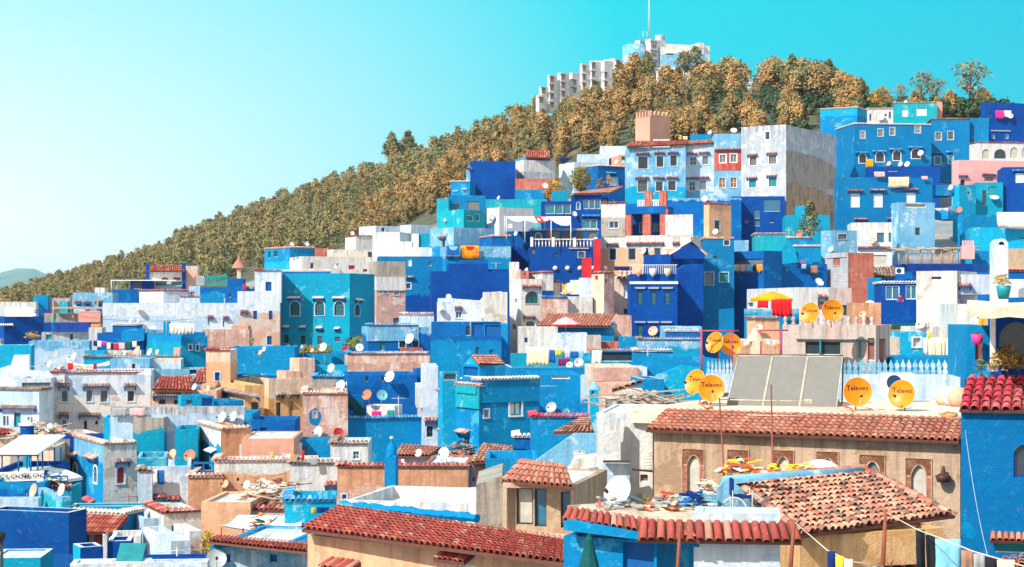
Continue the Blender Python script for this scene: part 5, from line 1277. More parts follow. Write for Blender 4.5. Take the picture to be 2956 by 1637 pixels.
dish(902, 525, 110, 'cy_niche', 'w', az=-38, extra='left of the white pair,', dY=-5); dish(990, 512, 110, 'cy_niche', 'w', az=-38, extra='right of the white pair,', dY=-4.4); dish(1352, 438, 108, 'deepblue_mid', 'w', az=-35, dY=-2)
h('pink_oval', 'pink brick house with a blue oval painted round a small window', 'the pink house with the blue oval', (548, 965), 590, 1010, 'pbrick', Y=119, a=6, cope='m', d=8, w='650 758 678 806 wW')
O_ = HS['pink_oval']; f = O_.fR; mbx = MB(); u_, z_ = f.hit(fx(664), fy(805)); ru = 56 / 3.17 / F * 119; rz_ = 80 / 3.17 / F * 119
wd = [f.hit(fx(a_), fy(b_)) for a_, b_ in ((650, 806), (678, 758))]
N = 28
for i in range(N):
 t0, t1 = 2 * math.pi * i / N, 2 * math.pi * (i + 1) / N
 def ring(t):
  k = 1 + .05 * math.sin(5 * t + 1); cx_, cz_ = math.cos(t), math.sin(t)
  du = (wd[1][0] - wd[0][0]) / 2 + .1; dz = (wd[1][1] - wd[0][1]) / 2 + .1
  s_ = min(du / max(1e-6, abs(cx_)), dz / max(1e-6, abs(cz_)))
  return (u_ + cx_ * ru * k, z_ + cz_ * rz_ * k), ((wd[0][0] + wd[1][0]) / 2 + cx_ * s_, (wd[0][1] + wd[1][1]) / 2 + cz_ * s_)
 (a0, b0), (a1, b1) = ring(t0), ring(t1)
 mbx.mesh([f.pt(*b0, .006), f.pt(*b1, .006), f.pt(*a1, .006), f.pt(*a0, .006)], [(3, 2, 1, 0)], uvf=lambda p: (p[0], p[2]))
mbx.build('painted_oval', [M('ocean')], O_.root)
dish(700, 945, 110, 'pink_oval', 'w', az=-40, dY=-1.5, el=15); dish(878, 952, 92, 'pink_oval', 'R', az=15)
h('blue_dip', 'royal blue house with a sunken roof terrace, green hatch and pink towel', 'the royal sunken-terrace house', (835, 960, 1640), 825, 1260, 'azure', Y=120, a=10, d=9, par_h=1.5, cope='b')
room('bd2', 'blue_dip', (958, 1592), 520, 'royal', dY=6, d=3, zb=HS['blue_dip'].zt - 1.5)
slab([(830, 600), (1110, 600), (1110, 800), (1085, 800), (980, 735), (830, 640)], 123, .4, 'royal', 'curved_wall', HS['blue_dip'].root)
slab([(925, 615), (1000, 620), (1112, 700), (1110, 795), (1050, 780)], 122.6, .1, 'clothgreen', 'stair_hatch', HS['blue_dip'].root)
h('tin_shed', 'little white tin-roofed shed on the sunken blue terrace', 'the tin-roofed shed', (1135, 1395), 700, 830, 'white', Y=122.5, d=2, a=-12, name='shed', cat='shed', group=None, par_h=.05)
cloth(1182, 752, 1270, 810, 'tin_shed', 'clothpink', 'bright pink towel hanging on the tin-roofed shed', dY=-.5); cloth(1322, 742, 1392, 812, 'tin_shed', 'clothteal', 'teal patterned towel hanging on the tin-roofed shed', dY=-.6); cloth(1275, 765, 1318, 812, 'tin_shed', 'clothwhite', 'white striped towel between the pink and teal ones', dY=-.5)
dish(1145, 605, 100, 'tin_shed', 'r', az=-32, dY=-.5); dish(1275, 608, 100, 'tin_shed', 't', az=20, dY=.2); dish(1552, 765, 52, 'blue_dip', 'w', az=0, dY=5)
h('white_alley', 'narrow peeling white house with a barred window between two blue ones', 'the narrow peeling white house', (1648, 1790), 345, 1140, 'palew', Y=117.5, a=4, cope='', d=7, low='pale', split=700, w='1686 890 1740 992 nkg;1664 832 1784 842 tz')
room('wa2', 'white_alley', (1590, 1650), 520, 'white', dY=.3, d=5)
h('big_azure', 'large bright azure house with small slit windows, twin hooded doors and a lattice of scratches', 'the big azure house', (1790, 2165, 2720), 490, 1160, 'azure', Y=110, a=30, d=9, par_h=.5,
 w='1856 626 1890 702 ns;2212 738 2254 810 wGX;1872 962 1890 1110 cka;1892 962 1912 1110 cka;2032 980 2052 1116 cka;2056 980 2076 1116 cka;2450 670 2552 788 tWvx;1820 560 1896 570 mz;1822 930 1924 940 mz;1982 948 2086 958 mz')
room('ba_cop', 'big_azure', (2168, 2172, 2722), 465, 'azure', a=30, dY=-.1, cope='w', d=2, zb=HS['big_azure'].zt - .5)
room('ba_ledge', 'big_azure', (1950, 2160, 2170), 520, 'teal', a=30, dY=-.25, cope='m', d=.8, zb=HS['big_azure'].zt - .6)
h('gab_pav', 'small cyan gabled roof room with salmon tiles on the azure house', 'the cyan gabled roof room', (2010, 2170, 2410), 335, 520, 'azure', Y=116, a=30, d=3, w='2022 342 2155 440 ns')
slab([(2008, 335), (2095, 245), (2172, 335)], 117.2, .3, 'cyan', 'gable', HS['gab_pav'].root, a=-58, at=fx(2172))
roofpx('gab_pav', (2165, 325), (2408, 332), (2330, 245), (2095, 243), (115.6, 117.5), (118, 120.5), 'p', tw=.26, rows=4)
h('balc_cy', 'cyan roof terrace with white barred balcony', 'the cyan barred terrace', (1800, 1830, 1985), 395, 500, 'cyan', Y=112.5, a=10, d=4, w='1840 400 1965 470 wbg')
dish(2282, 336, 78, 'gab_pav', 't', az=15)
# ---- left edge, upper
fr(0, 750)
h('villa_left', 'white terrace house with blue pilasters, lattice panels and a red tiled roof', 'the white house with blue pilasters', (1345, 1690), 105, 330, 'white', Y=228, d=6, w='1480 160 1540 188 nRa;1588 160 1650 188 nR;1418 196 1532 238 wbl;1565 200 1668 240 wbl')
roofpx('villa_left', (1340, 108), (1695, 104), (1680, 56), (1378, 54), 227.5, 232, 't', tw=.3, rows=3)
f = HS['villa_left'].fR
for x in (1352, 1684):
 mbx = MB(); u, z = f.hit(fx(x), fy(30)); mbx.box(f.pt(u - .25, z - 8, .25), f.d * .5, f.n * -.5, V((0, 0, 8))); mbx.build('pilaster', [M('cobalt')], HS['villa_left'].root)
h('stained_grid', 'pinkish white block with faint grid lines beside the pilastered house', 'the gridded block', (1695, 1808), 55, 240, 'whiteworn', Y=230, d=4, low='pink', split=80)
h('cobalt_perg', 'cobalt roof pergola at the left of the pilastered house', 'the cobalt pergola room', (1030, 1395), 275, 400, 'royal', Y=224, d=5)
room('cpg', 'cobalt_perg', (1195, 1395), 188, 'cobalt', dY=.2, d=4, w='1215 205 1300 268 nk')
mbx = MB(); H_ = HS['cobalt_perg']
for x in (1020, 1070, 1190):
 p = P(fx(x), fy(270), H_.Y + 1); mb_ = MB(); mb_.tube([p - V((0, 0, .5)), V((p.x, p.y, P(0, fy(192), H_.Y).z))], .06, 5); mb_.build('post', [M('fwhite')], H_.root)
a_ = P(fx(1012), fy(192), H_.Y); mbx.box(a_, V((8.6, 0, 0)), V((0, 4, 0)), V((0, 0, .12))); mbx.build('pergola', [M('fwhite')], H_.root)
h('pale3w', 'pale blue house with three hooded arched blue windows', 'the pale house of three arched windows', (665, 1030), 300, 560, 'skyb', Y=214, a=6, d=6, w='698 402 746 426 bsa;778 402 832 426 bsa;888 400 934 492 bsd;684 378 742 388 pz;764 380 828 390 pz;868 376 934 386 pz;780 455 828 475 nk', low='palew', split=505, cope='P')
room('p3', 'pale3w', (868, 960), 255, 'white', dY=.5, d=3)
h('pale_round', 'pale rounded house with a tiled parapet below the pilastered house', 'the pale house with tiled parapet', (1275, 1495, 1725), 282, 440, 'palew', Y=205, a=30, cope='t', w='')
h('royal_low', 'royal blue low block with ladder frame behind the long pale wall', 'the royal low block', (1830, 2175), 250, 430, 'royal', Y=206, d=5, low='azure', split=300, w='1720 290 1745 330 wk')
h('pale_win', 'narrow pale block with two small windows beside the royal low block', 'the narrow pale block', (1728, 1832), 240, 420, 'pale', Y=207, d=4, w='1742 290 1782 345 wkm')
h('shed_w', 'little white shed with a blue door on the long pale wall', 'the little white shed', (2050, 2185), 350, 440, 'white', Y=202, d=3, w='2066 356 2116 410 bs;2150 362 2172 384 nk')
h('tile_lean', 'small pink tiled lean-to with a turquoise frame', 'the pink tiled lean-to', (1645, 1828), 335, 420, 'palew', Y=203, d=2, cope='p')
h('long_pale', 'long pale lavender-blue wall of joined houses with two tiny red hoods', 'the long pale wall', (940, 2185), 395, 720, 'palew', Y=188, a=8, d=8, w='1898 518 1952 528 cz;2038 525 2094 535 cz;1902 552 1924 602 wC;2040 560 2054 612 wk', low='pale', split=520, cope='')
dish(1262, 448, 56, 'long_pale', 'b', az=-40); dish(1196, 562, 44, 'long_pale', 'w', az=-40, extra='left small,', dY=-3); dish(1268, 560, 40, 'long_pale', 'w', az=-40, extra='right small,', dY=-3)
# fences behind
def fence(x0, x1, y0, y1, Y, mat, label, n=24, name='railing', rail=2, cat='railing', r=.03, net=None):
 a, b = P(fx(x0), fy(y1), Y), P(fx(x1), fy(y1), Y); hh = P(fx(x0), fy(y0), Y).z - a.z
 root = empty(name, tuple(a)); mb = MB()
 for i in range(n + 1): p = a.lerp(b, i / n); mb.box(p - V((r, r, 0)), V((2 * r, 0, 0)), V((0, 2 * r, 0)), V((0, 0, hh)))
 mb.build('bars', [M(mat)], root); mb = MB()
 for j in range(rail): z = hh * (j / max(1, rail - 1)) * .96; mb.box(a + V((0, -r * 1.5, z)), b - a, V((0, r * 3, 0)), V((0, 0, r * 3)))
 mb.build('rails', [M(mat)], root)
 if net:
  mb = MB(); mb.box(a + V((0, .05, hh * .1)), b - a, V((0, .02, 0)), V((0, 0, hh * .8))); mb.build('netting', [M(net)], root)
 tag(root, label, cat); return root
fence(1870, 2085, 150, 232, 209, 'clothteal', 'green roof railing under the pines beside the gridded block', 20)
fence(1800, 1880, 150, 232, 209, 'dishgrey', 'grey wire fence joining the green roof railing', 12, net='greyshut')
cloth(1872, 120, 2070, 150, 'royal_low', 'clothteal', 'green net hung above the green railing', Y=209.5, sag=.5)
# far-left market roofs and terrace
h('mk1', 'low pinkish roofs of the quarter at the far left edge of town', 'the low pinkish roofs', (420, 640), 350, 480, 'greypink', Y=222, d=8)
h('mk2', 'white flat roofs with sheets at the far left edge of town', 'the white flat roofs at the far left', (0, 330), 385, 520, 'white', Y=216, d=10, cope='')
h('mk3', 'small turquoise roof tank room at the far left', 'the turquoise tank room', (545, 620), 378, 470, 'teal', Y=214, d=3)
h('mk4', 'blue sloping solar roof room at the far left skyline', 'the blue solar roof room', (312, 440), 322, 430, 'azure', Y=220, d=3)
h('perg_pink', 'pinkish roof terrace under a brown slatted pergola', 'the brown pergola terrace', (405, 925), 490, 640, 'salmon', Y=190, d=6, low='concrete', split=500)
mbx = MB(); H_ = HS['perg_pink']
for i in range(15):
 p = P(fx(480 + i * 28), fy(450), H_.Y - .5); mbx.box(p, V((.22, 0, 0)), V((0, 5, 0)), V((0, 0, .12)))
for x in (478, 660, 885):
 p = P(fx(x), fy(490), H_.Y); mbx.box(p - V((0, 0, .5)), V((.15, 0, 0)), V((0, .15, 0)), V((0, 0, 2.1)))
a_ = P(fx(475), fy(448), H_.Y - .6); mbx.box(a_, V((16, 0, 0)), V((0, .15, 0)), V((0, 0, .2))); mbx.build('pergola', [M('timber')], H_.root)
fence(722, 915, 478, 570, 188, 'fpink', 'cream wooden picket fence at the end of the brown pergola', 22, r=.05)
h('cob_left', 'cobalt blue house at the left edge carrying a railed terrace', 'the cobalt house at the left edge', (-60, 40, 400), 520, 800, 'cobalt', Y=182, a=12, d=8, w='-5 720 30 780 wk;0 600 120 606 wz')
fence(45, 300, 440, 520, 182.5, 'fwhite', 'white railing on the cobalt house at the left edge', 30)
fence(320, 470, 462, 490, 186, 'fcobalt', 'short blue baluster fence beside the white railing', 12)
cloth(170, 445, 300, 500, 'cob_left', 'clothrose', 'pink sheet drying behind the white railing', dY=2)
for i, (x0, x1) in enumerate([(60, 150), (150, 240), (240, 330)]):
 pass
h('cob_rail_h', 'dark blue house with a railed balcony and closed green parasol', 'the dark railed balcony house', (380, 812), 662, 740, 'greyblue', Y=171, d=4, w='640 675 668 738 nk;420 685 470 735 nT;560 680 640 735 wT')
fence(470, 810, 588, 655, 171, 'fcobalt', 'dark blue balcony railing above the small windows', 22, r=.05)
room('crh', 'cob_rail_h', (405, 812), 575, 'cobalt', dY=2, d=3)
mbx = MB(); p = P(fx(492), fy(590), 173); root = empty('closed_parasol', (p.x, p.y, HS['cob_rail_h'].zt)); mbx.lathe(p, [(.2, -1.1), (.26, -.9), (.16, 0), (.05, 1.4), (.01, 1.5)], 10); mbx.build('canopy', [M('clothteal')], root); mbx = MB(); mbx.tube([V((p.x, p.y, HS['cob_rail_h'].zt - .2)), p + V((0, 0, 1.7))], .04, 5); mbx.build('pole', [M('timber')], root); tag(root, 'closed green parasol beside the brown pergola terrace', 'parasol')
h('white_pots', 'white roof corner with three red flower pots', 'the white corner with pots', (812, 935), 620, 720, 'whiteworn', Y=168, d=4)
for i in range(3):
 p = P(fx(862 + i * 22), fy(612), 169); mbx = MB(); mbx.lathe(V((p.x, p.y, HS['white_pots'].zd)), [(.01, 0), (.2, .02), (.33, p.z - HS['white_pots'].zd + .25), (.24, p.z - HS['white_pots'].zd + .25), (.2, .3)], 12)
 o = mbx.build('flower_pot', [M('pot')], None, loc=(p.x, p.y, HS['white_pots'].zd)); tag(o, 'red clay pot in the row of three on the white roof corner', 'pot', 'row of three red pots')
h('az_curve', 'azure house with a deep curved parapet wall', 'the azure curved-parapet house', (890, 1320), 672, 840, 'royal', Y=164, a=4, d=6)
room('azc2', 'az_curve', (1030, 1250), 598, 'royal', dY=3, d=4, cope='w'); slab([(1110, 675), (1135, 635), (1320, 628), (1320, 740), (1110, 745)], 163.6, .4, 'azure', 'curved_parapet', HS['az_curve'].root)
h('az_pillar', 'azure square chimney pillar with a white tiled cap', 'the azure square pillar', (1495, 1548), 565, 720, 'azure', Y=162, d=1.6, name='chimney', cat='chimney', group=None, par_h=.05, ct=.1)
h('az_big', 'large azure-turquoise house with two tiny shuttered windows', 'the large azure-turquoise house', (1320, 1660, 1900), 700, 1010, 'azure', Y=152, a=14, d=8, low='turq', split=760, w='1730 778 1758 825 wkX;1796 778 1822 832 wkX')
room('azb2', 'az_big', (1660, 1880), 665, 'azure', dY=.4, d=4); room('azb3', 'az_big', (1320, 1500), 640, 'skyb', dY=2, d=5)
cloth(1550, 585, 1780, 680, 'az_big', 'clothwhite', 'big white sheet draped between the azure pillar and roof', dY=-.8, wave=.2)
h('salm_wall', 'low salmon pink bare wall in front of the tall pale house', 'the low salmon bare wall', (1852, 2280), 640, 800, 'pbrick', Y=166, d=3, a=3)
room('salm2', 'salm_wall', (2120, 2270), 605, 'salmon', dY=.1, d=3)
# laundry of the middle-left
H_ = HS['az_big']; YL = 150
for i, (x0, x1, y0, y1, c, n_) in enumerate([(855, 888, 738, 790, 'clothnavy', 'navy shirt at the left end of the long roof line'), (892, 928, 742, 800, 'clothwhite', 'white shirt second on the long roof line'), (932, 962, 746, 780, 'clothpink', 'magenta towel on the long roof line'), (978, 1012, 760, 822, 'clothbeige', 'beige cloth on the long roof line'), (1016, 1038, 762, 820, 'clothblack', 'black trousers on the long roof line'), (1044, 1086, 765, 826, 'clothred', 'bright red jumper on the long roof line'), (1090, 1142, 762, 822, 'clothrose', 'rose cloth on the long roof line'), (1148, 1205, 755, 825, 'clothgreen', 'black-green dress on the long roof line'), (1212, 1250, 745, 800, 'clothwhite', 'white cloth at the right end of the long roof line')]):
 cloth(x0, y0, x1, y1, 'az_big', c, n_, Y=YL - .3, group='laundry on the long roof line')
line([P(fx(850), fy(736), YL - .3), P(fx(1050), fy(764), YL - .3), P(fx(1300), fy(738), YL - .3)], 'cable', 'clothes line of the long roof washing')
h('concr_roof', 'grey rendered flat roof carrying a row of dishes', 'the dish-lined grey roof', (765, 1650), 892, 960, 'concrete', Y=146, d=5, cope='g', low='cyan', split=860)
room('cr2', 'concr_roof', (775, 960), 832, 'cyan', dY=3, d=2); room('cr3', 'concr_roof', (958, 1290), 832, 'whiteworn', dY=4.5, d=1.5); room('cr4', 'concr_roof', (1590, 1650), 808, 'pink', dY=2, d=2)
for x, y, D, c, e in ((1145, 858, 44, 'w', 'first,'), (1188, 860, 44, 'r', 'second,'), (1262, 832, 88, 'p', 'third and largest,'), (1375, 845, 70, 'w', 'fourth,'), (1440, 848, 56, 'w', 'fifth,')):
 dish(x, y, D, 'concr_roof', c, az=-50, extra=e, dY=.8)
h('pale_sq', 'sky blue block with one small dark window under the dish row', 'the sky blue block under the dishes', (1010, 1368), 905, 1080, 'skyb', Y=140, a=4, d=4, w='1205 950 1240 1008 wk', cope='')
h('cream_sq', 'cream and pale block right of the sky blue one under the dishes', 'the cream block under the dishes', (1368, 1655), 912, 1040, 'cream', Y=142, d=4, low='pale', split=920)
h('dark_nook', 'turquoise nook with a dark doorway above the red tiled roof', 'the turquoise nook', (1390, 1850), 1000, 1100, 'skyb', Y=139, d=4, w='1735 995 1800 1050 nk')
h('pale_wide_l', 'wide sky-pale wall with thin cable lines at the left', 'the wide sky-pale wall', (262, 815), 750, 1080, 'skyb', Y=158, a=12, d=8, low='pale', split=820, w='')
h('cy_left', 'cyan blue parapet at the left edge with a white rim', 'the cyan parapet at the left edge', (-120, 285), 782, 1000, 'cyan', Y=148, d=3, cope='P')
slab([(-60, 1080), (-60, 1010), (100, 962), (128, 872), (268, 868), (268, 1010), (470, 1020), (470, 1180), (-60, 1180)], 138, .4, 'palew', 'wall', HS['cy_left'].root)
h('junk_terr', 'small roof terrace under a torn white tarpaulin beside the dishes', 'the torn tarpaulin terrace', (610, 1010), 1020, 1100, 'skyb', Y=137, d=5)
cloth(615, 925, 1005, 968, 'junk_terr', 'tarp', 'torn white tarpaulin roof stretched over the small terrace', Y=136, wave=.3, sag=.3); cloth(620, 945, 670, 1005, 'junk_terr', 'clothred', 'red panel hanging at the left of the tarpaulin terrace', Y=135.6); cloth(856, 945, 885, 1000, 'junk_terr', 'clothpurple', 'dark red striped drape in the middle of the tarpaulin', Y=135.5); cloth(700, 965, 860, 1012, 'junk_terr', 'clothbeige', 'beige sacking under the tarpaulin', Y=136.4)
dish(682, 890, 78, 'junk_terr', 'w', az=-50, dY=3); dish(460, 955, 74, 'cy_left', 'w', az=-45, extra='white pierced,', dY=-8); dish(540, 1000, 50, 'junk_terr', 'w', az=-50, extra='low')
antenna(545, 930, 1020, 'junk_terr', 'thin aerial left of the torn tarpaulin terrace')
h('wavehouse', 'whitewashed house with swooping tiled parapet and four barred windows', 'the whitewashed swooping-parapet house', (468, 1380), 1035, 1500, 'palew', Y=130, a=10, d=8, cope='t', low='whiteworn', split=1250,
 w='560 1198 622 1302 wkgX;790 1192 846 1300 wkgX;918 1195 986 1305 wkgX;1166 1200 1230 1298 wkgX;530 1152 640 1162 gz;755 1152 1005 1162 gz;1130 1150 1252 1160 gz;1228 1090 1252 1104 nk;565 1466 608 1552 wkmX;765 1472 798 1578 wkX;868 1472 898 1512 wk;538 1416 634 1426 gz;718 1416 918 1428 gz')
slab([(1245, 1050), (1350, 1000), (1385, 1000), (1385, 1060)], 129.5, .35, 'palew', 'swoop', HS['wavehouse'].root)
slab([(470, 1120), (590, 1045), (590, 1130)], 129.8, .3, 'whiteworn', 'swoop_left', HS['wavehouse'].root)
h('left_white', 'plain white house at the left edge with a dark tiled top and blue-railed ledge', 'the white house at the left edge', (-80, 358, 468), 1192, 1530, 'palew', Y=121, a=74, d=6, cope='g', matL='pale', w='128 1400 188 1530 bT;28 1430 50 1520 wk;60 1430 78 1520 wk;250 1440 268 1510 wk;280 1440 298 1510 wk;0 1358 335 1366 gz')
h('junk_open', 'open white roof shelter full of clutter behind the white left house', 'the cluttered roof shelter', (175, 470), 1085, 1180, 'palew', Y=127, d=5, w='200 1125 465 1170 nk')
antenna(360, 960, 1100, 'junk_open', 'tall thin aerial over the cluttered roof shelter')
h('red_roof_h', 'peach house under a sagging red tiled roof with two shaded windows', 'the sagging red-roofed house', (1388, 1985), 1195, 1420, 'cream', Y=126, a=3, d=5, low='pink', split=1215, w='1455 1278 1515 1326 nk;1590 1285 1640 1326 nk;1395 1240 1652 1250 gz', par_h=.1)
roofpx('red_roof_h', (1392, 1190), (1800, 1200), (1750, 1065), (1460, 1072), 125.6, 131, 't', tw=.27, rows=7)
roofpx('red_roof_h', (1745, 1130), (1885, 1130), (1882, 990), (1830, 1000), 127, 132, 't', tw=.27, rows=6)
h('peach_tower', 'peach tower house with a single blue shutter in a white halo', 'the peach tower', (1885, 2108), 828, 1420, 'cream', Y=133, a=3, d=5, cope='t', low='peach', split=940, w='1968 1030 2012 1106 csX')
h('az_back_r', 'azure wall with a white wavy rim right of the peach tower', 'the azure wall by the peach tower', (2105, 2700), 800, 1090, 'azure', Y=141, a=3, d=5, cope='')
dish(1785, 1165, 70, 'red_roof_h', 'g', az=-45, dY=-1.5); dish(1878, 1172, 84, 'red_roof_h', 'p', az=10, dY=-1.2, extra='orange-tinted'); dish(2385, 850, 50, 'az_back_r', 'p', az=-45, dY=-2); dish(2418, 820, 50, 'az_back_r', 'w', az=-45, dY=-2)
h('ochre_l', 'ochre lower house with a long tiled hood and barred window', 'the ochre hooded house', (1950, 2240, 2420), 1150, 1500, 'ochre', Y=125, a=10, d=4, w='2300 1305 2362 1430 dkg;1970 1250 2382 1262 gz')
h('cyan_room', 'cyan roof room beside a cobalt doorway in front of the ochre house', 'the cyan roof room', (1630, 1660, 1845), 1245, 1400, 'cyan', Y=117, a=10, d=3, w='1705 1285 1755 1330 nk')
room('cyr2', 'cyan_room', (1845, 1960), 1250, 'azure', dY=.1, d=3, w='1850 1268 1945 1350 ns'); room('cyr3', 'cyan_room', (1100, 1660), 1318, 'royal', dY=2.5, d=3); room('cyr4', 'cyan_room', (1955, 2232), 1292, 'azure', dY=1.5, d=3, cope='')
h('bare_wall', 'weathered grey and brown masonry wall with a ragged top', 'the ragged grey wall', (1010, 2245), 1350, 1640, 'greyblue', Y=113.5, a=4, d=1, low='pale', split=1420)
fr(0, 1187)
cloth(1030, -30, 1160, 50, 'bare_wall', 'clothgrey', 'grey blanket hung over the ragged wall', dY=-.3, wave=.03); cloth(1190, -25, 1322, 45, 'bare_wall', 'clothrose', 'salmon and white striped blanket hung over the ragged wall', dY=-.3, wave=.03)
h('corner_two', 'two-faced house, blue with hooded arched windows and white with a red arched window', 'the blue and white corner house', (500, 945, 1252), 300, 900, 'whiteworn', Y=108, a=28, cope='m', matL='skyb', lowL='azure', splitL=480,
 w='545 448 572 598 wkxa;672 470 706 622 wkgxa;860 498 890 658 wCgxa;1070 512 1140 662 wRgaX;496 388 582 398 mz;628 405 712 415 mz;812 435 902 445 mz;1045 455 1192 465 gz;650 815 690 822 mz;790 832 872 842 cz')
h('cyan_tower', 'cyan tower with a small pink hood and a cobalt doorway box', 'the cyan hooded tower', (948, 1085), 60, 300, 'cyan', Y=114, d=4, w='1015 108 1080 172 nG;1010 98 1212 106 pz', cope='')
room('cyt2', 'cyan_tower', (1040, 1215), 55, 'cobalt', dY=1, d=3); room('cyt3', 'cyan_tower', (1085, 1250), 118, 'cobalt', dY=-.5, d=3, w='1112 125 1216 270 ns')
room('cyt4', 'cyan_tower', (560, 960), 215, 'cobalt', dY=1, d=1)
h('grey_teal', 'block with bare grey top half and turquoise lower half', 'the grey and turquoise block', (1215, 1500), 62, 430, 'concrete', Y=112, a=4, d=5, low='turq', split=178)
h('az_strip', 'azure wall with white-rimmed dish pair below the peach house', 'the azure wall with the dish pair', (1780, 2310), 25, 180, 'azure', Y=114, a=2, d=5)
room('azs2', 'az_strip', (2300, 2700), 80, 'royal', dY=-.5, d=4, w='2380 150 2440 215 ns;2320 165 2350 215 ns')
dish(2042, 60, 104, 'az_strip', 'w', az=-48, dY=-.5, extra='left'); dish(2142, 52, 96, 'az_strip', 'w', az=-48, dY=-.5, extra='right')
h('brick_corner', 'white and turquoise house turning to bare orange brick on its right side', 'the orange brick corner house', (1810, 2022, 2300), 165, 480, 'obrick', Y=103, a=20, cope='m', matL='white', lowL='turq', splitL=320, w='1930 385 1980 440 nR;1925 378 1985 384 wz')
h('teal_ann', 'turquoise annexe with a sunken white-rimmed roof next to the brick corner', 'the turquoise annexe', (1600, 1812), 168, 480, 'turq', Y=105, d=4, cope='')
dish(1584, 398, 100, 'teal_ann', 'p', az=-40, dY=-4, label='faded pink satellite dish beside the turquoise annexe'); dish(1742, 410, 116, 'teal_ann', 'r', az=-20, dY=-4.5, label='big rust-brown satellite dish standing by the turquoise annexe')
h('pale_lav', 'pale lavender house with three tiny tiled hoods near its foot', 'the pale lavender house', (1255, 1745), 510, 930, 'pale', Y=98.5, a=10, w='1290 812 1330 872 tk;1450 862 1496 892 nk;1588 845 1630 908 cs;1250 770 1345 780 gz;1400 785 1520 795 tz;1530 805 1656 815 tz', cope='')
room('pl2', 'pale_lav', (1255, 1525), 425, 'skyb', dY=1.5, d=4, w='1498 465 1552 510 nk', low='turq', split=440); room('pl3', 'pale_lav', (1262, 1395), 545, 'pale', dY=-.5, d=2, cope='g')
cloth(1378, 535, 1440, 672, 'pale_lav', 'clothwhite', 'white towel hanging down the lavender wall', dY=-.5); cloth(1440, 540, 1506, 668, 'pale_lav', 'clothblue', 'strong blue towel hanging down the lavender wall', dY=-.5)
h('brick_white', 'long house, white above and bare orange masonry below', 'the white-over-brick house', (1960, 2910), 455, 900, 'whiteworn', Y=97, a=6, d=3, low='obrick', split=570, cope='m', w='2168 612 2190 645 nk')
room('bw2', 'brick_white', (1722, 2040), 600, 'obrick', dY=-.3, d=4, cope='m', a=4)
fence(1770, 1956, 480, 560, 99, 'fblue', 'thin blue posts over the small blue deck', 2, r=.04)
h('tent_r', 'roof terrace shaded by a pink and white awning beam', 'the awninged roof terrace', (2190, 2760), 310, 460, 'white', Y=103, d=4, w='2335 315 2530 410 nb')
dish(2068, 668, 80, 'brick_white', 'p', az=-42, dY=-2.2); dish(2262, 675, 84, 'brick_white', 'w', az=-42, dY=-2.2, extra='middle'); dish(2508, 710, 96, 'brick_white', 'w', az=-42, dY=-2.0, extra='right-hand')
# ---- bottom left
fr(0, 1187)
h('cream_nook', 'cream house with a pink tiled edge and a pipe left of the corner house', 'the cream pink-edged house', (262, 497), 335, 620, 'cream', Y=110, a=6, d=6, cope='m')
h('cream_red', 'cream building with a low red tiled hip roof at the left edge', 'the red-roofed cream building', (-40, 170), 212, 400, 'cream', Y=118, d=7, a=5)
roofpx('cream_red', (-60, 215), (175, 212), (90, 165), (-60, 135), 117.5, 123, 't', tw=.26, rows=6)
h('pillar_teal', 'round turquoise chimney with a cobalt band and white cap', 'the turquoise banded chimney', (212, 265), 290, 500, 'teal', Y=103, d=1.2, name='chimney', cat='chimney', group=None, par_h=.02, ct=.05)
P_ = HS['pillar_teal']; c_ = P_.O + P_.dR * P_.LR / 2 + P_.dL * P_.LL / 2; mbx = MB(); mbx.lathe(V((c_.x, c_.y, P_.zt)), [(.55, -.02), (.42, .02), (.40, .9), (.44, 1.0)], 14); mbx.build('neck', [M('cobalt')], P_.root); mbx = MB(); mbx.lathe(V((c_.x, c_.y, P_.zt + 1.0)), [(.5, 0), (.55, .12), (.2, .2), (.05, .35), (.01, .36)], 12); mbx.build('cap', [M('fwhite')], P_.root)
def heap(x0, x1, yb, Y, hgt, n, label, mats=('timber', 'rubble', 'clothwhite'), name='scrap_heap', depth=1.5, seed=1, ln=1.2):
 """planks, sheets and sacks thrown together: one heap"""
 rg2 = random.Random(seed); a, b = P(fx(x0), fy(yb), Y), P(fx(x1), fy(yb), Y); root_o = tuple(a)
 mb = MB()
 for i in range(n):
  t = rg2.random(); c = a.lerp(b, t) + V((0, rg2.uniform(0, depth), rg2.random() ** 1.6 * hgt * (1 - abs(2 * t - 1) ** 3)))
  if rg2.random() < .6:
   l_ = ln * rg2.uniform(.4, 1.3); an = rg2.uniform(0, 3.14); d_ = V((math.cos(an), math.sin(an) * .6, rg2.uniform(-.25, .25))).normalized() * l_
   s_ = V((-d_.y, d_.x, 0)).normalized() * rg2.uniform(.06, .22); mb.box(c - d_ * .5, d_, s_, V((0, 0, rg2.uniform(.02, .06))), rg2.randrange(len(mats)))
  else:
   r = min(.26, ln * .17) * rg2.uniform(.5, 1.15); vs = []; nn_ = 6
   for j in range(4):
    for k in range(nn_):
     ph = k / nn_ * 6.283; rr = r * math.sin((j + .5) / 4 * 3.14) * rg2.uniform(.55, 1.35); vs.append(c + V((math.cos(ph) * rr * 1.4, math.sin(ph) * rr, r * .8 * (1 - j / 2) + rg2.uniform(-.2, .2) * r)))
   fs = [(j * nn_ + k, j * nn_ + (k + 1) % nn_, (j + 1) * nn_ + (k + 1) % nn_, (j + 1) * nn_ + k) for j in range(3) for k in range(nn_)]
   fs += [tuple(range(nn_)), tuple(range(3 * nn_, 4 * nn_))[::-1]]
   mb.mesh(vs, fs, rg2.randrange(len(mats)), .5, False)
 o = mb.build(name, [M(k) for k in mats], None, loc=root_o); tag(o, label, 'heap'); return o
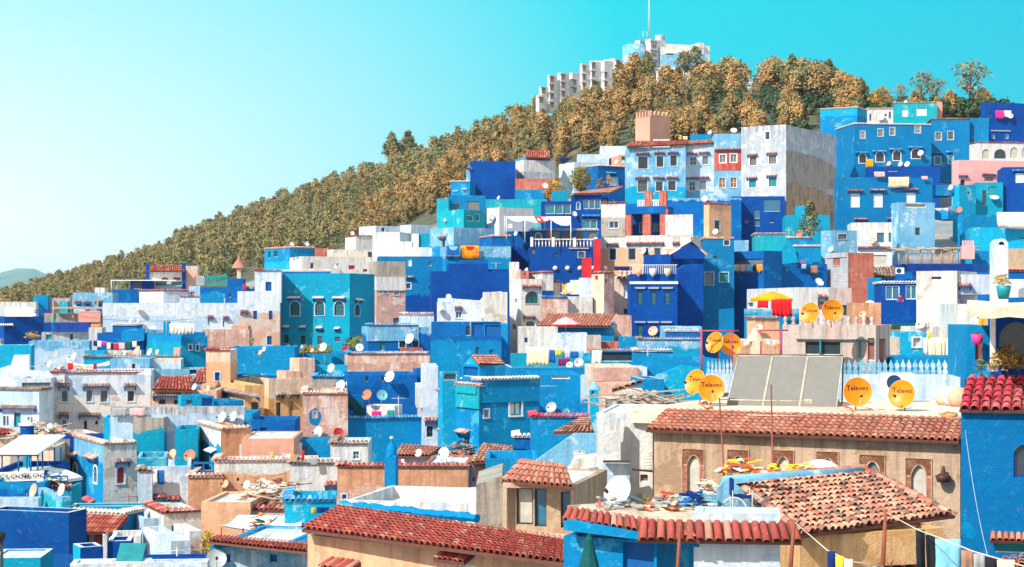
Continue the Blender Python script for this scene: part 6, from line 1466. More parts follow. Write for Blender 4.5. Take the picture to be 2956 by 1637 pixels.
h('junk_low', 'low house roof piled with broken canes and boards', 'the cane-strewn roof', (90, 640), 262, 500, 'concrete', Y=114, d=7, par_h=.1)
heap(100, 620, 255, 115, 1.0, 120, 'heap of broken canes and boards on the roof behind the corner house', seed=3, ln=2.2)
h('deck_house', 'blue roof deck with a flat white canopy on thin blue posts', 'the white-canopied blue deck', (-100, 405), 560, 700, 'cobalt', Y=97, d=7, a=3, par_h=.3, cope='')
H_ = HS['deck_house']; root = empty('canopy_frame', tuple(P(fx(170), fy(560), 97))); mbx = MB(); z_ = P(0, fy(402), 97).z
for x in (18, 168, 282, 345):
 for dy in (0, 5): p = P(fx(x), fy(560), 97 + .3); mb_ = MB(); mb_.tube([V((p.x, p.y + dy, H_.zd)), V((p.x, p.y + dy, z_))], .05, 5); mb_.build('post', [M('fblue')], root)
a_, b_ = P(fx(-60), fy(402), 97.3), P(fx(358), fy(402), 97.3)
mbx.tube([a_, b_], .06, 5); mbx.build('rail', [M('fblue')], root); mbx = MB(); mbx.box(a_ + V((0, -.2, .04)), V((b_.x - a_.x, 0, 0)), V((0, 6, .6)), V((0, 0, .08))); mbx.build('roof_panel', [M('fwhite')], root); tag(root, 'flat white canopy on blue posts above the deck at the left edge', 'canopy')
# banner
root = empty('banner', tuple(P(fx(200), fy(600), 96.5))); mbx = MB(); a_, b_ = P(fx(-60), fy(650), 96.5), P(fx(402), fy(632), 96.5); hh = 97 / 3.17 / F * 96.5 * .9
mbx.box(a_, b_ - a_, V((0, .04, 0)), V((0, 0, hh))); mbx.build('sheet', [M('clothwhite')], root)
def text(s_, p, size, mat, parent, rx=90, rz=0, name='lettering', al='CENTER', rot=None, ext=.003, sx=1., shear=0.):
 cu = bpy.data.curves.new(name, 'FONT'); cu.body = s_; cu.size = size; cu.align_x = al; cu.align_y = 'CENTER'; cu.extrude = ext; cu.resolution_u = 2; cu.offset = size * .012; cu.space_character = 1.0
 o = bpy.data.objects.new(name + '_t', cu); C.objects.link(o); bpy.context.view_layer.update()
 me = bpy.data.meshes.new_from_object(o.evaluated_get(bpy.context.evaluated_depsgraph_get())); bpy.data.objects.remove(o)
 o = bpy.data.objects.new(name, me); C.objects.link(o); me.materials.clear(); me.materials.append(M(mat)); o.parent = parent
 o.location = V(p) - V(parent['_o']); o.rotation_euler = rot if rot else (R(rx), 0, R(rz)); o.scale = (sx, 1, 1)
 return o
text('CLOCK', P(fx(135), fy(600), 96.42), .34, 'black', root, sx=1.5); text('CLOCK', P(fx(335), fy(590), 96.42), .34, 'black', root, sx=1.5)
tag(root, 'white banner lettered CLOCK twice along the edge of the blue deck', 'banner')
root = empty('parasol', tuple(P(fx(450), fy(620), 99))); mbx = MB(); p = P(fx(450), fy(512), 99)
mbx.lathe(p, [(1.95, -.62), (1.9, -.55), (1.1, -.2), (.02, 0)][::-1], 8, sm=False); mbx.lathe(p - V((0, 0, .02)), [(1.95, -.72), (1.95, -.62)], 8, sm=False); mbx.lathe(p - V((0, 0, .03)), [(.02, 0), (1.1, -.2), (1.9, -.57)][::-1], 8, sm=False); mbx.build('canopy', [M('clothwhite')], root); mbx = MB(); mbx.tube([p, p - V((0, 0, 3.2))], .04, 5); mbx.build('pole', [M('fwhite')], root); tag(root, 'open white parasol beside the lettered banner', 'parasol')
h('az_left_low', 'azure wall below the banner with a dark stain', 'the azure wall below the banner', (-100, 410), 655, 830, 'azure', Y=94, d=4, a=4, low='royal', split=720)
room('alr', 'az_left_low', (405, 660), 700, 'turq', dY=1.5, d=3, cope='t', par_h=.2); fence(405, 620, 600, 690, 96, 'fblue', 'dark blue pipe railing right of the banner', 3, r=.03)
heap(410, 560, 690, 95.5, .6, 30, 'yellow and dark bundle on the tiled ledge behind two dishes', ('clothyellow', 'clothnavy', 'clothbeige'), seed=8, ln=.6)
h('pale_low_l', 'pale washed parapet wall at the left edge above the dark blue wall', 'the pale washed parapet', (-100, 350), 800, 920, 'pale', Y=91, d=.8, a=3)
dish(316, 730, 130, 'pale_low_l', 'p', az=-50, el=15, dY=1.5, extra='leaning');
h('teal_par', 'turquoise parapet corner with a dish and weathered top', 'the turquoise parapet corner', (350, 570, 645), 788, 980, 'skyb', Y=89, a=25, d=2, low='teal', split=830)
dish(572, 722, 116, 'teal_par', 'w', az=-50, el=15, dY=.8)
h('teal_long', 'long turquoise parapet with a white tiled rim', 'the long white-rimmed parapet', (635, 1530), 872, 1010, 'turq', Y=90, a=4, d=1.5, cope='P')
antenna(1180, 765, 900, 'teal_long', 'rusty aerial with cross bar standing on the turquoise roof', mat='rust', span=.9); antenna(515, 830, 940, 'teal_par', 'pale thin aerial in front of the turquoise parapet corner', span=.8)
h('deep_l', 'big deep blue house filling the lower left corner', 'the deep blue house at the lower left', (-120, 630), 900, 1500, 'ocean', Y=80, a=-16, d=1.6, low='cobaltdark', split=880, cope='P')
h('ocean_r', 'turquoise-blue house with a tiled veranda hood and red doors', 'the veranda-hooded blue house', (632, 1120, 1318), 945, 1500, 'ocean', Y=84, a=70, d=6, cope='w',
 w='688 1130 762 1222 wW;792 1122 866 1215 rC;1028 1098 1102 1160 rk;1146 1085 1192 1142 rN;1216 1088 1242 1120 wb')
f = HS['ocean_r'].fL; ue = [f.hit(fx(x), fy(1090)) for x in (640, 1180)]; zz = P(0, fy(1098), 84).z
quadroof(f.pt(ue[0][0], zz, 1.3), f.pt(ue[1][0], zz + .05, 1.3), f.pt(ue[1][0], zz + .75, .01), f.pt(ue[0][0], zz + .75, .01), 'veranda_roof', HS['ocean_r'].root, 't', tw=.2, rows=4)
mbx = MB(); u0, z0 = f.hit(fx(866), fy(1215)); u1, z1 = f.hit(fx(1030), fy(1150)); mbx.box(f.pt(u0, z0, .02), f.d * (u1 - u0), f.n * .06, V((0, 0, z1 - z0))); mbx.build('red_panel', [M('fred')], HS['ocean_r'].root)
h('cob_box', 'cobalt terrace blocks with thick white-painted tops', 'the white-topped cobalt blocks', (668, 735, 942), 1248, 1600, 'cobalt', Y=72, a=14, d=1.6, cope='P', matL='cyan')
room('cb2', 'cob_box', (982, 1196), 1190, 'cobalt', dY=-.5, d=1.6, a=8, cope='P'); room('cb3', 'cob_box', (945, 980), 1128, 'whiteworn', dY=-.6, a=8, d=.5, name='post')
for i, (x0, x1, y0, c, n_) in enumerate([(1200, 1225, 1222, 'clothnavy', 'navy cloth, first of the small line by the cobalt blocks'), (1212, 1232, 1218, 'clothpink', 'crimson cloth on the small line by the cobalt blocks'), (1236, 1252, 1216, 'clothsky', 'pale blue cloth on the small line by the cobalt blocks'), (1256, 1282, 1212, 'clothblack', 'black trousers on the small line by the cobalt blocks')]):
 cloth(x0, y0, x1, y0 + 90, 'cob_box', c, n_, Y=76 + i * .15, wave=.02)
h('white_flat_l', 'small white flat roof block beneath the red veranda', 'the small white flat roof', (1020, 1285), 1150, 1260, 'white', Y=78, d=2.2, a=10)
h('pale_mess', 'patchy pale blue and white house with stepped little roofs', 'the patchy pale house', (1310, 1565, 1745), 1190, 1500, 'palew', Y=75, a=18, d=3, low='pale', split=1250, cope='')
room('pm2', 'pale_mess', (1315, 1500), 985, 'pale', dY=4, d=5, w='1540 1010 1560 1060 nk'); room('pm3', 'pale_mess', (1500, 1842), 930, 'white', dY=7, d=4, cope='t', w='1572 1050 1620 1100 tb'); room('pm4', 'pale_mess', (1738, 1850), 1100, 'white', dY=2, d=3, low='pink', split=1180)
dish(1422, 1095, 70, 'pale_mess', 'p', az=-50, dY=2.5)
h('peach_deck', 'orange plastered house with a white flat roof full of rubbish', 'the rubbish-decked orange house', (1842, 2292), 832, 1250, 'peach', Y=80, a=-4, d=4.6, cope='', par_h=.12, low='peach', split=900)
room('pd_b', 'peach_deck', (2284, 2700), 900, 'pink', dY=.5, d=4, a=-4, cope='t')
heap(2130, 2760, 905, 81.5, 1.25, 170, 'big heap of timber scraps, sacks and tiles on the orange house roof', ('timber', 'rubble', 'tarp', 'clothbeige', 'rust'), depth=4, seed=5, ln=1.2)
heap(2280, 2480, 790, 86, .6, 24, 'pale blue plastic sheeting crumpled on the rubbish-strewn roof', ('pale', 'clothsky'), depth=2, seed=9, ln=.8)
h('pale_btm', 'pale whitish flat roof with a green hatch at the bottom edge', 'the flat roof with the green hatch', (640, 1360), 1400, 1600, 'white', Y=64, d=1.3, a=6, par_h=.06)
mbx = MB(); p = P(fx(1055), fy(1418), 65); mbx.box(p, V((1.0, 0, 0)), V((0, .9, .7)), V((0, -.06, .06))); o = mbx.build('roof_hatch', [M('fteal')], None, loc=tuple(p)); tag(o, 'green roof hatch propped on the bottom flat roof', 'hatch')
h('cob_strip', 'low cobalt wall strip behind the bottom flat roof', 'the low cobalt strip', (1190, 1905), 1340, 1450, 'cobalt', Y=68, d=.8, a=4)
antenna(1620, 1250, 1380, 'cob_strip', 'white comb-shaped aerial above the low cobalt strip', dY=.3, span=1.6, mat='ironwhite')
h('pale_btm2', 'pale stained parapet at the bottom edge beside the grey dish', 'the pale stained bottom parapet', (1350, 1900), 1385, 1500, 'palew', Y=61, d=.8, a=5)
h('turq_btm', 'turquoise block with a white rim in the bottom left corner', 'the turquoise corner block', (-100, 370), 1345, 1500, 'turq', Y=66, d=2.5, a=4, par_h=.06, cope='P')
fence(372, 660, 1318, 1440, 70, 'fblue', 'dark blue vertical-bar railing at the bottom left', 30, r=.012)
h('lampstub', 'street lamp with a dark round head at the left edge', 'the lamp', (2, 14), 1190, 1400, 'soot', Y=62, d=.1, name='street_lamp', cat='street lamp', group=None, par_h=.01, ct=.01)
P_ = HS['lampstub']; mbx = MB(); mbx.lathe(V((P_.O.x, P_.O.y, P_.zt)), [(.02, -.05), (.16, .05), (.22, .2), (.14, .33), (.02, .38)], 10); mbx.build('lamp_head', [M('black')], P_.root)
# tiled roof, tarp and big grey dish at the bottom
h('blue_tile_l', 'blue house under a crimson tiled eave with a big grey dish', 'the blue house with the crimson eave', (1925, 2560), 1235, 1600, 'azure', Y=63, d=6, a=-10, low='skyb', split=1250, w='2470 1310 2537 1395 ns;2045 1310 2110 1400 ns;2850 1310 2940 1400 ns', par_h=.1)
room('btl2', 'blue_tile_l', (2550, 3150), 1262, 'azure', dY=0, d=4, w='', low='skyb', split=1290)
roofpx('blue_tile_l', (1905, 1192), (3000, 1310), (3000, 1225), (1985, 1150), (62.5, 59.6), (64.5, 62.4), 't', tw=.19, tl=.34)
dish(1980, 1360, 184, 'blue_tile_l', 'g', az=12, el=30, extra='big', dY=-2)
root = empty('tarpaulin', tuple(P(fx(2350), fy(1150), 74))); mbx = MB(); gx = 14; gy = 5
g_ = lambda i, j: (lambda t, s_: P(fx(2010 + t * 740 + s_ * (20 if t > .5 else 170)), fy((1045 + 45 * math.sin(t * 3.1) ) * (1 - s_) + (948 + 10 * t) * s_), 71.5 + 6.5 * s_) - V((0, 0, .12 * math.sin(s_ * 3.14) * (1 + math.sin(t * 9)))))(i / gx, j / gy)
for i in range(gx):
 for j in range(gy):
  q = [g_(i, j), g_(i + 1, j), g_(i + 1, j + 1), g_(i, j + 1)]; mbx.add(q, None, 0, .5, True); mbx.add([p - V((0, 0, .03)) for p in q[::-1]], None, 0, .5, True)
mbx.build('canvas', [M('tarp')], root); mbx = MB()
for x, y in ((2025, 1150), (2225, 1180), (2300, 1190), (2445, 1140)): p = P(fx(x), fy(1065), 71.6); q = P(fx(x), fy(y), 71.6); mbx.tube([p, q - V((0, 0, .5))], .03, 5)
mbx.build('poles', [M('rust')], root); tag(root, 'large off-white tarpaulin stretched on poles above the crimson eave', 'tarpaulin')
h('cob_par', 'cobalt parapet with a white sloping top behind the crimson eave', 'the cobalt parapet behind the eave', (2320, 2800), 1160, 1260, 'cobalt', Y=68, d=3, a=-10, cope='P', w='2330 1130 2360 1140 nk')
heap(2290, 2470, 1165, 70, 1.0, 40, 'stack of pots and bundles under the large tarpaulin', ('dishrust', 'pot', 'clothgreen'), seed=12, ln=.6)
# ---- bottom centre-left
fr(700, 1187)
h('white_win', 'white house with a tiled roof edge and one small open window', 'the white house with one small window', (805, 1148), 300, 700, 'white', Y=101, a=2, d=5, cope='g', w='1012 368 1068 438 wkmX')
room('ww_int', 'white_win', (462, 805), 258, 'azure', dY=4, a=2, d=2, w='470 320 590 440 nb', zb=HS['white_win'].zt - 5)
room('ww_awn', 'white_win', (-8, 470), 252, 'salmon', dY=0, a=2, d=6, zb=P(0, fy(298), 101).z, name='beam', par_h=.05)
h('white_front', 'big white house with a dark tiled rim, a red hood and a teal door', 'the big white house', (430, 872), 478, 900, 'white', Y=94, a=3, d=3.5, cope='g', w='772 745 832 842 tTd;748 668 868 680 tz', par_h=1.0)
antenna(510, 600, 780, 'white_front', 'thin grey aerial in front of the big white house', dY=-2.5, span=.9)
for x0, y0, x1, y1, c, n_ in ((258, 378, 284, 418, 'clothyellow', 'yellow cloth on the white house terrace line'), (362, 385, 395, 432, 'clothrose', 'pink shirt on the white house terrace line'), (398, 392, 440, 432, 'clothwhite', 'white shirt on the white house terrace line'), (448, 398, 484, 430, 'clothorange', 'peach shirt on the white house terrace line'), (540, 362, 566, 452, 'clothred', 'red and white parasol-like cloth folded on the terrace'), (622, 425, 684, 500, 'clothgrey', 'grey leopard cloth hanging over the white house rim')):
 cloth(x0, y0, x1, y1, 'white_front', c, n_, dY=-.4 if y0 > 420 else 1.2, wave=.02)
h('brick_wall', 'long orange stone wall with a red tiled rim behind the blue chimney', 'the long orange stone wall', (868, 2066), 505, 880, 'obrick', Y=90, a=-3, d=1.4, cope='t', w='912 762 952 806 wbX', low='pbrick', split=700)
P_ = h('cone_blue', 'tall tapering blue chimney with a white ball finial', 'the tall blue chimney', (1300, 1402), 420, 790, 'azure', Y=80, d=2.0, name='chimney', cat='chimney', group=None, par_h=.05, ct=.3, a=0)
c_ = P_.O + P_.dR * P_.LR / 2 + P_.dL * P_.LL / 2; k_ = 1 / 3.17 / F * 80
mbx = MB(); mbx.lathe(V((c_.x, c_.y, P_.zt)), [(48 * k_, 0), (46 * k_, 60 * k_), (34 * k_, 90 * k_), (12 * k_, 112 * k_), (10 * k_, 150 * k_), (18 * k_, 168 * k_), (.01, 175 * k_)], 12); mbx.build('cap', [M('azure')], P_.root)
mbx = MB(); mbx.lathe(V((c_.x, c_.y, P_.zt + 150 * k_)), [(12 * k_, 0), (20 * k_, 10 * k_), (14 * k_, 22 * k_), (.01, 26 * k_)], 10); mbx.build('finial', [M('fwhite')], P_.root)
h('pale_lnd', 'low pale wall with pink washing under a sagging tiled roof', 'the sagging tiled pink-washing house', (1400, 1815), 412, 620, 'palew', Y=97, d=5, a=0, par_h=.1)
roofpx('pale_lnd', (1395, 408), (1700, 412), (1825, 332), (1452, 305), 96.4, 101, 'p', tw=.24, rows=5)
for x0, y0, x1, y1, c, n_ in ((1402, 448, 1448, 496, 'clothpink', 'big magenta towel below the sagging tiled roof'), (1452, 440, 1482, 480, 'clothwhite', 'white cloth below the sagging tiled roof'), (1505, 482, 1525, 540, 'clothpink', 'magenta strip second from left below the sagging roof'), (1538, 488, 1560, 542, 'clothpink', 'magenta strip third from left below the sagging roof'), (1575, 490, 1640, 548, 'clothwhite', 'white striped towel at the right of the pink washing')):
 cloth(x0, y0, x1, y1, 'pale_lnd', c, n_, Y=92.5, wave=.02)
dish(1615, 385, 78, 'pale_lnd', 'w', az=-40, dY=-2.5, extra='left');
h('red_box', 'raw red and grey brick box with a big dish on top', 'the red and grey brick box', (1662, 2060), 478, 640, 'redgrey', Y=92.5, d=5, a=-3, par_h=.1)
dish(1850, 388, 116, 'red_box', 'w', az=-35, el=12, dY=1.5)
heap(1880, 2120, 440, 98, 1.0, 60, 'black and red rubble of broken tiles between two tiled roofs', ('soot', 'pot', 'rubble'), seed=15, ln=.8, depth=3)
h('debris_roof', 'old hay-strewn tiled roof with dry weeds growing on it', 'the hay-strewn tiled roof', (2090, 2490), 470, 640, 'pink', Y=93.5, d=5, a=0, w='2095 600 2130 650 wb;2150 598 2180 640 wb', par_h=.1)
roofpx('debris_roof', (2080, 475), (2480, 445), (2478, 325), (2200, 300), 93, 98.5, 's', tw=.24, rows=8)
h('az_r2', 'azure block in front of the hay-strewn roof', 'the azure block before the hay-strewn roof', (2225, 2700), 435, 640, 'azure', Y=86, d=5, a=0)
h('blue_post', 'turquoise roof room with red bucket and tiled edge', 'the roof room with the red bucket', (2485, 2640), 235, 450, 'royal', Y=98, d=3, a=0, cope='w', w='2502 345 2600 430 ns')
h('long_white', 'long low white roof wall with buttresses behind the blue ridge', 'the long white roof wall', (960, 2138), 812, 900, 'white', Y=73, d=6, a=-14, cope='')
slab([(990, 812), (1300, 772), (1420, 752), (2135, 700), (2140, 900), (1000, 900)], 79.6, .3, 'white', 'wall', HS['long_white'].root)
h('awn_az', 'small azure courtyard with washing left of the pink house ridge', 'the small azure courtyard', (385, 850), 820, 960, 'cyan', Y=76, d=4, a=5, cope='b')
cloth(630, 885, 672, 935, 'awn_az', 'clothorange', 'orange cloth in the small azure courtyard', dY=-.3); cloth(680, 880, 790, 930, 'awn_az', 'clothnavy', 'navy patterned cloth in the small azure courtyard', dY=-.3)
fr(350, 1187)
# ---- centre, below the mansion
fr(1400, 750)
h('arch_w', 'worn white house with a teal arched window and a smaller arch below', 'the worn white arched house', (225, 332, 522), 175, 700, 'whiteworn', Y=176, a=14, d=6, cope='', w='370 288 486 400 ttgvaX;338 240 512 252 tz;272 358 292 396 nk;372 558 456 612 wtax;348 522 458 530 gz;248 590 282 640 nD')
room('aw1', 'arch_w', (228, 330), 88, 'whiteworn', dY=.1, d=4, a=0, w=''); room('aw2', 'arch_w', (522, 626), 118, 'whiteworn', dY=.3, d=5, cope='t'); room('aw3', 'arch_w', (222, 312), 20, 'white', dY=3, d=3, a=0); room('aw4', 'arch_w', (326, 402), 98, 'rbrick', dY=2, d=3, a=0, w='358 118 378 148 wk')
dish(382, 92, 40, 'arch_w', 'w', dY=3)
h('worn_l', 'pale worn house with a curved corner above the azure low house', 'the pale worn curved house', (-5, 205), 295, 640, 'whiteworn', Y=171, d=5, a=3, cope='')
h('az_low', 'azure low house with a sunken terrace at the centre', 'the azure sunken house', (-10, 212), 588, 860, 'azure', Y=158, d=6, w='0 595 145 712 ns')
h('red_roofed', 'small cream room with a bright red roof sheet', 'the red-sheet room', (628, 690), 205, 330, 'cream', Y=178, d=3, cope='c')
h('pinkb_low', 'low wall of bare pink brick next to the worn white arched house', 'the low pink brick wall', (520, 760), 345, 530, 'pbrick', Y=172, d=4, cope='b')
h('cream_mid', 'patched cream house right of the low pink brick wall', 'the patched cream house', (755, 985), 335, 520, 'whiteworn', Y=173, d=4, cope='')
h('pale_tow', 'pale tower stub behind the yellow striped cloth', 'the pale tower stub', (865, 985), 165, 500, 'palew', Y=177, d=4, w='1020 310 1030 330 nk')
room('ptw', 'pale_tow', (780, 870), 185, 'palew', dY=1, d=3)
h('cream_tow', 'cream tower turning to bare pink brick with a tiny red window', 'the cream and brick tower', (975, 1090, 1182), 120, 520, 'pbrick', Y=172, d=4, a=30, matL='cream', cope='t', w='1006 145 1036 188 nR;1100 178 1118 216 nk')
h('cream_str', 'cream house with a white striped tiled awning beside the cobalt one', 'the cream striped-awning house', (1180, 1335), 150, 520, 'cream', Y=176, d=4, w='1270 215 1330 350 wWX;1270 450 1325 500 nk')
roofpx('cream_str', (1205, 168), (1345, 170), (1345, 108), (1225, 105), 175, 178, 'm', tw=.42, rows=1)
cloth(705, 210, 748, 310, 'pinkb_low', 'clothorange', 'yellow folded cloth hanging before the pale tower stub', dY=2, sag=.2); cloth(760, 212, 865, 315, 'pinkb_low', 'clothcream', 'cream and yellow striped cloth hanging before the pale tower stub', dY=2, skew=-.8)
cloth(1185, 60, 1345, 98, 'cream_tow', 'clothnavy', 'navy rug with red flowers on the balcony rail of the mansion', dY=3)
h('cobalt_main', 'cobalt blue house with three barred teal windows and white ledges', 'the cobalt barred-window house', (1328, 1762), 130, 910, 'cobalt', Y=165, d=8, a=-2, cope='',
 w='1396 290 1446 412 ctg;1518 290 1570 412 ctg;1645 290 1697 412 ctg;1376 250 1464 266 Hz;1498 250 1588 266 Hz;1622 250 1716 266 Hz;1396 600 1446 705 ctg;1520 600 1565 705 ctg;1372 562 1468 578 Hz;1490 562 1590 578 Hz;1612 562 1708 578 Hz')
f = HS['cobalt_main'].fR; mbx = MB(); z_ = P(0, fy(222), 165).z; mbx.box(f.pt(-.05, z_, .001), f.d * (f.L + .1), f.n * .12, V((0, 0, .25))); mbx.build('cornice', [M('fwhite')], HS['cobalt_main'].root)
mbx = MB()
for i in range(25): mbx.box(f.pt(f.L * i / 25, f.zt, -.1), f.d * .04, f.n * -.04, V((0, 0, .85)))
mbx.box(f.pt(0, f.zt + .85, -.09), f.d * f.L, f.n * -.06, V((0, 0, .06))); mbx.build('railing', [M('ironwhite')], HS['cobalt_main'].root)
for i, x in enumerate((1406, 1535, 1670)):
 p = P(fx(x), fy(128), 164.6); mbx = MB(); mbx.lathe(p, [(.02, -.3), (.28, 0), (.34, .5), (.25, .5), (.2, .1)], 10); o = mbx.build('wall_pot', [M(('dishpink', 'fwhite', 'clothbeige')[i])], None, loc=tuple(p)); tag(o, ('pinkish pot hung on the white railing of the cobalt house', 'white pot hung in the middle of the white railing', 'beige pot hung at the right of the white railing')[i], 'pot')
slab([(1762, 95), (1850, 40), (2000, 40), (2000, 610), (1762, 610)], 172, 5, 'cobalt', 'rear_wing', HS['cobalt_main'].root)
dish(1542, 655, 92, 'cobalt_main', 'p', az=-30)
h('tile_house', 'house with a long rose-tiled roof and a bare pink brick gable end', 'the long rose-tiled house', (480, 1180), 600, 860, 'azure', Y=153, d=6, a=0, par_h=.05)
roofpx('tile_house', (478, 612), (1150, 612), (1222, 498), (572, 494), 152.4, 158, 'p', tw=.3, rows=7)
slab([(1110, 615), (1215, 505), (1340, 510), (1345, 760), (1110, 760)], 154, 4, 'pbrick', 'gable_end', HS['tile_house'].root)
slab([(1112, 612), (1182, 560), (1182, 760), (1112, 760)], 153.7, .25, 'azure', 'blue_strip', HS['tile_house'].root)
h('pale_k1', 'pale rendered wall with a small blue shutter below the tiled roof', 'the pale wall with a blue shutter', (300, 665), 615, 860, 'whiteworn', Y=147, d=4, w='362 714 390 758 bs')
h('pale_k2', 'pale blue worn block under the red parasol', 'the pale block under the red parasol', (660, 935), 672, 880, 'palew', Y=146, d=5, par_h=.2)
h('pinkbox', 'small grey-pink box room with a brown crate', 'the grey-pink box room', (930, 1062), 695, 880, 'greypink', Y=145, d=4)
def parasol(x0, x1, yt, ym, yb, Y, m1, m2, label, n=8, foot=None):
 cx_ = (x0 + x1) / 2; p = P(fx(cx_), fy(yt), Y); w_ = (P(fx(x1), 0, Y).x - P(fx(x0), 0, Y).x) / 2; hh = p.z - P(0, fy(ym), Y).z
 root = empty('parasol', (p.x, p.y, foot if foot is not None else P(0, fy(yb), Y).z)); mb = MB()
 mb.lathe(p, [(.02, 0), (w_ * .5, -hh * .38), (w_, -hh)], n, 0, sm=False); mb.lathe(p - V((0, 0, .03)), [(w_ * .99, -hh), (w_ * .5, -hh * .38), (.02, 0)], n, 0, sm=False); mb.lathe(p, [(w_, -hh), (w_ * .98, -hh - w_ * .13)], n, 1, sm=False)
 mb.build('canopy', [M(m1), M(m2)], root); mb = MB(); mb.tube([p + V((0, 0, .1)), V((p.x, p.y, foot if foot is not None else P(0, fy(yb), Y).z))], .04, 6); mb.build('pole', [M('timber')], root); tag(root, label, 'parasol'); return root
parasol(612, 868, 522, 590, 680, 149, 'clothrose', 'clothred', 'red and pink open parasol on the roof before the tiled house', foot=HS['pale_k2'].zd)
h('redstep', 'little flight of red-tiled steps wall between the pale walls', 'the red stepped wall', (1058, 1222), 752, 860, 'rbrick', Y=148, d=3); h('teal_k', 'royal wall bits below the cobalt house', 'the royal wall below the cobalt house', (1222, 1400), 700, 860, 'azure', Y=152, d=4)
h('whitecloth_h', 'blue courtyard house strung with washing and a white lace cloth', 'the lace-cloth courtyard house', (970, 1370), 835, 1000, 'azure', Y=140, d=5, w='1070 850 1345 930 nk', cope='p')
cloth(978, 830, 1072, 960, 'whitecloth_h', 'clothwhite', 'white lace cloth hanging in the courtyard', dY=-1, wave=.04); cloth(938, 812, 970, 890, 'whitecloth_h', 'clothorange', 'orange quilted coat hanging by the lace cloth', dY=-.6)
h('az_wash', 'long azure terrace wall with a broad washing line of blankets', 'the blanket-hung azure terrace', (230, 980), 985, 1130, 'azure', Y=136, d=7, a=4, par_h=.9, cope='P')
room('azw2', 'az_wash', (250, 980), 860, 'turq', dY=5, d=2, zb=HS['az_wash'].zt - 1)
for x0, y0, x1, y1, c, n_ in ((385, 800, 590, 968, 'clothcream', 'cream and turquoise striped blanket, largest on the washing line'), (586, 825, 642, 940, 'clothblue', 'blue towel beside the striped blanket'), (642, 820, 702, 876, 'clothyellow', 'yellow shirt on the washing line'), (704, 838, 730, 900, 'clothteal', 'teal cloth beside the yellow shirt'), (732, 845, 776, 900, 'clothrose', 'pale pink cloth on the washing line'), (780, 838, 858, 898, 'clothblue', 'blue patterned cloth near the dishes'), (862, 830, 905, 905, 'clothsky', 'sky blue cloth at the right end of the washing line'), (668, 905, 780, 970, 'clothpurple', 'dark red blanket below the yellow shirt')):
 cloth(x0, y0, x1, y1, 'az_wash', c, n_, Y=137.2, wave=.04)
dish(775, 965, 62, 'az_wash', 'w', az=-15, extra='smaller', dY=.4); dish(862, 942, 92, 'az_wash', 'g', az=-20, extra='larger', dY=.6)
h('az_wash2', 'azure low parapets and ledges below the blanket line', 'the azure ledges below the blankets', (430, 880), 1055, 1400, 'azure', Y=123, d=8, a=3, w='605 1050 778 1090 wN', cope='')
room('aw22', 'az_wash2', (-200, 445), 1110, 'azure', dY=2, d=3, cope='w')
antenna(575, 1140, 1400, 'az_wash2', 'tall thin mast in front of the azure ledges', dY=-3); dish(612, 1355, 104, 'az_wash2', 'g', az=-30, dY=-1); dish(738, 1395, 72, 'az_wash2', 't', az=15)
h('pale_k3', 'pale narrow wall piece between the azure ledges and brick house', 'the pale narrow wall piece', (878, 985), 1078, 1420, 'pale', Y=121, d=5, low='azure', split=1300)
h('pinkhouse_k', 'pinkish cream house with a bare brick top band and grey shutter', 'the pinkish brick-banded house', (985, 1400), 982, 1500, 'cream', Y=117, d=7, a=2, low='pink', split=1120, w='1100 1272 1175 1392 nGx')
f = HS['pinkhouse_k'].fR; mbx = MB(); mbx.mesh([f.pt(.03, f.zt - 1.0, .02), f.pt(f.L - .03, f.zt - .9, .02), f.pt(f.L - .03, f.zt - .05, .02), f.pt(.03, f.zt - .05, .02)], [(0, 1, 2, 3)], uvf=lambda p: (p[0], p[2])); mbx.build('brick_band', [wallmat('pbrick')], HS['pinkhouse_k'].root)
room('pk2', 'pinkhouse_k', (1395, 1485), 985, 'palew', dY=.3, d=4)
h('turq_k', 'turquoise parapet wall with a tiled rim below the cobalt house', 'the turquoise tiled parapet', (1400, 1985), 728, 920, 'skyb', Y=143, d=5, a=-3, cope='g', low='turq', split=800)
h('turq_k2', 'turquoise terrace box with scalloped tiles under the cobalt rear wing', 'the scalloped turquoise box', (1610, 1985), 612, 760, 'skyb', Y=149, d=5, cope='', a=-4); room('tk3', 'turq_k2', (1655, 1960), 655, 'royal', dY=-.8, d=1, cope='m')
h('az_k3', 'azure wall with a red tiled rim left of the orange dishes', 'the azure wall with red rim', (1362, 1720), 835, 1010, 'azure', Y=132, d=5, cope='m'); h('az_k4', 'broad azure wall with patchy wash behind the orange dish pair', 'the broad azure patchy wall', (1475, 2010), 885, 1100, 'azure', Y=118, d=5, a=-5)
h('cyan_k5', 'cyan house with a sloping curved wall below the patchy azure wall', 'the cyan sloping-wall house', (1445, 1640), 1092, 1400, 'azure', Y=98, d=4, a=6, cope='P', w='1634 1130 1640 1150 nk')
slab([(1570, 1060), (1810, 965), (2060, 1000), (2060, 1340), (1570, 1340)], 100, .6, 'cyan', 'curved_wall', HS['cyan_k5'].root)
slab([(1990, 885), (2290, 930), (2290, 1060), (1990, 1060)], 92, .4, 'azure', 'rear_wall', HS['cyan_k5'].root)
P_ = h('cone_k', 'pale blue round chimney with a conical cap and slit opening', 'the pale blue cone-capped chimney', (962, 1045), 1190, 1500, 'cyan', Y=88, d=1.3, name='chimney', cat='chimney', group=None, par_h=.05, ct=.2, w='975 1200 1000 1240 nk')
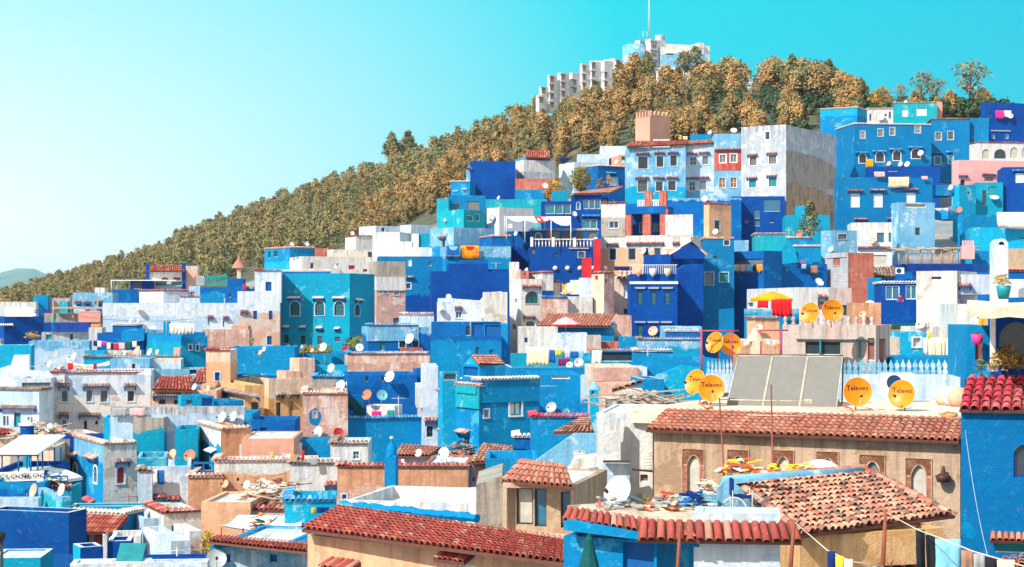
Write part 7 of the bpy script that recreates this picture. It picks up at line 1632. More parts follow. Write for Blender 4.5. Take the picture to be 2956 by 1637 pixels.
c_ = P_.O + P_.dR * P_.LR / 2 + P_.dL * P_.LL / 2; mbx = MB(); k_ = 1 / 3.17 / F * 88; mbx.lathe(V((c_.x, c_.y, P_.zt)), [(58 * k_, -8 * k_), (58 * k_, 8 * k_), (30 * k_, 35 * k_), (20 * k_, 60 * k_), (.01, 72 * k_)], 14); mbx.build('cap', [M('skyb')], P_.root)
h('wall_tile_k', 'cream courtyard wall with a rising row of old ridge tiles', 'the ridge-tiled cream wall', (1200, 1450), 1200, 1460, 'cream', Y=86, d=3, w='1340 1280 1358 1320 nR;1395 1262 1440 1280 nR', low='white', split=1225)
roofpx('wall_tile_k', (1160, 1200), (1440, 1120), (1440, 1098), (1165, 1180), 84.5, 85.5, 's', tw=.3, rows=1)
heap(1230, 1720, 1395, 76, .9, 90, 'bundle of grey bamboo canes lying on the roof', ('timber', 'concrete'), seed=21, ln=3.5, depth=2)
h('rose_roof_k', 'white building with a rose tiled hip roof and red eave line', 'the rose hip-roofed building', (1110, 1510), 1470, 1700, 'cream', Y=79, d=4, a=0, par_h=.05)
fr(1350, 1187)
roofpx('rose_roof_k', (775, 195), (1160, 195), (1120, 62), (1045, 60), 78, 83, 's', tw=.2, rows=7)
room('rrk2', 'rose_roof_k', (580, 1150), 50, 'azure', dY=14, a=0, d=3, cope='c', zb=-20)
dish(680, 172, 112, 'rose_roof_k', 'w', az=-35, el=15, dY=-2); dish(712, 318, 140, 'rose_roof_k', 'r', az=-30, el=30, dY=-7, label='big rust-streaked dish lying by the washing left of the white gable')
# ---- right, around the pergola and the arch tower
fr(2156, 600)
H_ = HS['bamboo_house']; root = empty('pergola', tuple(P(fx(1700), fy(515), 194))); mbx = MB()
for i in range(34):
 p = P(fx(1365 + i * 23), fy(380 + 8 * math.sin(i)), 192.6); mbx.tube([p, p + V((random.uniform(-.3, .3), 4.2, .25))], .08, 4)
for j in range(3): mbx.tube([P(fx(1360), fy(392), 192.8 + j * 1.8), P(fx(1700), fy(374), 192.8 + j * 1.8), P(fx(2150), fy(362), 192.8 + j * 1.8)], .09, 5)
mbx.build('cane_roof', [M('timber')], root); mbx = MB()
for x in (1390, 1460, 1590, 1680, 1780, 1880, 1950): mbx = MB(); a_ = P(fx(x), fy(380), 193); mbx.tube([a_, P(fx(x), fy(520), 193)], .09, 5); mbx.build('post', [M('timber')], root)
mbx = MB()
for i in range(26):
 for s_ in (-1, 1):
  x = 1460 + i * 18; mbx.tube([P(fx(x), fy(405), 193.2), P(fx(x + s_ * 50), fy(515), 193.2)], .035, 3)
mbx.build('lattice', [M('dishpink')], root); tag(root, 'cane-roofed pergola with diamond lattice on the blue café terrace', 'pergola')
fence(1470, 2270, 515, 590, 189, 'fcobalt', 'blue metal railing along the café terrace', 60, r=.03)
h('cafe_low', 'royal blue wall under the café railing with an air conditioner', 'the royal wall under the café', (1368, 2270), 590, 760, 'royal', Y=190, d=4)
h('pink_cren', 'little pink crenellated turret at the end of the café pergola', 'the little pink turret', (1970, 2085), 345, 400, 'pinkwall', Y=190, d=1.5, par_h=.1, zb=P(0, fy(400), 190).z)
for i in range(5):
 f = HS['pink_cren'].fR; mbx = MB(); mbx.box(f.pt(f.L * (i + .1) / 5, f.zt, -.02), f.d * f.L * .13, f.n * -.3, V((0, 0, .55))); mbx.build('merlon', [M('pinkwall')], HS['pink_cren'].root)
h('reed', 'turquoise reed fence wall beside the pink turret', 'the reed fence wall', (2070, 2215), 395, 520, 'ocean', Y=192, d=1)
def ac(x0, y0, x1, y1, Y, label, az=0):
 a_ = P(fx(x0), fy(y1), Y); w_ = P(fx(x1), 0, Y).x - a_.x; hh = P(0, fy(y0), Y).z - a_.z; root = empty('air_conditioner', tuple(a_)); mb = MB(); mb.box(a_, V((w_, 0, 0)), V((0, w_ * .4, 0)), V((0, 0, hh))); mb.build('casing', [M('fwhite')], root)
 mb = MB(); c_ = a_ + V((w_ * .36, -.004, hh * .5)); mb.lathe(c_, [(.01, 0), (hh * .38, 0), (hh * .40, .015), (hh * .40, -.01)], 20, 0, ax=V((0, -1, 0))); mb.build('fan', [M('soot')], root); mb = MB()
 for i in range(9): z = c_.z - hh * .34 + i * hh * .085; hw = math.sqrt(max(0, (hh * .38) ** 2 - (z - c_.z) ** 2)); mb.box(V((c_.x - hw, a_.y - .035, z)), V((2 * hw, 0, 0)), V((0, .012, 0)), V((0, 0, .012))); mb.box(V((c_.x + (z - c_.z), a_.y - .04, c_.z - hw)), V((.012, 0, 0)), V((0, .012, 0)), V((0, 0, 2 * hw)))
 mb.build('fan_guard', [M('fblue')], root); tag(root, label, 'air conditioner'); return root
ac(1365, 548, 1440, 605, 188.5, 'small air conditioner on the blue wall under the café terrace')
P_ = h('arch_tower', 'tall pale arch-topped pillar with a round opening at the right', 'the tall pale arch-topped pillar', (2272, 2392), 340, 900, 'palew', Y=108, d=1.6, a=-4, name='pillar', cat='pillar', group=None, par_h=.02, ct=.2, low='white', split=430)
f = P_.fR; mbx = MB(); cx_, r1 = P_.LR / 2, P_.LR / 2; r0 = r1 * .52; N = 14; vs = []
for s_ in (0, -1.6):
 for i in range(N + 1):
  t = math.pi * i / N; vs += [f.pt(cx_ + math.cos(t) * r1, f.zt + .002 + math.sin(t) * r1, s_), f.pt(cx_ + math.cos(t) * r0, f.zt + .002 + math.sin(t) * r0, s_)]
n1 = 2 * (N + 1); fs = []
for i in range(N):
 q = 2 * i; fs += [(q, q + 1, q + 3, q + 2)[::-1], (n1 + q, n1 + q + 1, n1 + q + 3, n1 + q + 2), (q, q + 2, n1 + q + 2, n1 + q), (q + 1, n1 + q + 1, n1 + q + 3, q + 3)]
mbx.mesh(vs, fs, uvf=lambda p: (p[0], p[2])); mbx.build('arch', [M('palew')], P_.root)
h('right_terr', 'blue pergola terrace at the right edge with white balusters and red tiles', 'the right-edge blue pergola terrace', (2395, 2700), 580, 900, 'royal', Y=122, d=6, a=-4, cope='c', w='')
room('rt2', 'right_terr', (2395, 2700), 400, 'cobalt', dY=3, d=3, zb=HS['right_terr'].zd, w='2440 425 2500 492 wW'); room('rt3', 'right_terr', (2380, 2700), 372, 'timber', dY=0, d=4, name='pergola_roof', zb=P(0, fy(392), 122).z, par_h=.05)
fence(2400, 2600, 660, 820, 112, 'fwhite', 'white picket railing right of the arch-topped pillar', 22, r=.03)
h('white_rt', 'white parapet block below the sky-pale wall on the right', 'the white parapet block on the right', (1925, 2700), 880, 1080, 'white', Y=104, d=6, a=-4, par_h=.3)
root = empty('planter', tuple(P(fx(2340), fy(845), 101))); mbx = MB(); p = P(fx(2350), fy(835), 101); mbx.lathe(p, [(.01, 0), (.30, 0), (.42, .6), (.44, .8), (.38, .8), (.34, .7), (.01, .7)], 16); mbx.build('tub', [M('plastic')], root); tag(root, 'large turquoise tub of yellow flowers before the arch-topped pillar', 'planter')
PL_ = [proto('plant', 1.2, 1.3, 26, 14, .16, 900 + i, fol=(FOL_YEL, FOL_GOLD, FOL_GREEN)[i], shape='round', trunk=.03, base=.1) for i in range(3)]
def plant(k, x, yb, hpx, Y, label, wx=1.0, hm=1.2, nm='plant', cat='plant', group=None, pr_=None):
 p = P(fx(x), fy(yb), Y); s_ = hpx / FR[2] / F * Y / hm; o = tree(nm, pr_ or PL_[k], tuple(p), s_ * wx, x, label, cat, group, sz=s_); return o
plant(1, 2345, 730, 110, 101, 'yellow flowers growing from the turquoise tub', 1.6)
h('green_awn', 'small stall of green and red awnings at the foot of the glazed cobalt house', 'the green awning stall', (1320, 1580), 1075, 1200, 'dishrust', Y=98, d=4, a=0, par_h=.05)
cloth(1322, 1060, 1580, 1110, 'green_awn', 'clothgreen', 'dark green awning sheet over the small stall', dY=-.5)
fr(2156, 600)
h('cyan_small', 'small rough bright cyan house with a white window near the yellow washing', 'the small rough cyan house', (1415, 1650), 1142, 1420, 'cyan', Y=90, d=4, a=0, w='1522 1192 1590 1272 wCX')
room('cys2', 'cyan_small', (1320, 1418), 1185, 'cream', dY=.4, d=3); room('cys3', 'cyan_small', (1560, 2100), 1090, 'whiteworn', dY=3, d=4)
for i, (x0, x1, y0, y1, c, n_) in enumerate([(1612, 1660, 1190, 1350, 'clothwhite', 'white cloth, first of the pale washing by the cyan house'), (1660, 1720, 1185, 1380, 'clothcream', 'cream sheet, second of the pale washing'), (1722, 1778, 1188, 1395, 'clothcream', 'long cream curtain, third of the pale washing'), (1780, 1822, 1190, 1400, 'clothbeige', 'beige striped curtain, fourth of the pale washing'), (1824, 1862, 1192, 1395, 'clothwhite', 'white curtain at the right end of the pale washing'), (1648, 1690, 1142, 1192, 'clothyellow', 'bright yellow bag above the pale washing'), (1866, 1940, 1175, 1350, 'clothgreen', 'dark green curtain behind the beige dish')]):
 cloth(x0, y0, x1, y1, 'cyan_small', c, n_, Y=84.5, wave=.05)
dish(1590, 1070, 84, 'cyan_small', 'w', az=-30, dY=3); dish(2085, 1010, 84, 'cyan_small', 'w', az=20, dY=3.4, label='white satellite dish behind the blue arcade on the right')
cloth(1630, 1042, 1672, 1100, 'cyan_small', 'clothrose', 'pink cloth beside the dish above the cyan house', dY=3); cloth(2125, 975, 2195, 1100, 'cyan_small', 'clothorange', 'orange cloth hanging under the beige awning', Y=66)
h('az_under', 'azure wall rising to the crenellated parapet on the right', 'the azure wall by the crenellated parapet', (1320, 2100), 1370, 1460, 'azure', Y=80, d=4, a=0)
# grey terrace room behind the solar panels
h('grey_room', 'grey-pink concrete terrace room with a dark turquoise glazed opening', 'the grey terrace room', (325, 1180, 1312), 1075, 1500, 'greypink', Y=79, a=62, d=7, par_h=.1, w='535 1225 855 1350 nk;1105 1192 1168 1400 nN;1210 1200 1272 1420 nN')
H_ = HS['grey_room']; f = H_.fL; mbx = MB()
for x0, x1, y0, y1 in ((455, 1165, 1198, 1212), (672, 686, 1210, 1350), (1030, 1044, 1205, 1500)):
 u0, z1 = f.hit(fx(x0), fy(y0)); u1, z0 = f.hit(fx(x1), fy(y1)); mbx.box(f.pt(u0, z0, .02), f.d * (u1 - u0), f.n * .12, V((0, 0, z1 - z0)))
mbx.build('door_frame', [M('fteal')], H_.root)
for i in range(12):
 x = 345 + i * 72; u, _ = f.hit(fx(x), fy(1070)); mbx = MB(); mbx.lathe(f.pt(u, f.zt, -.15), [(.10, 0), (.10, .08), (.05, .14), (.12, .24), (.08, .34), (.01, .42)], 8); mbx.build('finial', [M('greypink')], H_.root)
fr(1900, 900, 2.3987)
h('pinkback', 'white rough wall of the yard left of the grey terrace room', 'the rough white yard wall', (580, 840), 195, 420, 'whiteworn', Y=76, d=3, a=0, low='obrick', split=230)
P_ = h('chim_cream', 'cream pottery-like chimney with slots beside the red gallows frame', 'the cream slotted chimney', (655, 706), 200, 330, 'cream', Y=70, d=.9, a=0, name='chimney', cat='chimney', group=None, par_h=.03, ct=.1, w='660 208 672 222 nk;684 208 696 222 nk')
c_ = P_.O + P_.dR * P_.LR / 2 + P_.dL * P_.LL / 2; mbx = MB(); mbx.lathe(V((c_.x, c_.y, P_.zt)), [(.38, -.03), (.34, .06), (.16, .32), (.10, .5), (.01, .53)], 12); mbx.build('cap', [M('cream')], P_.root)
for x0, x1, yt, yb, n_ in ((300, 508, 132, 390, 'purple-red gallows pole frame left of the solar panels'), (708, 848, 128, 300, 'red gallows pole frame behind the solar panels')):
 Y = 71 if x0 == 300 else 72; mbx = MB(); a_, b_, c_, d_ = P(fx(x0), fy(yb + 60), Y), P(fx(x0), fy(yt), Y), P(fx(x1), fy(yt), Y), P(fx(x1), fy(yb + 60), Y); mbx.tube([a_, b_ + V((0, 0, .02))], .045, 6); mbx.tube([b_ - V((.1, 0, 0)), c_ + V((.3, 0, 0))], .035, 6); mbx.tube([c_, d_], .045, 6)
 o = mbx.build('metal_gantry', [simple('frame_red', (.45, .05, .09), .5, .4)], None, loc=tuple(a_)); tag(o, n_, 'frame')
# crenellated parapet
for (xa, xb, yt_, yb_, n_, lb) in ((335, 520, 428, 560, 7, 'short crenellated pale blue parapet left of the solar panels'), (1180, 2092, 432, 615, 22, 'long crenellated pale blue parapet with small pinnacles behind the orange dishes')):
 o = slab([(xa, yt_), (xb, yt_ - 0), (xb, yb_), (xa, yb_)], 70, .3, 'pale', 'parapet'); o['_o'] = tuple(o.location); tag(o, lb, 'parapet')
 mbx = MB();
 for i in range(n_):
  p = P(fx(xa + (xb - xa) * (i + .5) / n_), fy(yt_), 70); w_ = (xb - xa) / n_ / FR[2] / F * 70 * .42; q = [(w_ * .9, 0), (w_, .12), (w_ * .5, .2), (w_ * .85, .34), (w_ * .5, .48), (w_ * .15, .52), (0, .62)]
  pr_ = [V((p.x + a_, p.y, p.z + b_ * .95 + .003)) for a_, b_ in q] + [V((p.x - a_, p.y, p.z + b_ * .95 + .003)) for a_, b_ in q[::-1][1:]]
  bk_ = [v_ + V((0, .16, 0)) for v_ in pr_]; n1 = len(pr_); mbx.mesh(pr_ + bk_, [tuple(range(n1)), tuple(range(n1, 2 * n1))[::-1]] + [(k, k + n1, (k + 1) % n1 + n1, (k + 1) % n1) for k in range(n1)], uvf=lambda p: (p[0], p[2]))
 mbx.build('crenellation', [M('skyb')], o)
# = foreground, right
g3 = lambda x, y, Y: P(fx(x), fy(y), Y)
fr(0, 0, 1)
h('ochre_house', 'long ochre plastered house with brick-framed arched windows under a tiled eave', 'the long ochre house', (1888, 2772), 1222, 1800, 'tan', Y=62, a=-28, d=12, par_h=.02, w='1984 1314 2020 1420 nCq;2114 1316 2148 1360 nkq;2242 1318 2278 1362 nCq;2372 1322 2406 1370 nCq;2496 1332 2540 1400 nkq;2630 1342 2674 1452 nCq')
OH = HS['ochre_house']; f = OH.fR; L_ = f.L
e0, e1 = f.pt(-.15, f.zt - .22, .42), f.pt(L_ + .05, f.zt - .22, .42); r0_, r1_ = f.pt(-.05, f.zt + .42, -1.25), f.pt(L_, f.zt + .42, -1.25)
quadroof(e0, e1, r1_, r0_, 'tiled_eave', OH.root, 'p', tw=.245, tl=.25, jit=.016)
mb = MB(); mb.box(f.pt(0, f.zt + .004, -1.2), f.d * L_, f.n * -.35, V((0, 0, .45))); mb.build('roof_kerb', [M('concrete')], OH.root)
mb = MB(); mb.box(f.pt(-1.6, f.zt - .12, -1.5), f.d * (L_ + 1.6), f.n * -12, V((0, 0, .50))); mb.build('roof_deck', [wallmat('cream', seed=2)], OH.root)
for (x0, y0, x1, y1) in ((1984, 1314, 2020, 1420), (2114, 1316, 2148, 1360), (2242, 1318, 2278, 1362), (2372, 1322, 2406, 1370), (2496, 1332, 2540, 1400), (2630, 1342, 2674, 1452)):
 u0, z1 = f.hit(x0, y0); u1, z0 = f.hit(x1, y1); mb = MB(); w_ = u1 - u0; bw = .17; zz = z1 + .22; zl = z0 - .1 if y1 > 1390 else z1 - .75
 nb = int((z1 - w_ * .6 - zl) / .075)
 for s_ in (u0 - bw, u1 + .0):
  for i in range(nb): mb.box(f.pt(s_, zl + i * .075, .001), f.d * bw, V((0, 0, .062)), f.n * .02, 0, random.random())
 cu, cz = (u0 + u1) / 2, z1 - w_ * .62
 for i in range(19):
  t = math.pi * (i + .5) / 19; dx, dz = math.cos(t), math.sin(t)
  ri = w_ * .53 if True else 0; ri = ri * (1 + .25 * dz ** 3); ro = min((w_ / 2 + bw) / max(.01, abs(dx)), (zz - cz) / max(.01, dz)) * .99
  if ro < ri + .02: continue
  p0 = (cu + dx * ri, cz + dz * ri * 1.06); p1 = (cu + dx * ro, cz + dz * ro); n_ = (-dz * .022, dx * .022)
  mb.mesh([f.pt(p0[0] - n_[0], p0[1] - n_[1], .022), f.pt(p1[0] - n_[0] * 1.6, p1[1] - n_[1] * 1.6, .022), f.pt(p1[0] + n_[0] * 1.6, p1[1] + n_[1] * 1.6, .022), f.pt(p0[0] + n_[0], p0[1] + n_[1], .022)], [(0, 1, 2, 3), (3, 2, 1, 0)])
 for (ua, ub, za, zb_) in ((u0 - bw - .03, u1 + bw + .03, zz, zz + .03), (u0 - bw - .03, u0 - bw, zl, zz), (u1 + bw, u1 + bw + .03, zl, zz)): mb.box(f.pt(ua, za, .001), f.d * (ub - ua), V((0, 0, zb_ - za)), f.n * .05, 1)
 mb.build('brick_surround', [simple('surround_brick', (.40, .17, .11), .85, .2, var=.35, nsc=9), M('tan')], OH.root)
mb = MB(); c_ = g3(2728, 1360, 57.2); u_, z_ = f.hit(2728, 1372); c_ = f.pt(u_, z_, .25); mb.lathe(c_, [(.01, -.22), (.2, -.2), (.26, .0), (.22, .02), (.08, .1), (.05, .3), (.01, .34)], 10); mb.tube([c_ + V((0, 0, .1)), f.pt(u_, z_ + .15, 0)], .02, 4); o = mb.build('wall_lantern', [M('darkwood')], None, loc=tuple(c_)); tag(o, 'dark metal lantern on the right end of the ochre wall', 'lantern')
# solar panels
fr(1900, 900, 2.3987)
b0, b1, t0, t1 = g3(470, 655, 66.6), g3(1235, 686, 65.4), g3(552, 306, 68.4), g3(1282, 312, 67.2)
root = empty('solar_heater', tuple(b0)); nn = (b1 - b0).cross(t0 - b0).normalized(); nn = nn if nn.y < 0 else -nn
for i in range(3):
 a_, b_, c_, d_ = b0.lerp(b1, (i + .015) / 3), b0.lerp(b1, (i + .985) / 3), t0.lerp(t1, (i + .985) / 3), t0.lerp(t1, (i + .015) / 3)
 mb = MB(); q = [a_, b_, c_, d_]; mb.mesh(q + [p - nn * .09 for p in q], [(0, 1, 2, 3), (7, 6, 5, 4), (0, 4, 5, 1), (1, 5, 6, 2), (2, 6, 7, 3), (3, 7, 4, 0)], uvf=lambda p: (p[0], p[2])); pn = mb.build('panel', [simple('collector', (.21, .205, .20), .6, .15, var=.06)], root)
 mb = MB()
 for s0, s1 in ((a_, b_), (b_, c_), (c_, d_), (d_, a_)): mb.tube([s0 + nn * .01, s1 + nn * .01], .022, 4)
 mb.build('panel_frame', [M('steel')], pn)
for i in (1, 2):
 mb = MB(); a_, b_ = b0.lerp(b1, i / 3) + nn * .03, t0.lerp(t1, i / 3) + nn * .03
 for k in range(22): p = a_.lerp(b_, k / 22); s_ = (b1 - b0).normalized(); mb.tube([p - s_ * .04, p + s_ * .04 + (b_ - a_) * .03], .012, 3)
 mb.tube([a_, b_], .012, 4); mb.build('braided_pipe', [M('dishbeige')], root)
mb = MB(); mb.box(b0 - V((.12, .1, .12)), (b1 - b0) + V((.2, 0, 0)), V((0, .18, 0)), V((0, 0, .09))); mb.tube([t0 + V((0, .05, .03)), t1 + V((0, .05, .03))], .05, 6)
for p, q in ((t0, b0), (t1, b1)): mb.tube([p, V((p.x, p.y + .3, q.z))], .03, 4)
mb.build('support', [M('darkwood')], root); tag(root, 'large tilted grey solar collector of three panels on the ochre house roof', 'solar panel')
# orange dishes
def odish(x, y, D, Y, az, el, label, zf, word=True, mat='dishorange', col='dishbeige', wsz=.25):
 c = g3(x, y, Y); Dm = D / FR[2] / F * Y; a_ = R(az); e_ = R(el); ax = V((math.sin(a_) * math.cos(e_), -math.cos(a_) * math.cos(e_), math.sin(e_)))
 root = empty('satellite_dish', (c.x, c.y + .2, zf)); dish_geo(root, c - ax * .05, ax, Dm, mat, zf, n=32, rim=col, mast='cablered')
 if word:
  s_ = V((math.cos(a_), math.sin(a_), 0)); up = ax.cross(s_) * -1; up = up if up.z > 0 else -up
  o = text('Televes', (0, 0, 0), Dm * wsz, 'black', root, rot=(0, 0, 0), name='lettering'); o.location = (0, 0, 0); r = Dm / 2; dep = Dm * .13; base = (c - ax * .05) - V(root['_o'])
  for v_ in o.data.vertices:
   u, w_ = v_.co.x, v_.co.y + Dm * .13; k = (u * u + w_ * w_) / (r * r); v_.co = base + s_ * u + up * w_ + ax * (dep * min(1, k) + .006 + v_.co.z * .3)
 tag(root, label, 'satellite dish', 'satellite dishes of the town'); return root
zr = OH.zt + .38
odish(262, 488, 176, 66.9, -50, 18, 'orange lettered dish half hidden behind the front one left of the solar panels', zr)
odish(368, 530, 184, 66.1, -2, 8, 'orange lettered dish facing forward, left of the solar panels', zr)
odish(396, 215, 150, 71.4, -48, 18, 'tilted orange lettered dish hanging under the purple-red pole frame', zr)
odish(500, 226, 148, 72, 4, 6, 'round orange lettered dish behind the right post of the purple-red frame', zr)
odish(1378, 555, 198, 63.4, 2, 6, 'biggest orange lettered dish just right of the solar panels', zr)
odish(1690, 572, 196, 63, -38, 14, 'orange lettered dish tilted left in front of the air conditioner', zr)
odish(2110, 240, 172, 58, -36, 14, 'big beige dish in front of the blue arcade', g3(0, 640, 58).z, word=False, mat='dishbeige')
fr(2156, 600)
odish(580, 966, 200, 77.5, -44, 16, 'tilted orange lettered dish above the grey terrace room', HS['grey_room'].zt - .1); odish(782, 940, 196, 78, 2, 6, 'round orange lettered dish above the grey terrace room', HS['grey_room'].zt - .1)
fr(1900, 900, 2.3987)
ac(1558, 425, 1768, 555, 68.5, 'white air conditioner against the crenellated parapet behind two orange dishes')
for pts, m_, n_ in (([(1240, 600), (1262, 640), (1330, 668), (1350, 690)], 'cablered', 'red cable coil beside the solar collector'), ([(1950, 705), (1975, 722), (2050, 722), (2070, 705), (2000, 695), (1955, 712), (2040, 745)], 'cableorange', 'orange hose coiled at the right end of the ochre roof'), ([(290, 640), (330, 620), (375, 660), (340, 670), (285, 632)], 'cableorange', 'orange hose by the foot of the left dishes'), ([(620, 715), (900, 722), (1180, 700), (1400, 655), (1560, 690), (1760, 665)], 'cable', 'pale cable lying across the ochre roof')):
 ps = [(lambda q: V((q.x * (zr + .05) / q.z, q.y * (zr + .05) / q.z, zr + .05)))(g3(x, y, 60)) for x, y in pts]; line(ps, m_, n_, .035 if m_ != 'cable' else .015, 'cable', 'cable')
for i, (x, y) in enumerate(((1985, 605), (2035, 600), (2075, 590))):
 p = g3(x, y, 67 - i * .5); mb = MB(); mb.lathe(V((p.x, p.y, zr)), [(.01, 0), (.3, .02), (.42, .35), (.25, .7), (.02, .75)], 9); o = mb.build('sack', [M(('clothbeige', 'tarp', 'dishpink')[i])], None, loc=(p.x, p.y, zr)); tag(o, ('grey-beige sack, left of the three on the ochre roof', 'pale sack, middle of the three on the ochre roof', 'pinkish sack, right of the three on the ochre roof')[i], 'sack')
def pole(x0, y0, x1, y1, Y0, Y1, n_, r=.03, m_='rust', boom=None):
 a_, b_ = g3(x0, y0, Y0), g3(x1, y1, Y1); root = empty('pole', tuple(b_)); mb = MB(); mb.tube([a_, b_], [r * .7, r], 6); mb.build('shaft', [M(m_)], root)
 if boom:
  mb = MB(); p, q = g3(*boom[0], Y0), g3(*boom[1], Y0); mb.tube([p, q], .015, 4)
  for i in range(30): c = p.lerp(q, i / 30); mb.tube([c - V((0, .12, 0)), c + V((0, .12, 0))], .008, 3); mb.tube([c - V((0, 0, .02)), c + V((0, 0, .02))], .012, 3)
  mb.box(q - V((.15, 0, .05)), V((.2, 0, 0)), V((0, .05, 0)), V((0, 0, .12))); mb.build('boom', [M('dishbeige')], root)
 tag(root, n_, 'pole'); return root
pole(424, 598, 468, 1320, 50, 45, 'thin rusty mast rising in front of the left half of the ochre house')
pole(782, 506, 793, 1090, 50, 47, 'thin mast with a long comb aerial in front of the solar panels', boom=((500, 610), (1050, 622)))
# blue tower on the right edge
fr(0, 0, 1)
h('tower_r', 'tall azure house at the right edge with a crimson tiled slope and dark window', 'the azure house at the right edge', (2774, 3400), 1180, 1900, 'azuredk', Y=52, a=-15, d=9, par_h=.05, w='2926 1284 2990 1380 cka;2872 1556 3000 1600 nT')
TR = HS['tower_r']; f = TR.fR
quadroof(f.pt(-.05, f.zt - .02, .25), f.pt(6.6, f.zt - .02, .25), f.pt(6.6, f.zt + .9, -1.8), f.pt(.2, f.zt + .9, -1.8), 'crimson_roof', TR.root, 'c', tw=.3, tl=.36, jit=.03)
u0, z0 = f.hit(2858, 1556); quadroof(f.pt(u0, z0, .35), f.pt(u0 + 2, z0, .35), f.pt(u0 + 2, z0 + .2, .0), f.pt(u0, z0 + .2, .0), 'window_hood', TR.root, 'p', tw=.17, rows=1)
room('tr_up', 'tower_r', (2864, 3300), 905, 'cobalt', dY=2.2, d=5, zb=TR.zt + .8, w='2884 930 2985 1066 nka', par_h=.1, a=-14); room('tr_up2', 'tower_r', (2790, 2862), 940, 'azure', dY=2.5, d=4, zb=TR.zt + .8, w='2815 975 2838 1042 nN', par_h=.1, a=-6)
mb = MB(); p = P(2861, 1072, 53.3); mb.box(p, V((.14, 0, 0)), V((0, .14, 0)), V((0, 0, P(0, 915, 53.3).z - p.z))); mb.box(p - V((.06, .05, 0)), V((.26, 0, 0)), V((0, .26, 0)), V((0, 0, .2))); mb.build('column', [M('fwhite')], TR.root)
root = empty('awning', tuple(P(2870, 900, 53))); mb = MB(); gx = 12
for i in range(gx):
 g_ = lambda i, s_: P(2792 + i * 40, (888 + 8 * math.sin(i * 1.3)) * (1 - s_) + (870 - 4 * math.cos(i)) * s_, 50.5 + 4.5 * s_)
 q = [g_(i, 0), g_(i + 1, 0), g_(i + 1, 1), g_(i, 1)]; mb.add(q, None, 0); mb.add([v_ - V((0, 0, .03)) for v_ in q[::-1]], None, 0)
 dr = lambda i: V((0, 0, -(.33 + .06 * math.sin(i * 2.1)) * min(1, .3 + i * .35))); q = [g_(i, 0), g_(i, 0) + dr(i), g_(i + 1, 0) + dr(i + 1), g_(i + 1, 0)]; mb.add(q, None, 0); mb.add([v_ + V((0, .02, 0)) for v_ in q[::-1]], None, 0)
mb.build('canvas', [M('tarpbeige')], root); tag(root, 'beige canvas awning over the terrace at the right edge', 'awning')
fr(1900, 900, 2.3987)
for k, x, yb, hp, n_, wx in ((1, 2420, 408, 150, 'tall golden-leaved plant before the dark arch', 1.3), (1, 2500, 410, 110, 'second golden plant at the right edge of the terrace', 1.2), (0, 2330, 405, 105, 'slim yellow flowering plant beside the white column', .7), (2, 2240, 408, 66, 'low green bush on the crimson roof ledge', 1.9), (2, 2205, 190, 46, 'fern growing from the pink hanging pot', 1.)): plant(k, x, yb, hp, 53.2 if yb > 200 else 54, n_, wx)
p = g3(2208, 228, 54); mb = MB(); mb.lathe(p, [(.01, 0), (.13, .02), (.2, .33), (.16, .33), (.12, .1)], 12); o = mb.build('hanging_pot', [M('potpink')], None, loc=tuple(p)); tag(o, 'bright pink pot hanging on the blue arcade', 'pot')
# hip roofed house
fr(2056, 1130, 2.8144)
h('hip_house', 'orange ochre house under a sprawling old tiled hip roof', 'the old hip-roofed house', (640, 712, 1880), 1178, 1800, 'ochre', Y=40.8, a=22, d=6, par_h=.1, w='1102 1160 1126 1206 nk;1532 1106 1552 1160 nk')
HP = HS['hip_house']; A_, B_, C_, D_ = g3(720, 1168, 40), g3(1915, 1012, 43.6), g3(1238, 660, 46.9), g3(195, 752, 43.9)
quadroof(A_, B_, C_, D_, 'hip_roof', HP.root, 's', tw=.23, tl=.33, jit=.035)
E_ = g3(1980, 1010, 47.5); quadroof(B_ + V((.02, 0, 0)), E_, C_ + V((.3, .4, 0)), C_, 'hip_roof_side', HP.root, 's', tw=.22, tl=.3, jit=.03)
for a_, b_, m_, r_ in ((D_ + V((-.3, 0, .08)), C_ + V((0, 0, .12)), 'p', .13), (C_ + V((0, 0, .08)), B_ + V((0, 0, .1)), 's', .11), (D_ + V((0, 0, .05)), A_ + V((0, 0, .08)), 's', .11)):
 mb = MB(); n_ = int((b_ - a_).length / .3)
 for i in range(n_):
  p0, p1 = a_.lerp(b_, i / n_), a_.lerp(b_, (i + 1.1) / n_); dd = (p1 - p0).normalized(); s_ = dd.cross(V((0, 0, 1))).normalized(); halfpipe(mb, p0, p1, s_, s_.cross(dd) if s_.cross(dd).z > 0 else -s_.cross(dd), r_, r_ * .85, 0, random.random(), 6)
 mb.build('ridge_tiles', [TILES[m_]], HP.root)
mb = MB(); mb.tube([g3(105, 740, 43.6), g3(420, 715, 44.6), g3(800, 690, 45.6), g3(1200, 650, 46.8)], .17, 8); mb.build('blue_mortar', [wallmat('skyb')], HP.root)
slab([(45, 790), (110, 715), (600, 700), (190, 752), (560, 990), (560, 1010), (45, 1010)], 43.3, .25, 'skyb', 'blue_wall', HP.root)
root = empty('satellite_dish', tuple(g3(895, 700, 49.5))); c = g3(895, 690, 49.5); dish_geo(root, c, V((.05, -.62, .78)).normalized(), 1.1, 'dishwhite', c.z - 1.5, n=32, feed=False); tag(root, 'big white dish mostly hidden behind the ridge of the hip roof', 'satellite dish')
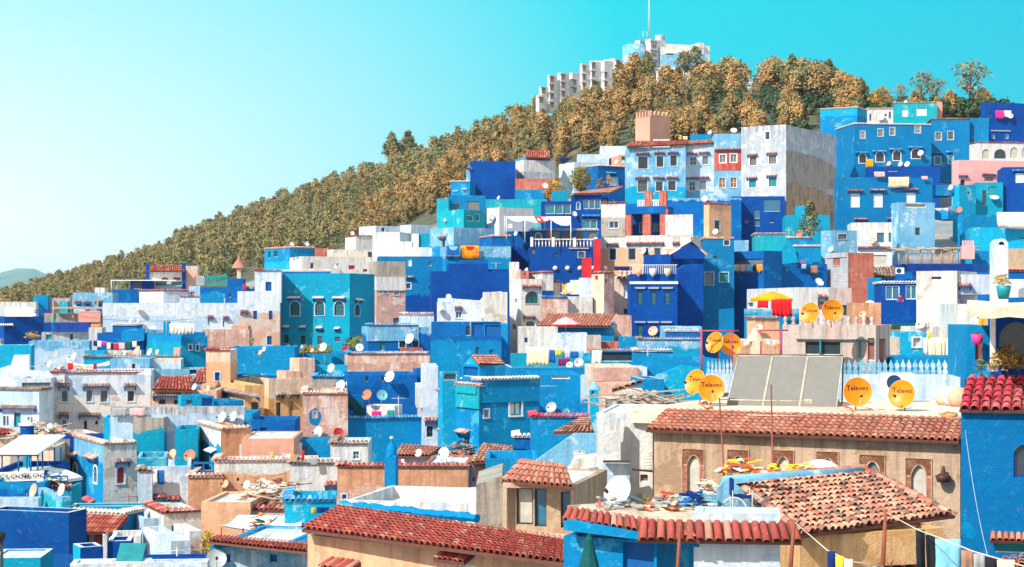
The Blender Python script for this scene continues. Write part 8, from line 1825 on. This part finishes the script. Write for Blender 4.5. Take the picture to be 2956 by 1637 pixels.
heap(430, 900, 690, 46.2, .28, 34, 'yellow netting and loose bricks strewn along the hip roof ridge', ('clothyellow', 'redbrick_loose', 'clothyellow', 'clothbeige'), seed=31, ln=.6, depth=.8); heap(100, 430, 668, 45.4, .35, 40, 'yellow and white sacks piled at the left end of the hip roof ridge', ('clothyellow', 'tarp', 'redbrick_loose', 'clothwhite'), seed=32, ln=.5, depth=.8)
# white parapet, patio house
h('white_par', 'low white parapet block with crimson tiles below, in front of the hip roof', 'the low white parapet block', (-150, 552), 985, 1700, 'palew', Y=37.4, a=-8, d=1.2, par_h=.02)
f = HS['white_par'].fR; z_ = g3(0, 1190, 37.4).z; quadroof(f.pt(-1.2, z_ - .02, .42), f.pt(f.L + .45, z_, .42), f.pt(f.L + .35, z_ + .36, .02), f.pt(-1.2, z_ + .36, .02), 'tiled_ledge', HS['white_par'].root, 't', tw=.2, rows=1, jit=.02)
fr(1350, 1187)
h('patio', 'azure patio house at the bottom with a tiled coping, cobalt door and closed parasol', 'the azure patio house', (878, 1730, 2260), 1190, 2000, 'azure', Y=38.2, a=66, d=4, par_h=.05, w='1420 1185 1728 1700 ns')
slab([(878, 1005), (2110, 1185), (2110, 1245), (878, 1090)], 38.6, .5, 'azure', 'fascia', HS['patio'].root, a=-24)
qa, qb = g3(862, 1005, 39.2), g3(2120, 1185, 36.9); quadroof(qa, qb, qb + V((-.15, .55, .24)), qa + V((.15, .55, .24)), 'tiled_coping', HS['patio'].root, 't', tw=.19, rows=1, jit=.02)
mb = MB(); q = [qa + V((.15, .5, .12)), qb + V((-.1, .5, .12)), g3(2500, 1010, 41.5), g3(2150, 860, 44), g3(1050, 850, 43.5)]; z_ = qa.z + .16; q = [V((v_.x, v_.y, v_.z)) for v_ in q]; mb.add(q, [(v_.x, v_.y) for v_ in q]); mb.add([v_ - V((0, 0, .2)) for v_ in q[::-1]]); mb.build('roof_deck', [wallmat('cream', seed=1)], HS['patio'].root)
slab([(915, 870), (1240, 845), (1700, 835), (1700, 870), (1000, 950), (915, 930)], 43.6, .2, 'concrete', 'kerb', HS['patio'].root)
slab([(1700, 800), (1980, 765), (2290, 770), (2290, 880), (1700, 880)], 44.2, .2, 'skyb', 'blue_kerb', HS['patio'].root)
root = empty('closed_parasol', tuple(g3(1110, 1560, 38))); mb = MB(); mb.lathe(g3(1112, 1560, 37.8), [(.08, 0), (.2, .05), (.22, .35), (.13, .7), (.09, .95), (.01, 1.06)], 8, sm=False); mb.build('canopy', [M('clothgreen')], root); tag(root, 'closed dark green parasol before the azure patio wall', 'parasol')
p = g3(1664, 1260, 38.6); mb = MB(); mb.lathe(p, [(.02, -.12), (.1, -.06), (.13, .02), (.08, .12), (.03, .18), (.01, .3)], 8); o = mb.build('lantern', [M('iron')], None, loc=tuple(p)); tag(o, 'round iron lantern hanging before the cobalt patio door', 'lantern')
c = g3(1390, 745, 43); root = empty('satellite_dish', (c.x, c.y, c.z - 1.1)); dish_geo(root, c, V((-.62, -.66, .42)).normalized(), 292 / 3.17 / F * 43, 'dishlt', c.z - 1.1, n=36, mast='rust'); tag(root, 'largest white dish with a faded red mark, on the patio house roof', 'satellite dish')
heap(1200, 1660, 960, 42, .35, 60, 'planks, twigs and rags scattered under the largest dish', ('timber', 'concrete', 'clothgrey'), seed=41, ln=.7, depth=1.5); heap(1620, 1980, 960, 42, .6, 45, 'draped brown sacking and bricks on the patio roof', ('clothbeige', 'clothbrown', 'redbrick_loose', 'clothgrey'), seed=42, ln=.5, depth=1.0); heap(1980, 2300, 920, 42.4, .5, 50, 'pile of blue checked cushions and frames on the patio roof', ('clothblue', 'clothsky', 'clothnavy', 'tarp'), seed=43, ln=.5, depth=1.0); heap(2080, 2330, 780, 45.5, .5, 50, 'crumpled pinkish sheets on the blue kerb', ('dishpink', 'tarp', 'clothbeige'), seed=44, ln=.3, depth=.6)
for x, yb, hp, k, n_ in ((1580, 830, 70, 0, 'yellow plant behind the largest dish'), (1650, 850, 60, 0, 'second yellow plant further right on the patio roof'), (1300, 960, 62, 2, 'green weeds on the patio roof left of the dish foot'), (1480, 960, 80, 2, 'green weeds on the patio roof right of the dish foot')): plant(k, x, yb, hp, 43.3, n_, 1.5)
pole(1206, 815, 1204, 960, 42.5, 42.3, 'short red post on the patio roof', .045, 'cablered'); pole(1945, 1050, 1915, 1560, 35, 34.6, 'slanting dark pole rising in front of the patio wall', .05)
fr(2056, 1130, 2.8144)
# wheelchair on the roof
root = empty('wheelchair', tuple(g3(200, 1000, 41.6)))
for x, y, r_, n_ in ((180, 965, .30, 'wheel'), (320, 930, .28, 'wheel')):
 c = g3(x, y, 41.5 if x < 200 else 42.1); mb = MB(); N = 20; ring = [c + V((math.cos(t * 6.283 / N) * r_, math.sin(t * 6.283 / N) * r_ * .25, math.sin(t * 6.283 / N) * r_)) for t in range(N + 1)]; mb.tube(ring, .022, 5, cap=False)
 for t in range(0, N, 2): mb.tube([c, ring[t]], .005, 3)
 mb.build('wheel', [M('steel')], root)
c = g3(240, 870, 41.9); mb = MB(); mb.box(c - V((.22, 0, 0)), V((.5, 0, 0)), V((0, .45, 0)), V((0, 0, .06))); mb.build('seat', [M('clothnavy')], root); mb = MB(); mb.box(c + V((-.25, 0, .05)), V((.06, 0, 0)), V((0, .45, 0)), V((0, 0, .42))); mb.build('backrest', [M('clothnavy')], root); mb = MB()
for dx, dy in ((-.22, 0), (.26, 0), (-.22, .45), (.26, .45)): mb.tube([c + V((dx, dy, .2)), c + V((dx, dy, -.6))], .014, 4)
mb.build('frame', [M('steel')], root); tag(root, 'old wheelchair with a navy seat beside the hip roof', 'wheelchair')
# bottom right poles, lines and washing
pole(668, 1048, 630, 1500, 33, 32.7, 'dark slanting pole left of the yellow-green cloth', .05); pole(1410, 962, 1380, 1500, 33, 32.7, 'dark slanting pole right of the yellow-green cloth', .05)
line([g3(668, 1060, 33), g3(940, 1295, 31), g3(1140, 1385, 30.5), g3(1390, 1420, 32)], 'cable', 'washing line between the two slanting poles'); line([g3(1410, 985, 33), g3(1670, 1125, 31), g3(1900, 1210, 30), g3(2120, 1300, 29), g3(2600, 1440, 27)], 'cable', 'washing line falling to the lower right corner')
for i, (x0, x1, y0, c_, n_) in enumerate([(1655, 1728, 1125, 'clothblack', 'black trousers, first on the lower right line'), (1732, 1808, 1165, 'clothblack', 'black skirt, second on the lower right line'), (1812, 2018, 1200, 'clothsky', 'light blue garment on the lower right line'), (2024, 2118, 1290, 'clothbrown', 'taupe garment on the lower right line'), (2124, 2212, 1318, 'clothgrey', 'grey-blue garment on the lower right line'), (2216, 2312, 1345, 'clothblack', 'black shirt near the lower right corner'), (2316, 2460, 1368, 'clothbeige', 'beige garment at the lower right corner'), (936, 998, 1298, 'clothnavy', 'navy garment left of the yellow-green cloth'), (1002, 1068, 1338, 'clothyellow', 'yellow and green patterned cloth on the pole line'), (1072, 1142, 1362, 'clothcream', 'pale yellow cloth on the pole line')]):
 cloth(x0, y0, x1, y0 + 330, None, c_, n_, Y=31 - i * .1, wave=.035, skew=.02)
h('low_r', 'low house with rose ridge tiles in the lower right corner', 'the rose-tiled lower right house', (1330, 2700), 1440, 1700, 'cream', Y=33.5, d=.3, a=0, par_h=.02)
roofpx('low_r', (1330, 1440), (1660, 1425), (1660, 1398), (1340, 1412), 33, 33.8, 'p', tw=.2, rows=1); roofpx('low_r', (2200, 1450), (2560, 1430), (2560, 1330), (2300, 1400), 33, 35, 'p', tw=.2, rows=4)
# ---- foreground, centre
fr(0, 0, 1)
h('white_big', 'tall whitewashed house wall with a ladder and plank ledge beside the ochre house', 'the tall whitewashed wall', (1722, 1884), 1192, 1800, 'white', Y=64.5, a=-10, d=6, cope='', par_h=.05, w='1848 1370 1870 1392 nN')
f = HS['white_big'].fR
fr(1350, 1187)
slab([(1030, 900), (1080, 760), (1180, 520), (1225, 240), (1290, 200), (1350, 190), (1365, 60), (1400, 60), (1400, 900)], 63.5, .5, 'white', 'curved_wall', HS['white_big'].root)
slab([(430, 590), (700, 400), (980, 205), (1230, 208), (1230, 600), (430, 610)], 65, .4, 'skyb', 'sloping_wall', HS['white_big'].root)
slab([(1245, 470), (1485, 470), (1480, 860), (1245, 860)], 63.2, .2, 'pale', 'recess', HS['white_big'].root)
mb = MB(); a_, b_ = g3(1242, 470, 62.8), g3(1488, 472, 62.8); mb.box(a_, b_ - a_, V((0, .3, 0)), V((0, 0, .06))); a_, b_ = g3(1510, 545, 62.8), g3(1695, 560, 62.8); mb.box(a_, b_ - a_, V((0, .3, 0)), V((0, 0, .06))); mb.build('plank_ledge', [M('darkwood')], HS['white_big'].root)
root = empty('ladder', tuple(g3(1640, 540, 62.5))); mb = MB()
for x in (0, 72): mb.tube([g3(1605 + x, 535, 62.4), g3(1618 + x, 368, 63)], .025, 4)
mb.build('rails', [M('clothcream')], root); mb = MB()
for i in range(6): mb.tube([g3(1606 + i * 2.4, 520 - i * 28, 62.4 + i * .1), g3(1678 + i * 2.4, 520 - i * 28, 62.4 + i * .1)], .018, 4)
mb.build('rungs', [M('clothcream')], root); tag(root, 'small pale wooden ladder leaning on the tall whitewashed wall', 'ladder')
h('duct', 'blocky white chimney breast with a sloping shoulder over the beige dormer', 'the blocky white chimney breast', (940, 1110, 1200), 520, 760, 'whiteworn', Y=54, a=40, d=2, par_h=.02, zb=g3(0, 712, 54).z, name='chimney', cat='chimney', group=None)
slab([(945, 522), (985, 440), (1190, 405), (1200, 480), (1110, 540), (945, 530)], 54.3, 1.0, 'whiteworn', 'shoulder', HS['duct'].root)
room('duct2', 'duct', (978, 1080), 382, 'whiteworn', dY=.8, d=1, a=0, par_h=.05)
h('dormer', 'beige rendered dormer house with a big glazed door and curtains', 'the beige dormer', (318, 978), 665, 1200, 'tanlt', Y=49.5, a=-14, d=5, par_h=.05, w='445 700 600 1040 dC;612 708 722 1058 db;724 722 842 1062 db;852 738 940 1070 db')  # blue panes put reflections into the glass colour
slab([(78, 672), (315, 592), (330, 620), (330, 1120), (78, 1120)], 50.2, 4, 'concrete', 'side_wall', HS['dormer'].root)
a_, b_ = g3(305, 640, 49.4), g3(975, 700, 47.6); quadroof(a_, b_, b_ + V((-.2, 1.1, .5)), a_ + V((.6, 1.1, .5)), 'tiled_hood', HS['dormer'].root, 'p', tw=.22, tl=.36)
f = HS['dormer'].fR; u0, z0 = f.hit(fx(330), fy(1075)); u1, _ = f.hit(fx(950), fy(1110)); mb = MB(); mb.box(f.pt(u0, z0 - .25, .001), f.d * (u1 - u0), f.n * .28, V((0, 0, .16))); mb.build('sill', [M('cream')], HS['dormer'].root)
mb = MB(); u0, z1 = f.hit(fx(345), fy(690)); u1, _ = f.hit(fx(445), fy(690));
for ua, ub in ((u0, u0 + .12), (f.hit(fx(945), fy(700))[0] + .05, f.L)): mb.box(f.pt(ua, z0, .001), f.d * (ub - ua), f.n * .3, V((0, 0, z1 - z0)))
mb.box(f.pt(u0, z1, .001), f.d * (f.L - u0), f.n * .3, V((0, 0, .14))); mb.build('frame_surround', [M('tanlt')], HS['dormer'].root)
fr(0, 0, 1)
h('pink_front', 'long peach house with a red tiled roof and blue ridge in the foreground', 'the long peach tiled house', (888, 1652), 1543, 2000, 'peach', Y=50.5, a=-38, d=4, par_h=.05, w='1318 1627 1372 1700 wC')
PF = HS['pink_front']; A_, B_, C_, D_ = P(870, 1528, 50), P(1660, 1630, 43.3), P(1660, 1560, 45.6), P(984, 1462, 52.8)
quadroof(A_, B_, C_, D_, 'tiled_roof', PF.root, 't', tw=.225, tl=.30, jit=.012)
mb = MB(); a_, b_ = P(984, 1458, 52.7), P(1378, 1497, 48.9); mb.tube([a_.lerp(b_, i / 40) + V((0, 0, random.uniform(-.03, .03))) for i in range(41)], [random.uniform(.11, .17) for i in range(41)], 6, sm=False); mb.build('blue_ridge', [wallmat('azure', seed=4)], PF.root)
f = PF.fR
for x0, x1, y0 in ((1284, 1372, 1608), (955, 1042, 1632)):
 ua, z_ = f.hit(x0, y0); ub, _ = f.hit(x1, y0); quadroof(f.pt(ua, z_, .5), f.pt(ub, z_, .5), f.pt(ub, z_ + .22, .0), f.pt(ua, z_ + .22, .0), 'window_hood', PF.root, 't', tw=.18, rows=1)
# trees in the town
plant_t = lambda pr_, x, yb, hpx, Y, hm, n_, nm='tree': tree(nm, pr_, tuple(g3(x, yb, Y)), hpx / FR[2] / F * Y / hm, x, n_, 'tree')
fr(2156, 250)
SP = proto('pine', 6, 4.6, 150, 14, .34, 61, fol=foliage('spiky_leaves', (.05, .09, .035), (.10, .12, .04), (.46, .40, .16), .9), shape='cone', trunk=.12, base=.06)
plant_t(SP, 575, 1375, 305, 212, 6, 'spiky dark green conifer with pale new tips in the turquoise yard', 'conifer')
fr(1200, 400)
GB = proto('tree', 5, 5.2, 190, 14, .36, 62, fol=foliage('bushy_leaves', (.09, .12, .03), (.20, .17, .03), (.55, .40, .10), .7), shape='round', trunk=.14, base=.08)
plant_t(GB, 1510, 500, 215, 250, 5, 'round bushy golden-green tree beside the royal blue house')
for x, yb, hp, wx, n_ in ((1290, 500, 125, 1.4, 'golden bush left of the round bushy tree'), (1210, 548, 80, 1.3, 'small golden bush at the left end of the garden wall'), (1690, 468, 90, 1., 'dry grey-green bush right of the round bushy tree'), (1768, 440, 105, .5, 'slim upright golden shrub before the royal blue house')): plant(1, x, yb, hp, 249, n_, wx, nm='bush', cat='bush')
fr(700, 950)
for i in range(22):
 plant(0 if i % 3 else 2, 285 + i * 25 + random.uniform(-8, 8), 232, 40 + 18 * (i % 3), 147.5, 'yellow flowering creeper clump in the row along the blue parapet', 1.3, nm='creeper', cat='creeper', group='yellow creeper along the blue parapet')
for i in range(9): t = math.pi * i / 8; plant(0, 1058 + math.cos(t) * 42, 150 - math.sin(t) * 70 + 20, 34, 147, 'yellow blossom clump of the small flower arch', 1.2, nm='creeper', cat='creeper', group='flower arch')
plant(2, 988, 215, 120, 148.5, 'dark green bush beside the flower arch', 1.1, nm='bush', cat='bush'); plant(0, 82, 150, 60, 150, 'yellow bush with a dark pot at the foot of the tall pale house', 1.2, nm='bush', cat='bush')
for x, y, D, c_, e_ in ((178, 215, 64, 'p', 'pale pink'), (742, 168, 84, 'w', 'large white'), (545, 165, 44, 't', 'dim blue'), (638, 195, 44, 'p', 'small pink'), (942, 190, 66, 'R', 'striped'), (1070, 170, 72, 'w', 'squat white')): dish(x, y, D, 'flower_wall', c_, az=-35 if x < 900 else 5, extra=e_ + ' one,', dY=-1)
dish(1535, 90, 100, 'az_deck', 'w', az=-40, dY=-2.5)
fr(0, 750)
plant(1, 310, 735, 70, 172, 'golden spreading shrub on the roof edge at the left', 2.4, nm='shrub', cat='shrub')
fr(0, 1187)
plant(0, 1905, 1330, 210, 64.5, 'tall yellow flowering creeper at the left end of the crimson eave', .7, nm='creeper', cat='creeper')
# ---- people
def person(x, y, Y, zf, top, low, label, yaw=0., arm=.5):
 """head top seen at (x, y); feet on zf; one skinned body, hair and clothing as its children"""
 t = P(fx(x), fy(y), Y); H = max(1.5, min(1.8, t.z - zf)) ; z0 = t.z - H; k = H / 1.7; root = empty('person', (t.x, t.y, z0))
 J = [(0, 0, .92), (0, 0, 1.15), (0, 0, 1.38), (0, .0, 1.47), (0, -.02, 1.58), (0, -.02, 1.66), (-.17, 0, 1.37), (-.27, -.04, 1.10), (-.22, -.22 * arm * 2, .95), (.17, 0, 1.37), (.27, -.04, 1.10), (.22, -.22 * arm * 2, .95), (-.09, 0, .88), (-.10, -.02, .48), (-.10, 0, .08), (-.10, -.14, .03), (.09, 0, .88), (.10, .02, .48), (.10, .04, .08), (.10, -.10, .03)]
 E = [(0, 1), (1, 2), (2, 3), (3, 4), (4, 5), (2, 6), (6, 7), (7, 8), (2, 9), (9, 10), (10, 11), (0, 12), (12, 13), (13, 14), (14, 15), (0, 16), (16, 17), (17, 18), (18, 19)]
 RA = [.15, .14, .13, .055, .095, .075, .065, .045, .035, .065, .045, .035, .09, .065, .045, .035, .09, .065, .045, .035]
 me = bpy.data.meshes.new('body'); me.from_pydata([V(j) * k for j in J], E, []); o = bpy.data.objects.new('body', me); C.objects.link(o); o.parent = root; o.rotation_euler[2] = yaw
 m = o.modifiers.new('s', 'SKIN'); m.use_smooth_shade = True; me.skin_vertices[0].data[0].use_root = True
 for i, r in enumerate(RA): me.skin_vertices[0].data[i].radius = (r * k, r * k * (.75 if i < 3 else 1))
 o.modifiers.new('b', 'SUBSURF').levels = 1; o.modifiers[-1].render_levels = 2
 for q in (M(top), M('skin'), M(low)): me.materials.append(q)
 bpy.context.view_layer.update(); m2 = bpy.data.meshes.new_from_object(o.evaluated_get(bpy.context.evaluated_depsgraph_get())); o.modifiers.clear(); o.data = m2
 for q in (M(top), M('skin'), M(low)):
  if q.name not in m2.materials: m2.materials.append(q)
 for pl in m2.polygons:
  z = pl.center.z / k; pl.material_index = 1 if z > 1.45 or abs(pl.center.x) > .215 * k and z < 1.12 and z > .9 else (2 if z < .9 else 0)
 mb = MB(); c = V((t.x, t.y, z0)); mb.lathe(c + V((0, .015, 1.60 * k)), [(.1 * k, -.06), (.112 * k, .02), (.08 * k, .09), (.01, .12)], 10); mb.build('hair', [M('hair')], root); mb = MB()
 for s_ in (-1, 1): mb.box(c + V((s_ * .035 - .01, -.118 * k, 1.60 * k)), V((.02, 0, 0)), V((0, -.006, 0)), V((0, 0, .012)))
 mb.box(c + V((-.01, -.13 * k, 1.555 * k)), V((.02, 0, 0)), V((0, .02, 0)), V((0, 0, .035))); mb.build('face', [M('hair')], root)
 tag(root, label, 'person'); return root
fr(1700, 350)
person(940, 1062, 184, HS['cobalt_gable'].zt - .55, 'clothnavy', 'clothblack', 'person in dark clothes leaning by the washing behind the cobalt gable', .5, .9)
fr(2156, 600)
person(1404, 786, 138.6, P(0, fy(865), 138.6).z, 'clothpurple', 'clothnavy', 'person in dark red standing before the glazed cobalt verandah', -.3)
h('verandah_slab', 'narrow blue gallery ledge in front of the glazed cobalt house', 'the gallery ledge', (1228, 1565), 862, 1050, 'cobalt', Y=138, d=1.6, par_h=.03, name='gallery', cat='gallery', group=None)
parasol(20, 432, 764, 832, 925, 141, 'clothorange', 'clothorange', 'large orange parasol canopy before the long white house', n=6)
cloth(228, 842, 412, 996, None, 'clothred', 'big red and orange curtain hanging from the orange canopy', Y=133.5, wave=.12)
cloth(98, 850, 196, 915, None, 'clothred', 'small red curtain at the left of the orange canopy', Y=139)
# ---- overhead cables
fr(0, 0, 1)
for a_, b_, n_ in (((190, 905, 150), (560, 920, 148), 'thin cable sagging across the sky-pale wall at the left'), ((1180, 745, 200), (1500, 700, 205), 'thin cable sagging in front of the wide cobalt house'), ((2290, 560, 235), (2620, 545, 222), 'thin cable from the grey tower house to the shuttered blue house'), ((1960, 568, 248), (2260, 560, 240), 'black cable along the foot of the pale terraced row'), ((2786, 1240, 50), (2860, 1637, 40), 'thin white string hanging down the azure house at the right edge'), ((300, 1170, 125), (700, 1165, 120), 'thin cable crossing before the sagging red-roofed house')):
 Q_ = 'white string' not in n_; p, q = P(*a_), P(*b_); L_ = (q - p).length; line([p.lerp(q, i / 12) - V((0, 0, L_ * .035 * 4 * (i / 12) * (1 - i / 12))) for i in range(13)], 'iron' if 'white' not in n_ else 'ironwhite', n_, .018 if Q_ else .006, 'cable', 'cable')
for x, y, yl, on, n_ in ((1770, 600, 650, 'riad', 'aerial on the roof of the cobalt guest house'), (1010, 700, 760, 'cream_low', 'small aerial on the long cream-grey house'), (2445, 565, 620, 'blue_three', 'aerial over the house with white shutters'), (690, 1050, 1100, 'peach_stack', 'aerial standing on the peach stepped house'), (1150, 1145, 1210, 'blue_dip', 'aerial over the royal sunken-terrace house'), (2720, 880, 960, 'wht_right', 'bent aerial before the tall cream white house'), (1870, 1010, 1080, 'az_k4', 'thin aerial over the broad azure patchy wall'), (830, 1380, 1440, 'brick_white', 'aerial over the white-over-brick house'), (1220, 1010, 1080, 'pink_long', 'short aerial over the long pink brick house'), (480, 900, 960, 'az_big', 'slim aerial above the large azure-turquoise house')): antenna(x, y, yl, on, n_, dY=.6, span=1.0)
for o in bpy.data.objects:
 if '_o' in o: del o['_o']
dup = {k: v for k, v in LABELS.items() if len(v) > 1 and not v[0].get('group')}
print('DUPLABELS', list(dup)[:20]); print('OBJ', len(bpy.data.objects), 'pines near', len(near), 'rest', len(rest))
bad = [k for k in LABELS if not 4 <= len(k.split()) <= 16]; print('BADLEN', bad[:20])
gl = {k: len(v) for k, v in LABELS.items() if len(v) > 1 and v[0].get('group')}; print('GROUPDUPS', gl)
